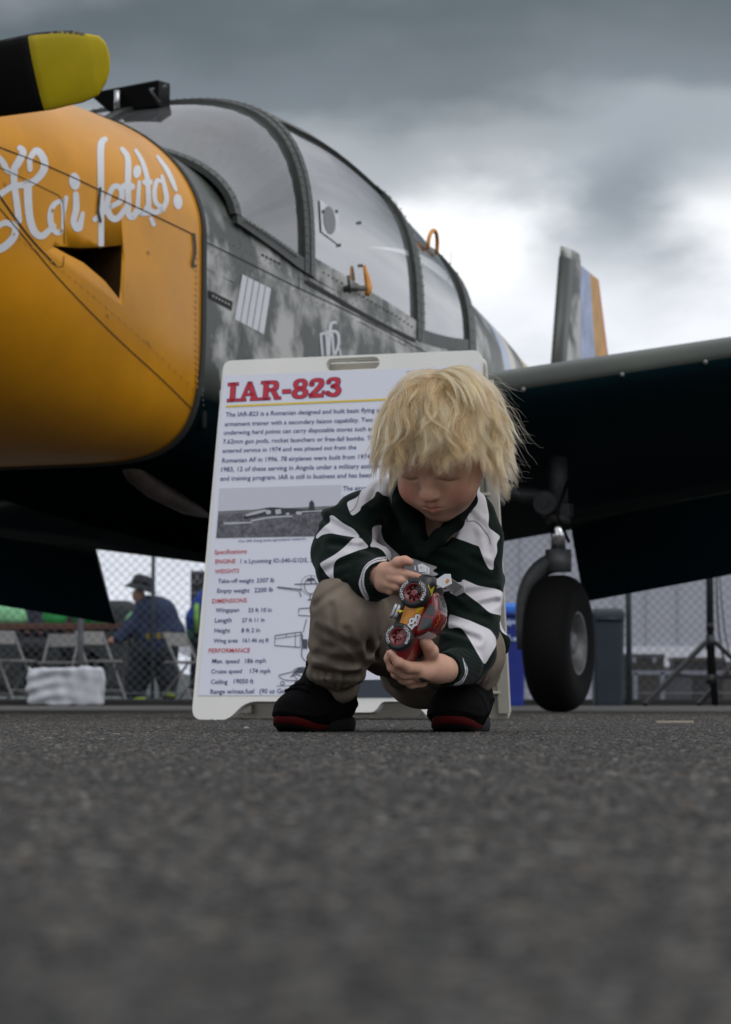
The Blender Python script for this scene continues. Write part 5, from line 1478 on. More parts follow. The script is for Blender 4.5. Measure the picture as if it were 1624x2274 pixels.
for s in (-1, 1):
    col = mixc(col, (.36, .085, .075), .65 * falloff(bv, hp(s * .006, .079, -.0510), .0050)); col = mixc(col, (.38, .095, .085), .65 * falloff(bv, hp(s * .005, .078, -.0592), .0054))
    q = (bv - hp(s * .028, .071, -.0150)) @ HR
    so_ = -q[:, 0] * np.sign(hr[0]) * s * -1; cu = q[:, 2] - .20 * np.maximum(0, -q[:, 0] * s) * 1.6 + .10 * np.maximum(0, q[:, 0] * s)
    col = mixc(col, (.10, .055, .035), .80 * np.exp(-(q[:, 0] / .0135) ** 4 - (cu / .0014) ** 2 - (q[:, 1] / .012) ** 4))       # lash line
    q = (bv - hp(s * .028, .066, .012)) @ HR
    col = mixc(col, (.36, .22, .12), .5 * np.exp(-(q[:, 0] / .014) ** 4 - (q[:, 2] / .0028) ** 2))
q = (bv - Hc) @ HR
col = mixc(col, (.42, .27, .135), np.clip((q[:, 2] - .030 + .25 * -q[:, 1]) / .02, 0, 1) * (np.linalg.norm(q, axis=1) < .13))
col = col * (1 + .10 * wob(bv, 160, 1, 8) + .07 * wob(bv, 420, 9, 8))[:, None]
# nails and fingertip flush
for a, r in (((911, 1246, -.183), .0042), ((938, 1422.5, -.198), .0045), ((868, 1449, -.217), .004), ((868, 1439, -.20), .0038)):
    col = mixc(col, (.56, .33, .27), .8 * falloff(bv, bp(*a), r))
for a in ((900, 1246, -.18), (945, 1430, -.19), (880, 1466, -.21), (928, 1282, -.16), (913, 1297, -.16)): col = mixc(col, (.52, .24, .175), .5 * falloff(bv, bp(*a), .008))
# dark ink stamp on the back of the lower hand
for a, b_ in (((928, 1513, -.185), (951, 1506, -.17)), ((936, 1516, -.18), (952, 1512, -.165))):
    w = np.clip(1 - cap_d(bv, bp(*a), bp(*b_), 0.0, 0.0) / .0045, 0, 1); w = np.clip((bv[:, 1] < 3.29) * w * 3, 0, 1); col = mixc(col, (.03, .025, .03), .92 * w)
M_skin = mat('skin', (.5, .3, .2), .56, spec=.3, sss=.22, bump=.12, bscale=420)
def use_attr(m, name='tint'):
    nt = m.node_tree; a = nt.nodes.new('ShaderNodeAttribute'); a.attribute_name = name
    nt.links.new(a.outputs['Color'], nt.nodes['Principled BSDF'].inputs['Base Color'])
use_attr(M_skin)
M_skin.node_tree.nodes['Principled BSDF'].inputs['Subsurface Scale'].default_value = .6
body = mesh_np('body', bv - PO, bf, M_skin, person, True, {'tint': col})

# --- striped jersey
def shirt_prims():
    C = lambda pts, rs, k=.018: [('c', *q[1:], k) for q in chain([bp(*a) for a in pts], [rp(r) for r in rs])]
    p = []
    p += C([(965, 1205, .035), (982, 1270, .055), (994, 1365, .085), (990, 1420, .12)], [108, 112, 108, 104], .03)      # trunk
    p += C([(858, 1105, .035), (905, 1110, .045)], [46, 56], .03)                  # yoke, viewer's left
    p += C([(1048, 1140, .045), (1010, 1130, .05)], [42, 50], .03)
    p += C([(980, 1125, .055), (960, 1180, .045)], [72, 80], .03)
    # viewer's left sleeve
    p += C([(845, 1118, .02), (798, 1150, -.005), (765, 1196, -.025)], [46, 50, 56], .02)
    p += C([(765, 1196, -.025), (752, 1232, -.035)], [52, 48], .02)
    p += C([(758, 1228, -.04), (778, 1268, -.065), (812, 1286, -.098)], [56, 60, 52], .018)
    p += C([(757, 1290, -.055), (790, 1312, -.08)], [30, 26], .02)
    p += C([(838, 1240, -.055), (800, 1225, -.05)], [30, 38], .02)
    p += C([(738, 1150, -.02), (728, 1140, -.01)], [18, 12], .015)
    p += C([(842, 1188, .015), (856, 1215, .03)], [26, 30], .02)
    # viewer's right sleeve
    p += C([(1058, 1160, .04), (1074, 1195, .03), (1066, 1240, .025)], [44, 40, 42], .02)
    p += C([(1066, 1240, .02), (1064, 1290, .03), (1056, 1345, .02)], [43, 44, 45], .02)
    p += C([(1056, 1345, .015), (1052, 1398, -.0)], [46, 50], .02)
    p += C([(1050, 1400, -.005), (1036, 1440, -.035), (1018, 1468, -.068)], [55, 56, 45], .018)
    p += C([(1078, 1280, .05), (1103, 1287, .055)], [24, 17], .012)                # gathered fold at the elbow crease
    p += C([(1065, 1455, -.03), (1045, 1490, -.05)], [30, 24], .02)
    # back hem showing beside the hip
    p += C([(1085, 1400, .12), (1118, 1425, .12), (1120, 1444, .12)], [36, 13, 10], .014)
    return p
SP = shirt_prims(); fs = union(SP, .02)
CUFFL = [bp(822, 1288, -.104), bp(848, 1284, -.128)]
CUFFR = [bp(1030, 1477, -.072), bp(988, 1487, -.128)]
folds = [((842, 1168, -.035), (872, 1225, -.02), 4.5), ((712, 1146, -.04), (790, 1192, -.085), 5), ((735, 1206, -.085), (850, 1222, -.105), 4.5), ((722, 1268, -.09), (772, 1246, -.115), 3.5), ((800, 1330, -.10), (770, 1300, -.12), 4),
         ((1050, 1238, -.035), (1098, 1262, -.03), 5), ((1030, 1318, -.035), (1104, 1310, -.01), 5), ((1000, 1345, -.05), (1085, 1372, -.05), 4), ((990, 1395, -.06), (1060, 1420, -.07), 5), ((1078, 1160, -.02), (1090, 1225, -.02), 3.5), ((1035, 1128, -.01), (1070, 1165, -.015), 3),
         ((900, 1255, -.055), (985, 1300, -.045), 5), ((905, 1215, -.055), (1010, 1245, -.045), 4), ((940, 1300, -.045), (1020, 1345, -.04), 4.5), ((838, 1080, -.0), (822, 1118, -.02), 3), ((878, 1066, .0), (872, 1110, -.01), 3), ((1100, 1335, -.0), (1060, 1350, -.04), 4)]
def shirt_f(p):
    d = fs(p)
    for a, b_, r in folds:
        a3, b3 = bp(*a), bp(*b_)
        e = cap_d(p * np.array([1, .25, 1], np.float32), a3 * np.array([1, .25, 1], np.float32), b3 * np.array([1, .25, 1], np.float32), 0, 0)
        d = d + rp(r) * 1.6 * np.exp(-(e / rp(7)) ** 2) - rp(r) * .8 * np.exp(-((e - rp(15)) / rp(8)) ** 2)
    d = d + .0032 * wob(p * np.array([1, .6, 1.3], np.float32), 52, 2, 6) + .0013 * wob(p, 120, 10, 6)
    # open neck
    c = cap_d(p, hp(0, .02, -.075), bp(938, 1222, -.09), rp(52), rp(6))
    c2 = cap_d(p, hp(0, -.02, -.06), bp(975, 1180, -.02), rp(60), rp(40))
    d = -smin(-d, np.minimum(c, c2), .006)
    # ribbed cuffs
    for a, b_, r0, r1 in ((*CUFFL, 49, 43), (*CUFFR, 42, 37)):
        ax = (b_ - a) / np.linalg.norm(b_ - a)
        cc = cap_d(p, a, b_, rp(r0), rp(r1))
        q = p - a; t = q @ ax; rad = q - t[:, None] * ax
        ang = np.arctan2(rad @ np.cross(ax, [0, 0, 1.0]).astype(np.float32), rad[:, 2])
        cc = cc + .0006 * np.sin(ang * 44)
        cc = np.maximum(cc, t - np.linalg.norm(b_ - a))           # flat end
        d = smin(d, cc, .004)
    for a, b_, r in ((*CUFFL, 30), (*CUFFR, 27)):
        ax = (b_ - a) / np.linalg.norm(b_ - a)
        d = np.maximum(d, -cap_d(p, b_ - ax * .006, b_ + ax * .05, rp(r), rp(r)))
        d = np.maximum(d, np.where(np.linalg.norm(p - b_, axis=1) < .08, (p - b_) @ ax, -1))
    return d
lo, hi = bounds(SP, .02)
sv, sf = nets(shirt_f, lo, hi, .0022)
A_ = lambda pts: [(695.2 + .1428 * x, 1026.6 + .1428 * y) for x, y in pts]
B_ = lambda pts: [(896.7 + .1543 * x, 1039.6 + .1543 * y) for x, y in pts]
C_ = lambda pts: [(844.7 + .184 * x, 1332 + .184 * y) for x, y in pts]
WH = [A_([(1340, 60), (1040, 60), (800, 360), (700, 540), (540, 612), (528, 650), (570, 770), (610, 840), (740, 750), (745, 690), (860, 610), (960, 540), (975, 470), (1010, 445), (1060, 480), (1080, 510), (1200, 540), (1230, 700), (1270, 755), (1290, 600), (1355, 340), (1345, 200)]),
      A_([(250, 830), (310, 822), (470, 950), (640, 1040), (740, 1170), (640, 1165), (480, 1140), (270, 1100), (130, 1130), (60, 1200), (40, 1150), (180, 990), (280, 930)]),
      A_([(640, 1165), (740, 1170), (880, 1322), (700, 1370), (420, 1480), (340, 1540), (315, 1650), (320, 1800), (375, 1880), (340, 1860), (220, 1760), (110, 1600), (115, 1565), (350, 1430), (480, 1330)]),
      A_([(190, 1900), (330, 1880), (378, 1920), (385, 2000), (430, 2130), (300, 2100), (180, 2000)]),
      A_([(1150, 1470), (1160, 1530), (1000, 1545), (890, 1595), (805, 1700), (790, 1850), (805, 1950), (880, 2120), (850, 2190), (740, 2010), (705, 1880), (780, 1650), (850, 1560), (1000, 1480), (1100, 1465)]),
      A_([(920, 1000), (1080, 965), (1055, 1060), (1100, 1220), (1350, 1450), (1420, 1530), (1300, 1560), (1200, 1560), (1100, 1380), (1000, 1320), (875, 1318), (925, 1230)]),
      B_([(0, 1290), (130, 1300), (300, 1360), (500, 1425), (400, 1480), (520, 1530), (200, 1620), (0, 1500)]),
      B_([(960, 380), (1040, 240), (1180, 420), (1230, 680), (1215, 850), (1400, 985), (1335, 1080), (1352, 1200), (1290, 1350), (1300, 1465), (1230, 1460), (1160, 1330), (1085, 1120), (1050, 1115), (880, 1050), (600, 955), (490, 1048), (385, 1042), (580, 930), (700, 790), (860, 660), (950, 540)]),
      B_([(840, 1590), (1060, 1690), (1340, 1740), (1430, 1780), (1460, 1870), (1440, 2140), (1390, 2115), (1240, 2085), (1100, 1960), (900, 1810), (820, 1740)]),
      C_([(830, 170), (1080, 250), (1330, 360), (1400, 460), (1405, 545), (1260, 790), (1170, 640), (1090, 500), (1000, 360), (950, 330), (820, 350)]),
      C_([(1440, 240), (1560, 390), (1540, 440), (1450, 375)]),
      C_([(985, 675), (1062, 830), (1052, 905), (1000, 1010), (900, 1060), (880, 1020), (980, 975), (1030, 880), (1010, 760)])]
sc_ = lambda poly: [(float(B(x, y, -.03).x), float(B(x, y, -.03).z)) for x, y in poly]
# the print follows the cloth seen from the front; scale each point to the reference depth
ref = np.stack([sv[:, 0] * (3.35 / sv[:, 1]), CAM_Z + (sv[:, 2] - CAM_Z) * (3.35 / sv[:, 1])], 1)
stripe = np.full(len(sv), 1.0, np.float32)
for w in WH: stripe = np.minimum(stripe, poly_sd(ref[:, 0], ref[:, 1], sc_(rounded(w, 7, 3))))
M_shirt = mat('jersey_cloth', (.55, .54, .58), .9, spec=.15, bump=.12, bscale=900)
def jersey():
    nt = M_shirt.node_tree; N, L = nt.nodes.new, nt.links.new
    a = N('ShaderNodeAttribute'); a.attribute_name = 'stripe'
    r = N('ShaderNodeMapRange'); L(a.outputs['Fac'], r.inputs[0]); r.inputs[1].default_value = -.0004; r.inputs[2].default_value = .0004
    tc = N('ShaderNodeTexCoord'); n = N('ShaderNodeTexNoise'); L(tc.outputs['Object'], n.inputs[0]); n.inputs['Scale'].default_value = 40; n.inputs['Detail'].default_value = 4
    w = N('ShaderNodeMix'); w.data_type = 'RGBA'; L(n.outputs['Fac'], w.inputs[0]); w.inputs[6].default_value = (.56, .54, .57, 1); w.inputs[7].default_value = (.66, .65, .69, 1)
    m = N('ShaderNodeMix'); m.data_type = 'RGBA'; L(r.outputs[0], m.inputs[0]); L(w.outputs[2], m.inputs[6]); m.inputs[7].default_value = (.0022, .0085, .0062, 1)
    p = nt.nodes['Principled BSDF']; L(m.outputs[2], p.inputs['Base Color']); p.inputs['Sheen Weight'].default_value = .08; p.inputs['Sheen Roughness'].default_value = .4
jersey()
shirt = mesh_np('jersey', sv - PO, sf, M_shirt, person, True, {'stripe': stripe})
shirt['label'] = 'dark green and white striped long-sleeved jersey'

T_shirt = BVHTree.FromPolygons([Vector(v) for v in sv.tolist()], [tuple(q) for q in sf.tolist()])
def seam(name, pts, w, m, off=.0008):
    g = MB(); V, Fc = ribbon2(pts, w, 8, True, False); vs = []
    for p in V:
        d = ray(p.x, p.y).normalized(); h = T_shirt.ray_cast(Vector((0, 0, CAM_Z)), d)
        vs.append((h[0] - d * off - Vector(person.location)) if h[0] else None)
    ok = [q for q in Fc if all(vs[i] is not None for i in q)]; zero = Vector(bp(960, 1250, .06)) - Vector(person.location)
    used = sorted({i for q in ok for i in q}); mp = {i: k for k, i in enumerate(used)}
    g.add([vs[i] for i in used], [tuple(mp[i] for i in q) for q in ok]); return g.build(name, m, shirt, fix=False)
M_seam = mat('seam_thread', (.035, .035, .06), .9)
seam('seam', A_([(1060, 165), (990, 200), (920, 280), (800, 370), (730, 470), (690, 620), (640, 720), (575, 772)]), 1.1, M_seam)
seam('seam', A_([(1340, 320), (1320, 420), (1270, 560), (1250, 700)]), 1.1, M_seam)
seam('seam', B_([(1015, 430), (1012, 540), (960, 640), (860, 665), (760, 730), (640, 860), (480, 990), (400, 1035)]), 1.1, M_seam)
seam('seam', B_([(860, 665), (910, 710), (925, 765), (1010, 760), (1090, 810), (1170, 910), (1230, 1000), (1250, 1100)]), 1.2, M_seam)
seam('seam', A_([(1140, 1500), (1010, 1510), (880, 1570), (790, 1680), (755, 1860), (790, 2000), (860, 2110)]), 1.0, M_seam)
seam('seam', C_([(1000, 690), (1045, 830), (1030, 900), (985, 985), (910, 1030)]), 1.0, M_seam)

# --- collar: a soft band round the open neck
def collar():
    pts = [(bp(936, 1228, -.075), 11), (bp(912, 1180, -.062), 19), (bp(893, 1125, -.040), 22), (bp(886, 1085, -.005), 22), (bp(915, 1058, .05), 22), (bp(985, 1050, .085), 22), (bp(1046, 1075, .045), 20), (bp(1040, 1112, .0), 20), (bp(1010, 1160, -.035), 20), (bp(975, 1195, -.060), 19), (bp(942, 1226, -.076), 12)]
    pr = []
    for i in range(len(pts) - 1):
        a, b_ = pts[i], pts[i + 1]
        for t in (-.35, .35):
            inn = (bp(965, 1140, .0) - a[0]) * t * .22; inn2 = (bp(965, 1140, .0) - b_[0]) * t * .22
            pr.append(('c', a[0] + inn, b_[0] + inn2, rp(a[1] * .62), rp(b_[1] * .62), .010))
    f = union(pr, .010)
    g = lambda p: f(p) + .0008 * wob(p, 110, 4, 6)
    lo, hi = bounds(pr, .012); v, fc = nets(g, lo, hi, .0022)
    return mesh_np('collar', v - PO, fc, mat('collar_cloth', (.0016, .0048, .0038), .92, spec=.12, bump=.2, bscale=700), shirt)
collar()

# --- trousers
M_pants = mat('khaki_cotton', (.20, .165, .132), .95, spec=.05, var=.18, vscale=30, bump=.10, bscale=700)
def trousers():
    C = lambda pts, rs, k=.02: [('c', *q[1:], k) for q in chain([bp(*a) for a in pts], [rp(r) for r in rs])]
    p = []
    p += C([(758, 1336, -.085), (768, 1362, -.09)], [58, 64], .02)                            # knee, viewer's left
    p += C([(765, 1370, -.085), (752, 1430, -.055), (748, 1474, -.028)], [64, 62, 57], .02)
    p += C([(764, 1480, -.03), (716, 1490, -.03)], [34, 22], .02)                              # gather above the cuff
    p += C([(754, 1500, -.012), (756, 1524, -.004)], [41, 39], .003)                           # cuff
    p += C([(770, 1350, -.07), (850, 1400, .04), (935, 1465, .14)], [64, 78, 88], .03)         # thigh
    p += C([(930, 1490, .14), (985, 1490, .14)], [80, 82], .03)                                # seat
    p += C([(962, 1470, .12), (1010, 1440, .06), (1058, 1432, .015)], [84, 72, 54], .03)
    p += C([(1058, 1432, .015), (1062, 1466, .015), (1050, 1498, .02)], [54, 52, 46], .02)   # other shin
    p += C([(1040, 1508, .02), (1036, 1528, .028)], [38, 37], .008)
    p += C([(1075, 1440, .03), (1076, 1490, .05)], [38, 30], .02)
    p += C([(990, 1400, .13), (1040, 1440, .14)], [80, 60], .03)
    f0 = union(p, .02)
    fl = [((700, 1395, -.12), (792, 1440, -.13), 4), ((735, 1345, -.14), (745, 1430, -.13), 3), ((705, 1455, -.09), (790, 1478, -.10), 5), ((700, 1492, -.06), (800, 1500, -.07), 6), ((808, 1372, -.10), (820, 1450, -.07), 5), ((770, 1400, -.14), (800, 1470, -.10), 3.5),
          ((850, 1360, -.02), (930, 1440, .05), 4), ((1090, 1430, .0), (1070, 1500, .0), 4), ((900, 1470, .05), (960, 1540, .06), 3.5), ((760, 1300, -.12), (700, 1345, -.10), 3), ((820, 1330, -.08), (835, 1420, -.06), 4)]
    def f(q):
        d = f0(q)
        for a, b_, r in fl:
            s = np.array([1, .3, 1], np.float32); e = cap_d(q * s, bp(*a) * s, bp(*b_) * s, 0, 0)
            d = d + rp(r) * 1.6 * np.exp(-(e / rp(7)) ** 2) - rp(r) * .8 * np.exp(-((e - rp(15)) / rp(8)) ** 2)
        d = d + .0026 * wob(q, 48, 6, 6) + .0013 * wob(q, 105, 12, 6)
        an = np.arctan2(q[:, 1] - bp(752, 1430, -.05)[1], q[:, 0] - bp(752, 1430, -.05)[0]); hz = q[:, 2]
        wl = np.clip((bp(800, 1300, 0)[2] - hz) / .03, 0, 1) * (q[:, 0] < bp(840, 1400, 0)[0])
        d = d + wl * (.0022 * np.sin(an * 5 + 34 * hz + 1.2) * np.clip((hz - .05) / .04, 0, 1) + .0028 * np.sin(hz * 230 + 1.8 * np.sin(an * 2 + .6)) * np.exp(-((hz - bp(0, 1466, 0)[2]) / .020) ** 2))
        for c in ((752, 1514, -.008), (1038, 1518, .024)):
            w = np.exp(-((q[:, 2] - bp(*c)[2]) / .014) ** 2); cc = bp(*c)
            d = d + .0016 * w * np.sin(np.arctan2(q[:, 1] - cc[1], q[:, 0] - cc[0]) * 26)
        return d
    lo, hi = bounds(p, .02); v, fc = nets(f, lo, hi, .0024)
    return mesh_np('trousers', v - PO, fc, M_pants, person)
trousers = trousers()

# --- shoes and socks
M_shoe = mat('shoe_black', (.0022, .0022, .0026), .8, spec=.06, var=.3, vscale=40, bump=.12, bscale=180)
M_suede = mat('shoe_black_suede', (.0022, .0020, .0022), .95, spec=.1, bump=.2, bscale=300)
M_sole = mat('sole_black', (.003, .003, .003), .7, spec=.2)
M_solered = mat('sole_red', (.040, .001, .0015), .8, spec=.1)
def shoe(heel, toe, w, label):
    """heel and toe are ground points; the upper, the sole and the coloured toe guard are separate pieces"""
    h, t = np.array([heel[0], heel[1], 0.0]), np.array([toe[0], toe[1], 0.0]); L = np.linalg.norm(t - h); ax = (t - h) / L; sx = np.array([-ax[1], ax[0], 0.0])
    R = np.stack([sx, ax, [0, 0, 1.0]], 1).astype(np.float32)
    loc = lambda p: (p - h.astype(np.float32)) @ R
    pt = lambda s, a, z: (h + sx * s + ax * a + np.array([0, 0, z])).astype(np.float32)
    pr = [('e', pt(0, .042, .040), (w * .47, .048, .036), R, .02), ('e', pt(0, L * .60, .030), (w * .52, .055, .026), R, .02), ('e', pt(0, L - .042, .028), (w * .52, .043, .026), R, .02),
          ('c', pt(0, .032, .050), pt(0, .036, .088), .030, .031, .02), ('c', pt(0, .055, .070), pt(0, L * .62, .046), .026, .022, .02), ('e', pt(0, .012, .066), (.024, .014, .022), R, .012)]
    f0 = union(pr, .02)
    def f(p):
        q = loc(p); d = f0(p)
        # laces and panel edges
        u = q[:, 1]; zz = q[:, 2]
        d = d + .0012 * np.sin(u * 420 - zz * 160) * np.exp(-((u - .085) / .028) ** 2) * np.exp(-(q[:, 0] / .017) ** 2)
        d = d - .0022 * np.exp(-((u - (L - .050) - .10 * (zz - .03)) / .004) ** 2) - .0020 * np.exp(-((zz - .035 - .012 * np.sin(u * 40)) / .003) ** 2)
        d = d + .0006 * wob(p, 150, 3, 6)
        d = np.maximum(d, .010 - zz)
        c = -cap_d(p, pt(0, .036, .095), pt(0, .036, .07), .024, .022)
        return np.maximum(d, c)
    lo, hi = bounds(pr, .01); v, fc = nets(f, lo, hi, .0020)
    o = mesh_np('shoe', v - PO, fc, M_shoe, person); o['label'] = label
    # sole: outline swept upwards with a little toe spring
    out = []
    for k in range(40):
        q = 2 * math.pi * k / 40; c, s = math.cos(q), math.sin(q)
        a = L / 2 + (L / 2 + .002) * math.copysign(abs(c) ** .75, c); ww = w * (.50 + .05 * math.sin(a / L * math.pi * 1.3 + 2.2)) * (1.06 if a > L * .5 else .94)
        out.append((ww * math.copysign(abs(s) ** .75, s), a))
    spr = lambda a: .007 * max(0, (a / L - .72) / .28) ** 2
    g = MB(); g.loft([[Vector(pt(s * k, L / 2 + (a - L / 2) * k, z + spr(a)) - PO) for s, a in out] for z, k in ((.0, .95), (.004, 1.0), (.012, 1.02), (.019, 1.0), (.021, .95))], True, True, True)
    so_ = g.build('sole', M_sole, o)
    gi = [k for k in range(40) if math.cos(2 * math.pi * k / 40) > .12]
    gi = [k for k in gi if k >= 20] + [k for k in gi if k < 20]
    g = MB(); g.loft([[Vector(pt(out[k][0] * s_, L / 2 + (out[k][1] - L / 2) * s_, z + spr(out[k][1])) - PO) for k in gi] for z, s_ in ((.0045, 1.006), (.0055, 1.035), (.0145, 1.038), (.016, 1.006))], False, True)
    g.build('toe_guard', M_solered, so_)
    # tongue and ankle padding in suede
    g = MB(); g.tube([Vector(pt(.026 * math.sin(q), .036 + .030 * math.cos(q), .090 + .007 * math.cos(q)) - PO) for q in np.linspace(0, 2 * math.pi, 25)], .0075, 8, True, False); g.build('ankle_padding', M_suede, o)
    g = MB(); g.tube([Vector(pt(0, .068, .074) - PO), Vector(pt(0, .064, .094) - PO), Vector(pt(0, .056, .104) - PO)], [.014, .015, .010], 10); g.build('tongue', M_suede, o)
    g = MB()
    for k in range(4): g.tube([Vector(pt(s * .020, .078 + k * .011, .0715 - k * .0052 + .006 * math.cos(s * 1.5)) - PO) for s in np.linspace(-1, 1, 7)], .0026, 6)
    lo_ = g.build('laces', M_suede, o)
    return o
def gp(dx, dy): 
    d = ray(dx, dy); t = -CAM_Z / d.z; return (d.x * t, d.y * t)
hx = lambda dx, Y: (dx - 812) / F * Y
shoe((hx(768, 3.43), 3.435), (hx(634, 3.345), 3.325), .070, 'black shoe with a red-edged sole pointing to the viewer left')
shoe((hx(1052, 3.45), 3.455), (hx(995, 3.36), 3.315), .070, 'black shoe with a red-edged sole under the hand holding the car')
g = MB(); g.tube([Vector(bp(1040, 1530, .026) - PO), Vector(bp(1042, 1512, .022) - PO)], [.0225, .0225], 14); g.build('sock', mat('sock_blue', (.01, .17, .38), .9), person)

# ---------------------------------------------------------------- hair
def hair():
    NG, K = 330, 20
    r = np.random.default_rng(21)
    roots = []
    while len(roots) < NG:
        d = r.normal(size=3); d /= np.linalg.norm(d)
        s, f, u = d
        if u < -.45: continue
        if f > .34 and u < .46 - .10 * s: continue
        if f > .10 and u < .05: continue
        roots.append(d)
    roots = np.array(roots)
    rad = np.array([.069, .086, .076]); cen = np.array([0, -.008, .018])
    whorl = np.array([-.012, -.045, .092])
    gl = HR.T @ np.array([0, 0, -1.0])
    vr = HR.T @ np.array([1.0, 0, 0])                       # the viewer's right
    def strand(dirs, length, pp, lift):
        n = len(dirs); ph, fr, am, thick, curl = pp; curl = curl + .20 * np.clip(dirs @ vr, 0, 1)
        pos = cen + dirs * rad * 1.0
        nrm = dirs / rad; nrm /= np.linalg.norm(nrm, axis=1)[:, None]
        tang = pos - whorl; tang -= (tang * nrm).sum(1)[:, None] * nrm; tang /= np.linalg.norm(tang, axis=1)[:, None] + 1e-6
        fw = np.array([.10, 1.0, -.1]); w = (np.clip((dirs[:, 1] + .45) * 1.2, 0, 1) * np.clip(1 - abs(dirs[:, 0]) * .75, 0, 1))[:, None]
        tang = tang * (1 - .55 * w) + fw * .55 * w
        d = tang + nrm * (.10 + lift)[:, None] + r.normal(size=(n, 3)) * .16; d /= np.linalg.norm(d, axis=1)[:, None]
        P_ = np.empty((n, K, 3)); P_[:, 0] = pos - nrm * .003
        st = length / (K - 1)
        for k in range(1, K):
            t = k / (K - 1)
            pc = P_[:, k - 1] - cen
            nn = pc / rad ** 2; nn /= np.linalg.norm(nn, axis=1)[:, None]
            side = np.cross(d, nn); side /= np.linalg.norm(side, axis=1)[:, None] + 1e-6
            pull = .11 + .15 * t
            d = d + gl * pull + side * (np.sin(t * 6.28 * fr + ph) * am * (.25 + 1.1 * t))[:, None]
            tip = np.clip((t - .55) / .45, 0, 1)
            d = d + nn * (tip * curl)[:, None] + side * (tip * curl * np.sin(ph * 2.0) * 1.6)[:, None]
            d /= np.linalg.norm(d, axis=1)[:, None]
            p = P_[:, k - 1] + d * st[:, None]
            pc = p - cen; R2 = rad + (thick * min(1, t * 3.0) * (1 + .45 * np.clip(pc @ vr / .07, -.3, 1)))[:, None] * np.array([1.1, .85, .6]); ql = np.linalg.norm(pc / R2, axis=1)
            ins = ql < 1
            p[ins] = cen + pc[ins] / ql[ins][:, None]
            P_[:, k] = p; d = P_[:, k] - P_[:, k - 1]; d /= np.linalg.norm(d, axis=1)[:, None] + 1e-9
        return P_
    def lens(dirs, rr):
        s, f, u = dirs.T
        L = .080 + .018 * u + np.clip(dirs @ vr, 0, 1) * .008
        L = L - np.clip(f / .6, 0, 1) * np.clip(.95 - u, 0, 1) * .052
        return L * rr
    mk = lambda n, a0, a1, t0, t1, c0, c1: (r.uniform(0, 6.28, n), r.uniform(.8, 1.7, n), r.uniform(a0, a1, n), r.uniform(t0, t1, n), r.uniform(c0, c1, n))
    G = strand(roots, lens(roots, r.uniform(.76, 1.16, NG)), mk(NG, .14, .42, .000, .006, -.08, .16), r.uniform(-.12, .12, NG))
    t = np.linspace(0, 1, K); out = []; tone = []
    NC = 84
    def lock(Gi, gd, n, spread, tight, ctone):
        u = r.normal(size=(n, 3)); dd = gd + u * spread; dd /= np.linalg.norm(dd, axis=1)[:, None]
        off = (dd - gd) * rad
        prof = (1 - t) ** 1.0 * (1 - tight) + tight
        prof = prof * (1 + .5 * np.clip((t - .8) / .2, 0, 1))
        C = Gi[None] + off[:, None, :] * prof[None, :, None]
        ph = r.uniform(0, 6.28, (n, 1)); fr = r.uniform(2.5, 7, (n, 1)); am = r.uniform(.0002, .0009, (n, 1)) * (1 + 2.4 * (r.uniform(size=(n, 1)) > .94))
        ax1 = r.normal(size=(n, 1, 3)); ax1 /= np.linalg.norm(ax1, axis=2)[..., None]
        C = C + ax1 * (am * np.sin(fr * t[None] + ph) * t[None] ** 1.2)[..., None]
        ls = np.clip(r.normal(.95, .065, n), .6, 1.1)
        idx = np.clip(t[None] * ls[:, None], 0, 1) * (K - 1); j = np.minimum(idx.astype(int), K - 2); w = (idx - j)[..., None]
        rows = np.arange(n)[:, None]
        out.append(C[rows, j] * (1 - w) + C[rows, j + 1] * w)
        tone.append(np.clip(ctone + r.normal(0, .10, n), 0, 1))
    for i in range(NG): lock(G[i], roots[i], NC, .115, r.uniform(.16, .42), r.beta(1.6, 1.5))
    # thin pale locks lying over the top layer
    NT = 90
    di = roots[r.integers(0, NG, NT)] + r.normal(size=(NT, 3)) * .1; di[:, 2] = np.abs(di[:, 2]) + .15; di /= np.linalg.norm(di, axis=1)[:, None]
    Tp = strand(di, lens(di, r.uniform(.85, 1.2, NT)), mk(NT, .20, .48, .006, .011, -.08, .24), r.uniform(.0, .2, NT))
    for i in range(NT): lock(Tp[i], di[i], 30, .04, r.uniform(.2, .45), r.uniform(.62, 1.0))
    # the long forelock swept from the crown towards the viewer's right
    NSW = 16
    base = HR.T @ np.array([-.10, -.25, 1.0]); base /= np.linalg.norm(base)
    di = base + r.normal(size=(NSW, 3)) * .13; di /= np.linalg.norm(di, axis=1)[:, None]
    for q in di:
        p = [cen + q * rad]; c0 = r.uniform(.6, 1.0)
        d = vr * .75 + np.array([0, .55, .12]) + r.normal(size=3) * .12
        for k in range(1, K):
            tt = k / (K - 1); d = d + gl * (.02 + .16 * tt); d /= np.linalg.norm(d); x = p[-1] + d * .115 / K
            pc = x - cen; R2 = rad + .010 * min(1, tt * 3); ql = np.linalg.norm(pc / R2)
            if ql < 1: x = cen + pc / ql
            d = x - p[-1]; d /= np.linalg.norm(d); p.append(x)
        lock(np.array(p), q, 44, .035, .4, c0)
    ns = 600
    dirs = roots[r.integers(0, NG, ns)] + r.normal(size=(ns, 3)) * .18; dirs /= np.linalg.norm(dirs, axis=1)[:, None]
    out.append(strand(dirs, lens(dirs, r.uniform(.6, 1.15, ns)), mk(ns, .1, .45, .004, .020, -.1, .35), r.uniform(.0, .4, ns))); tone.append(r.uniform(.4, 1, ns))
    C = np.concatenate(out); tone = np.concatenate(tone)
    Wd = Hc[None, None] + C @ HR.T.astype(np.float64)
    n = len(Wd)
    hc = bpy.data.hair_curves.new('hair')
    hc.add_curves([K] * n)
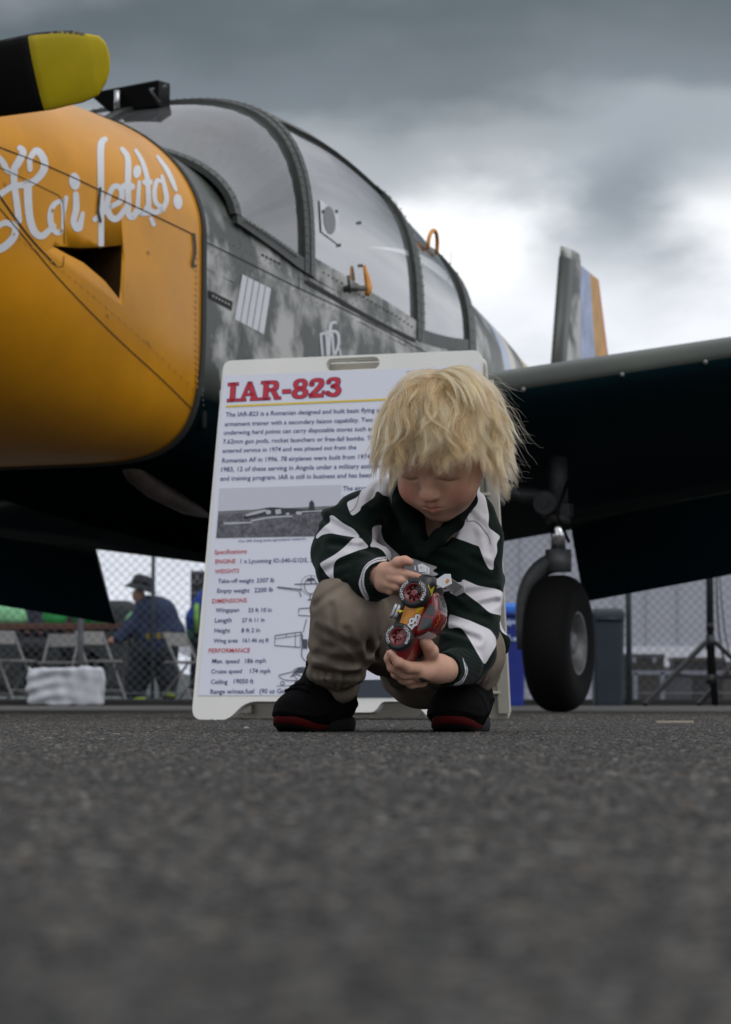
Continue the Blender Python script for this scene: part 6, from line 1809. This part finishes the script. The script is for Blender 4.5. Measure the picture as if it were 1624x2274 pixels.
    hc.position_data.foreach_set('vector', (Wd - PO).astype(np.float32).ravel())
    tt = np.tile(t, (n, 1)); base = r.uniform(.00010, .00019, (n, 1))
    rad_ = base * np.clip(1.0 - tt ** 2.2 * .82, .15, 1)
    ra = hc.attributes.get('radius') or hc.attributes.new('radius', 'FLOAT', 'POINT')
    ra.data.foreach_set('value', rad_.astype(np.float32).ravel())
    ta = hc.attributes.new('tone', 'FLOAT', 'CURVE'); ta.data.foreach_set('value', tone.astype(np.float32))
    m = bpy.data.materials.new('blond_hair'); m.use_nodes = True
    nt = m.node_tree; nt.nodes.clear()
    hb = nt.nodes.new('ShaderNodeBsdfHairPrincipled'); hb.parametrization = 'COLOR'
    at = nt.nodes.new('ShaderNodeAttribute'); at.attribute_name = 'tone'; rp_ = nt.nodes.new('ShaderNodeValToRGB')
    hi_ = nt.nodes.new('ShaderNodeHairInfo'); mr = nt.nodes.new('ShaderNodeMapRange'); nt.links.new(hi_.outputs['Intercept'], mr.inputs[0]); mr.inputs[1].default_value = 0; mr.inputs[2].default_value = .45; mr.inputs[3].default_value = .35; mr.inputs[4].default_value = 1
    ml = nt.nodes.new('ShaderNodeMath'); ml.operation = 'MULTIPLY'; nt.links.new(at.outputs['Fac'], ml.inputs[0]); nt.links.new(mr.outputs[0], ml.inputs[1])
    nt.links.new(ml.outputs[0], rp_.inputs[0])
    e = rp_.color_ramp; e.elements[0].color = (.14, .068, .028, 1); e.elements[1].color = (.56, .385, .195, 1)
    x = e.elements.new(.45); x.color = (.31, .178, .070, 1)
    nt.links.new(rp_.outputs[0], hb.inputs['Color'])
    hb.inputs['Roughness'].default_value = .30; hb.inputs['Radial Roughness'].default_value = .5; hb.inputs['Coat'].default_value = .1
    o = nt.nodes.new('ShaderNodeOutputMaterial'); nt.links.new(hb.outputs[0], o.inputs[0])
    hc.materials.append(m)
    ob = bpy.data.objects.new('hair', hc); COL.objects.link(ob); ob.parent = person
    return ob
hair_o = hair()
# ================================================================== TOY CAR
tF = Vector((-.30, -.05, -.953)).normalized()            # towards the bonnet
tU = Vector((.90, -.40, -.25)); tU = (tU - tF * tU.dot(tF)).normalized()
tN = tF.cross(tU); tN = tN if tN.y < 0 else -tN          # the side turned to the viewer
rear_face = P(917.6, 1315.6, 3.165)                       # outer centre of the rear wheel
WB = .0610
RW = .0203
car_o = rear_face - tN * .034 + tF * .0305 - tU * RW      # middle of the car on its own ground plane
car = empty('toy_car', car_o, (0, 0, 0))
tag(car, 'red toy race car with yellow flames held nose-down in the child\'s hands', 'toy car')
CM = Matrix((tF, tN, tU)).transposed().to_4x4()           # car axes: f, n, u
car.matrix_world = Matrix.Translation(car_o) @ CM if CM.determinant() > 0 else Matrix.Translation(car_o) @ CM
FLIP = CM.determinant() < 0
if FLIP:                                                  # keep a right-handed frame: n points away from the viewer
    CM = Matrix((tF, -tN, tU)).transposed().to_4x4(); car.matrix_world = Matrix.Translation(car_o) @ CM
SN = -1 if FLIP else 1                                    # local side facing the viewer
M_cred = mat('toy_red', (.16, .003, .005), .22, coat=.5, var=.08, vscale=60)
M_cblk = mat('toy_black', (.008, .008, .009), .35)
M_cyel = mat('toy_flame_yellow', (.55, .44, .01), .3)
M_cora = mat('toy_orange', (.52, .20, .012), .3)
M_cwht = mat('toy_white', (.60, .60, .63), .4)
M_csil = mat('toy_silver', (.40, .40, .42), .35, metal=.5)
M_cwin = mat('toy_window', (.045, .05, .052), .25)
M_ctyre = mat('toy_tyre', (.008, .008, .010), .5)
def csec(f, w, u0, u1, k=2.6, n=28):
    c = (u0 + u1) / 2; h = (u1 - u0) / 2
    return [Vector((f, w * math.copysign(abs(math.cos(q)) ** (2 / k), math.cos(q)), c + h * math.copysign(abs(math.sin(q)) ** (2 / k), math.sin(q)))) for q in [2 * math.pi * i / n for i in range(n)]]
# red front half and dark tail are two mouldings of one shell
prof = [(.070, .012, .013, .020), (.066, .022, .009, .026), (.058, .028, .007, .030), (.045, .0305, .006, .034), (.030, .0305, .006, .036), (.014, .0295, .006, .037), (.0, .029, .006, .0375), (-.014, .0295, .006, .038), (-.024, .0305, .007, .040), (-.034, .031, .008, .042), (-.046, .030, .010, .043), (-.056, .027, .013, .041), (-.061, .020, .017, .037)]
def shell(rows, name, m, cap=True):
    g = MB(); g.loft([csec(*r) for r in rows], True, True, cap); return g.build(name, m, car, sub=1)
red_rows = prof[:9]; tail_rows = prof[8:]
body_c = shell(red_rows, 'car_body', M_cred)
tail_c = shell(tail_rows, 'tail_moulding', M_cblk)
cab = [(.026, .018, .030, .034), (.018, .022, .030, .046), (.008, .0225, .030, .0565), (-.006, .0222, .030, .060), (-.018, .0215, .030, .059), (-.032, .019, .030, .052), (-.044, .015, .030, .042)]
g = MB(); g.loft([csec(f, w, a, b, 3.2) for f, w, a, b in cab], True, True, True); cab_c = g.build('cabin', M_cred, car, sub=1)
bpy.context.view_layer.update()
def car_tree(objs):
    bm = bmesh.new(); dg = bpy.context.evaluated_depsgraph_get(); dg.update()
    for o in objs: bm.from_mesh(o.evaluated_get(dg).to_mesh())
    t = BVHTree.FromBMesh(bm); bm.free(); return t
T_side = car_tree([body_c, tail_c]); T_all = car_tree([body_c, tail_c, cab_c])
def side_art(name, VF, m, off, tree=None, parent=None, direction=None):
    """artwork in (f, u) laid on the viewer's flank of the toy"""
    V, Fc = VF; tree = tree or T_side; g = MB(); vs = []
    d = direction or Vector((0, -SN, 0))
    for p in V:
        o = Vector((p.x, SN * .2, p.y)) if direction is None else Vector((p.x, p.y, .2)); h = tree.ray_cast(o, d)
        if h[0] is None: vs.append(vs[-1] if vs else Vector((p.x, SN * .02, p.y)))
        else: vs.append(h[0] - d * off)
    g.add(vs, Fc); return g.build(name, m, parent or body_c, fix=False)
def grid_poly(pts, n=10):
    """fill an outline with a fan of small quads so it can follow a curved flank"""
    c = Vector((sum(p[0] for p in pts) / len(pts), sum(p[1] for p in pts) / len(pts))); V, Fc = [], []
    m = len(pts)
    for k in range(n + 1):
        for p in pts: V.append(c.lerp(Vector((p[0], p[1])), k / n))
    for k in range(n):
        for i in range(m): Fc.append((k * m + i, k * m + (i + 1) % m, (k + 1) * m + (i + 1) % m, (k + 1) * m + i))
    return V, Fc
dens = lambda pts, n=4: [tuple(Vector(pts[i]).lerp(Vector(pts[(i + 1) % len(pts)]), k / n)) for i in range(len(pts)) for k in range(n)]
side_art('orange_panel', grid_poly(dens([(.020, .0075), (.012, .030), (.002, .0355), (-.012, .0365), (-.024, .0385), (-.024, .020), (-.014, .0075)])), M_cora, .0004)
side_art('yellow_flame', grid_poly(dens([(-.006, .0300), (-.014, .0345), (-.026, .0385), (-.036, .0405), (-.048, .0405), (-.041, .0385), (-.047, .0350), (-.038, .0365), (-.030, .0330), (-.020, .0300)])), M_cyel, .0006)
for a, b_ in (((-.030, .0385), (-.037, .0383)), ((-.026, .0352), (-.033, .0358))): side_art('flame_gap', ribbon2([a, ((a[0] + b_[0]) / 2, (a[1] + b_[1]) / 2 + .0006), b_], [.0004, .0014, .0003]), M_cblk, .0009)
# white lettering on the flank and its dark outline
def rs(w):
    return merge2([ribbon2([(.016, .0300), (.010, .0318), (.0075, .0338), (.0025, .0345), (-.004, .0345)], [w, w, w], 5, False), ribbon2([(.0015, .0300), (.0045, .0345), (-.0005, .0352), (-.0045, .0340), (-.003, .0312), (.0015, .0318)], w, 5), ribbon2([(.0085, .0268), (.004, .0262), (.0025, .0295), (.0075, .0302), (.0095, .0270), (.0135, .0262), (.0140, .0292), (.022, .0320)], w, 4)])
side_art('letter_outline', rs(.0038), M_cblk, .0008); side_art('letters', rs(.0024), M_cwht, .0011)
side_art('bonnet_line', ribbon2([(.020, .0315), (.030, .033), (.036, .0325)], [.0016, .0010]), M_cwht, .0006)
side_art('bonnet_sticker', grid_poly(dens([(.058, .0195), (.064, .0205), (.063, .0240), (.057, .0235)])), M_cora, .0006)
# windows
def win(name, pts): return side_art(name, grid_poly(dens(rounded(pts, .0022))), M_cwin, .0005, T_all, cab_c)
win('side_window', [(.015, .0395), (-.004, .0395), (-.005, .0535), (.0065, .0535)]); win('rear_side_window', [(-.008, .0400), (-.024, .0412), (-.020, .0515), (-.009, .0530)])
top = Vector((0, 0, -1))
side_art('rear_screen', grid_poly(dens([(-.020, SN * -.016), (-.020, SN * .016), (-.038, SN * .013), (-.038, SN * -.013)], 6)), M_cwin, .0005, T_all, cab_c, top)
side_art('windscreen', grid_poly(dens([(.012, SN * -.017), (.012, SN * .017), (.024, SN * .015), (.024, SN * -.015)], 6)), M_cwht, .0005, T_all, cab_c, top)
for n_ in (-.006, 0, .006): side_art('screen_stripe', ribbon2([(-.021, SN * n_), (-.029, SN * n_), (-.037, SN * n_)], .0008, 4, True, False), M_cred, .0009, T_all, cab_c, top)
side_art('roof_scribble', ribbon2([(-.016, SN * .014), (-.012, SN * .0165), (-.009, SN * .013), (-.005, SN * .016), (-.002, SN * .0135), (.003, SN * .016), (.006, SN * .013)], [.0006, .0009, .0004]), M_cora, .0007, T_all, cab_c, top)
side_art('roof_scribble', ribbon2([(.001, SN * -.002), (-.004, SN * -.006), (.004, SN * -.008), (.000, SN * -.003)], .0012), M_cora, .0007, T_all, cab_c, top)
# wheels
def wheel(f, s, r, w):
    """s = +1 for the flank facing the viewer"""
    nn = SN * s
    z = Vector((0, nn, 0)); x = Vector((1, 0, 0)); y = z.cross(x)
    c = Vector((f, nn * (.034 - w), r))
    M = Matrix((x, y, z)).transposed().to_4x4(); M.translation = c
    g = MB(); g.lathe([(r * .60, w * .98), (r * .66, w * 1.03), (r * .80, w * 1.05), (r * .93, w * .99), (r * 1.0, w * .82), (r * 1.0, w * .2), (r * .93, 0), (r * .5, 0)], M, 40)
    t = g.build('wheel', M_ctyre, car)
    g = MB(); g.lathe([(0, w * .80), (r * .20, w * .84), (r * .26, w * .70), (r * .52, w * .62), (r * .56, w * .98), (r * .62, w * 1.02), (r * .63, w * .9)], M, 36); rim = g.build('wheel_rim', M_cred, t)
    for k in range(8):
        q = 2 * math.pi * (k + .3) / 8; g = MB()
        g.lathe([(0, w * .69), (r * .082, w * .69), (r * .082, w * .6)], M @ Matrix.Translation((r * .40 * math.cos(q), r * .40 * math.sin(q), 0)), 10); g.build('rim_hole', M_blackp, t)
    g = MB()
    for k in range(5):
        q = 2 * math.pi * k / 5 + .5; g.ball(M @ Vector((r * .15 * math.cos(q), r * .15 * math.sin(q), w * .85)), r * .035, 8, 4)
    b = g.build('lug_nuts', M_csil, t); tag(b, kind='stuff')
    if s > 0:
        V, Fc = text_mesh('LIGHTYEAR', .02); xs = [v.x for v in V]; x0, x1 = min(xs), max(xs)
        for base in (math.pi * .62, -math.pi * .50):
            vs = []
            for v in V:
                a = base + (.5 - (v.x - x0) / (x1 - x0)) * 1.75 * 1
                rr = r * (.695 + .21 * (v.y / .73)); sgn = 1
                vs.append(M @ Vector((rr * math.cos(a) * 1, rr * math.sin(a), w * 1.085 - abs(rr / r - .8) * w * .22)))
            gg = MB(); gg.add(vs, Fc); gg.build('tyre_lettering', M_cwht, t, fix=False)
    return t
for s in (1, -1):
    wheel(-.0305, s, RW, .0165); wheel(.0305, s, RW * .92, .0150)
g = MB(); g.tube([(.0305, -.030, RW * .92), (.0305, .030, RW * .92)], .003).tube([(-.0305, -.030, RW), (-.0305, .030, RW)], .003); g.build('axles', M_csil, car)
# spoiler: two plates and a blade
sp = empty('spoiler', parent=car)
for s in (1, -1):
    g = MB(); y = SN * s * .0255
    g.poly_prism([(-.049, y, .046), (-.056, y, .0435), (-.0655, y, .052), (-.0675, y, .060), (-.0555, y, .066), (-.047, y, .056)], (0, SN * s * .0012, 0)); g.build('end_plate', M_cwht if s > 0 else M_csil, sp, bevel=.0003)
g = MB(); g.poly_prism([(-.050, -.0255, .0515), (-.050, .0255, .0515), (-.0625, .0255, .0600), (-.0625, -.0255, .0600)], Vector((-.5, 0, -.8)).normalized() * .0015); g.build('spoiler_blade', M_csil, sp, bevel=.0003)
g = MB()
for n_ in (-.015, -.005, .005, .015): g.ball((-.0515, n_, .0528), .0007, 6, 3)
b = g.build('spoiler_rivets', M_cwht, sp); tag(b, kind='stuff')
for n_ in (.012, -.012): 
    g = MB(); g.bar((-.046, n_, .038), (-.053, n_, .0525), .002, .003); g.build('spoiler_strut', M_csil, sp)
g = MB(); y = SN * .0269
g.add([(-.0560, y, .0560), (-.0610, y, .0585), (-.0585, y, .0620), (-.0535, y, .0595)], [(0, 1, 2, 3)]); g.build('plate_sticker', M_cora, sp, fix=False)
# side exhausts and the mechanical bits at the tail
for k, u in enumerate((.0020, .0068)):
    g = MB(); g.tube([(.0085, SN * .0315, u - .003), (.004, SN * .033, u), (-.004, SN * .033, u), (-.010, SN * .032, u)][0:4], .0023, 10); g.build('side_exhaust', M_csil, car)
g = MB()
for u in (.0045, .0085): g.lathe([(.0, .007), (.001, .004), (.0021, 0)], Matrix.Translation((-.001, SN * .0335, u + .0015)) @ Matrix.Rotation(math.radians(-28), 4, 'Y'), 8)
g.build('exhaust_flame', M_cyel, car)
for n_ in (.012, .000):
    g = MB(); y = SN * n_
    g.poly_prism([(-.0600, y, .012), (-.0690, y, .007), (-.0725, y, .012), (-.0715, y, .018), (-.0620, y, .021)], (0, .004 * SN, 0)); q = g.build('tail_bracket', M_cwht, car, bevel=.0006)
    g = MB(); g.lathe([(0, .0006), (.0009, .0005), (.0009, 0)], Matrix.Translation((-.0675, y + .0042 * SN, .0135)) @ Matrix.Rotation(math.radians(-90 * SN), 4, 'X'), 8); g.build('pivot', M_csil, q)
g = MB(); g.bar((-.060, SN * .024, .010), (-.066, SN * .020, .006), .0016); g.build('tail_pin', M_csil, car)
g = MB(); g.box((.0, 0, .0055), (.10, .044, .006)); g.build('chassis', M_cblk, car, bevel=.001)

# ================================================================== PEOPLE BEHIND THE FENCE
def sdf_part(name, prims, k, m, parent, po, h=.012, wobble=.006, fn=None):
    f0 = union(prims, k)
    def f(p):
        d = f0(p) + wobble * wob(p, 22, 5, 6)
        return fn(p, d) if fn else d
    lo, hi = bounds(prims, .05); v, fc = nets(f, lo, hi, h)
    return mesh_np(name, v - po, fc, m, parent)
def man():
    D = 21.6; px_ = lambda dx, dy, yo=0: np.array(P(dx, dy, D + yo), np.float32)
    x0 = px_(318, 1550)
    r = empty('person', (float(x0[0]), D, YZ)); tag(r, 'person in a dark bucket hat and navy jacket stooping over a table behind the fence', 'person'); po = np.array(r.location, np.float32)
    m = D / F
    C = lambda pts, rs: chain([px_(*a) for a in pts], [q * m for q in rs])
    M_sk = mat('person_skin', (.36, .19, .13), .6)
    pr = C([(308, 1322, -.02), (316, 1345), (345, 1420), (335, 1470)], [15, 11, 26, 24]) + C([(330, 1352), (282, 1405, -.05), (246, 1424, -.12)], [12, 9, 7]) + C([(352, 1352), (392, 1400, -.06), (404, 1425, -.10), (412, 1440, -.12)], [12, 9, 7, 7]) + C([(330, 1465), (300, 1552)], [14, 8]) + C([(352, 1465), (368, 1548)], [14, 8])
    sdf_part('body', pr, .03, M_sk, r, po, .012, .0)
    jk = C([(325, 1348), (345, 1365), (348, 1410), (345, 1438)], [24, 42, 44, 42]) + C([(322, 1360, -.02), (290, 1395, -.05), (262, 1418, -.10)], [24, 18, 13]) + C([(368, 1362), (392, 1400, -.05), (402, 1422, -.09)], [24, 17, 13])
    j = sdf_part('jacket', jk, .05, mat('jacket_navy', (.007, .019, .058), .85, var=.4, vscale=7), r, po)
    # mustard print across the back of the jacket
    T = BVHTree.FromPolygons([v.co + Vector(r.location) for v in j.data.vertices], [tuple(p.vertices) for p in j.data.polygons])
    g = MB()
    for i in range(5):
        vs = []
        for dx, dy in ((324 + i * 12, 1420 - i * .8), (333 + i * 12, 1419.5 - i * .8), (333 + i * 12, 1406 - i * .8), (324 + i * 12, 1406.5 - i * .8)):
            d = ray(dx, dy).normalized(); h = T.ray_cast(Vector((0, 0, CAM_Z)), d); vs.append((h[0] if h[0] else Vector(px_(dx, dy, -.2))) - d * .006 - Vector(r.location))
        g.add(vs, [(0, 1, 2, 3)])
    b = g.build('back_print', mat('print_mustard', (.17, .12, .02), .8), j, fix=False); tag(b, kind='stuff')
    tr = C([(335, 1442), (358, 1442)], [40, 40]) + C([(326, 1450), (308, 1500, .05), (302, 1545, .05)], [36, 27, 22]) + C([(362, 1450), (372, 1500), (372, 1540)], [32, 24, 20])
    sdf_part('trousers', tr, .05, mat('trousers_dark', (.010, .015, .022), .9), r, po)
    for a, b_ in (((292, 1553), (324, 1551)), ((360, 1537), (386, 1541))):
        sh = sdf_part('shoe', C([a, b_], [8, 9]), .02, mat('shoe_teal', (.01, .06, .09), .6), r, po, .008, 0)
        g = MB(); p0, p1 = px_(*a, -.06), px_(*b_, -.06); g.tube([Vector(p0 - po) + Vector((.01, 0, -.015)), Vector((p0 + p1) / 2 - po) + Vector((0, -.01, -.012)), Vector(p1 - po) + Vector((.01, 0, -.012))], [.018, .026, .020], 8); g.build('sole', mat('sole_lime', (.30, .42, .02), .5), sh)
    g = MB(); c = Vector(px_(314, 1303) - po); R = Matrix.Rotation(math.radians(14), 3, 'Y')
    g.loft([[c + R @ Vector((rr * math.cos(q), rr * 1.05 * math.sin(q), z)) for q in [2 * math.pi * k / 28 for k in range(28)]] for rr, z in ((.150, -.03), (.146, -.022), (.098, .022), (.094, .06), (.080, .095), (.045, .108), (.002, .108))], True, True, True); h = g.build('bucket_hat', mat('hat_charcoal', (.020, .024, .032), .9), r)
    g = MB(); g.loft([[c + R @ Vector((rr * math.cos(q), rr * 1.05 * math.sin(q), z)) for q in [2 * math.pi * k / 28 for k in range(28)]] for rr, z in ((.100, .020), (.101, .034), (.097, .045))], True, True, False); g.build('hat_band', M_blackp, h)
    g = MB(); g.box(Vector(px_(412, 1446, -.14) - po), (.11, .02, .07), Matrix.Rotation(.5, 3, 'Y')); o = g.build('paper_sheet', mat('paper_white', (.55, .56, .62), .8), None, bevel=.003); o.location = r.location; tag(o, 'sheet of white paper under the right hand of the stooping man', 'paper')
man()
def person2():
    D = 21.9; px_ = lambda dx, dy, yo=0: np.array(P(dx, dy, D + yo), np.float32)
    x0 = px_(462, 1550); r = empty('person', (float(x0[0]), D, YZ)); tag(r, 'person in a bright blue shirt with a lime strap, half hidden behind the sandwich board', 'person'); po = np.array(r.location, np.float32)
    m = D / F; C = lambda pts, rs: chain([px_(*a) for a in pts], [q * m for q in rs])
    sdf_part('body', C([(468, 1296), (468, 1322), (466, 1400), (464, 1450)], [17, 10, 26, 24]) + C([(440, 1342), (428, 1385), (424, 1425, -.05)], [12, 9, 7]) + C([(492, 1342), (505, 1385), (500, 1425)], [12, 9, 7]) + C([(452, 1450), (448, 1550)], [15, 9]) + C([(476, 1450), (478, 1550)], [15, 9]), .03, mat('person_skin_b', (.30, .16, .11), .6), r, po, .012, 0)
    s = sdf_part('shirt', C([(466, 1336), (466, 1375), (465, 1405)], [32, 36, 34]) + C([(444, 1345), (431, 1372), (427, 1395)], [18, 15, 13]) + C([(490, 1345), (503, 1380)], [18, 14]), .05, mat('shirt_blue', (.006, .045, .30), .8, var=.3, vscale=8), r, po)
    g = MB(); g.tube([Vector(px_(437, 1340, -.14) - po), Vector(px_(436, 1372, -.17) - po), Vector(px_(437, 1405, -.16) - po)], [.02, .024, .018], 8); g.build('lime_strap', mat('lime', (.16, .36, .03), .7), s)
    g = MB(); g.tube([Vector(px_(424, 1400, -.08) - po), Vector(px_(421, 1425, -.10) - po)], [.04, .035], 10); g.build('green_sleeve', mat('green_cloth', (.005, .06, .035), .9), s)
    sdf_part('trousers', C([(455, 1415), (475, 1415)], [34, 34]) + C([(450, 1425), (447, 1490), (446, 1545)], [27, 22, 18]) + C([(478, 1425), (480, 1545)], [27, 18]), .05, mat('trousers_navy', (.006, .010, .028), .9), r, po)
    for dx in (444, 482): sdf_part('shoe', C([(dx - 8, 1553, -.04), (dx + 6, 1551, .05)], [8, 9]), .02, M_blackp, r, po, .008, 0)
    sdf_part('hair', [('e', px_(468, 1288), (.085, .10, .075))], .02, mat('hair_dark', (.012, .010, .009), .7), r, po, .01, .002)
person2()
# dark figures seated beyond the table on the left
def sitter(dx, D, label, col):
    px_ = lambda a, b, yo=0: np.array(P(a, b, D + yo), np.float32); x0 = px_(dx, 1545); r = empty('person', (float(x0[0]), D, YZ)); tag(r, label, 'person', 'people sitting behind the long table'); po = np.array(r.location, np.float32); m = D / F
    C = lambda pts, rs: chain([px_(dx + a[0], *a[1:]) for a in pts], [q * m for q in rs])
    sdf_part('body', C([(0, 1285), (0, 1310), (0, 1400), (0, 1440)], [16, 9, 24, 24]) + C([(-22, 1330), (-30, 1375), (-14, 1402, -.3)], [10, 8, 7]) + C([(22, 1330), (30, 1375), (14, 1402, -.3)], [10, 8, 7]) + C([(-12, 1440), (-12, 1442, -.4), (-12, 1540, -.4)], [14, 12, 8]) + C([(12, 1440), (12, 1442, -.4), (12, 1540, -.4)], [14, 12, 8]), .03, mat('person_skin_c', (.28, .15, .11), .6), r, po, .014, 0)
    sdf_part('trousers', C([(-12, 1425), (-12, 1440, -.4), (-12, 1530, -.4)], [19, 17, 12]) + C([(12, 1425), (12, 1440, -.4), (12, 1530, -.4)], [19, 17, 12]), .04, mat('trousers_black', (.008, .009, .012), .9), r, po, .014)
    sdf_part('jacket', C([(0, 1330), (0, 1370), (0, 1430)], [28, 32, 32]) + C([(-22, 1335), (-31, 1375), (-20, 1398, -.2)], [17, 15, 12]) + C([(22, 1335), (31, 1375), (20, 1398, -.2)], [17, 15, 12]), .05, mat('jacket_dark', col, .9), r, po, .014)
sitter(75, 23.4, 'dark-clothed person sitting behind the table, between pale and vivid green bags', (.012, .016, .030))
sitter(165, 23.6, 'dark-clothed person sitting behind the table, right of the vivid green bag', (.016, .011, .010))
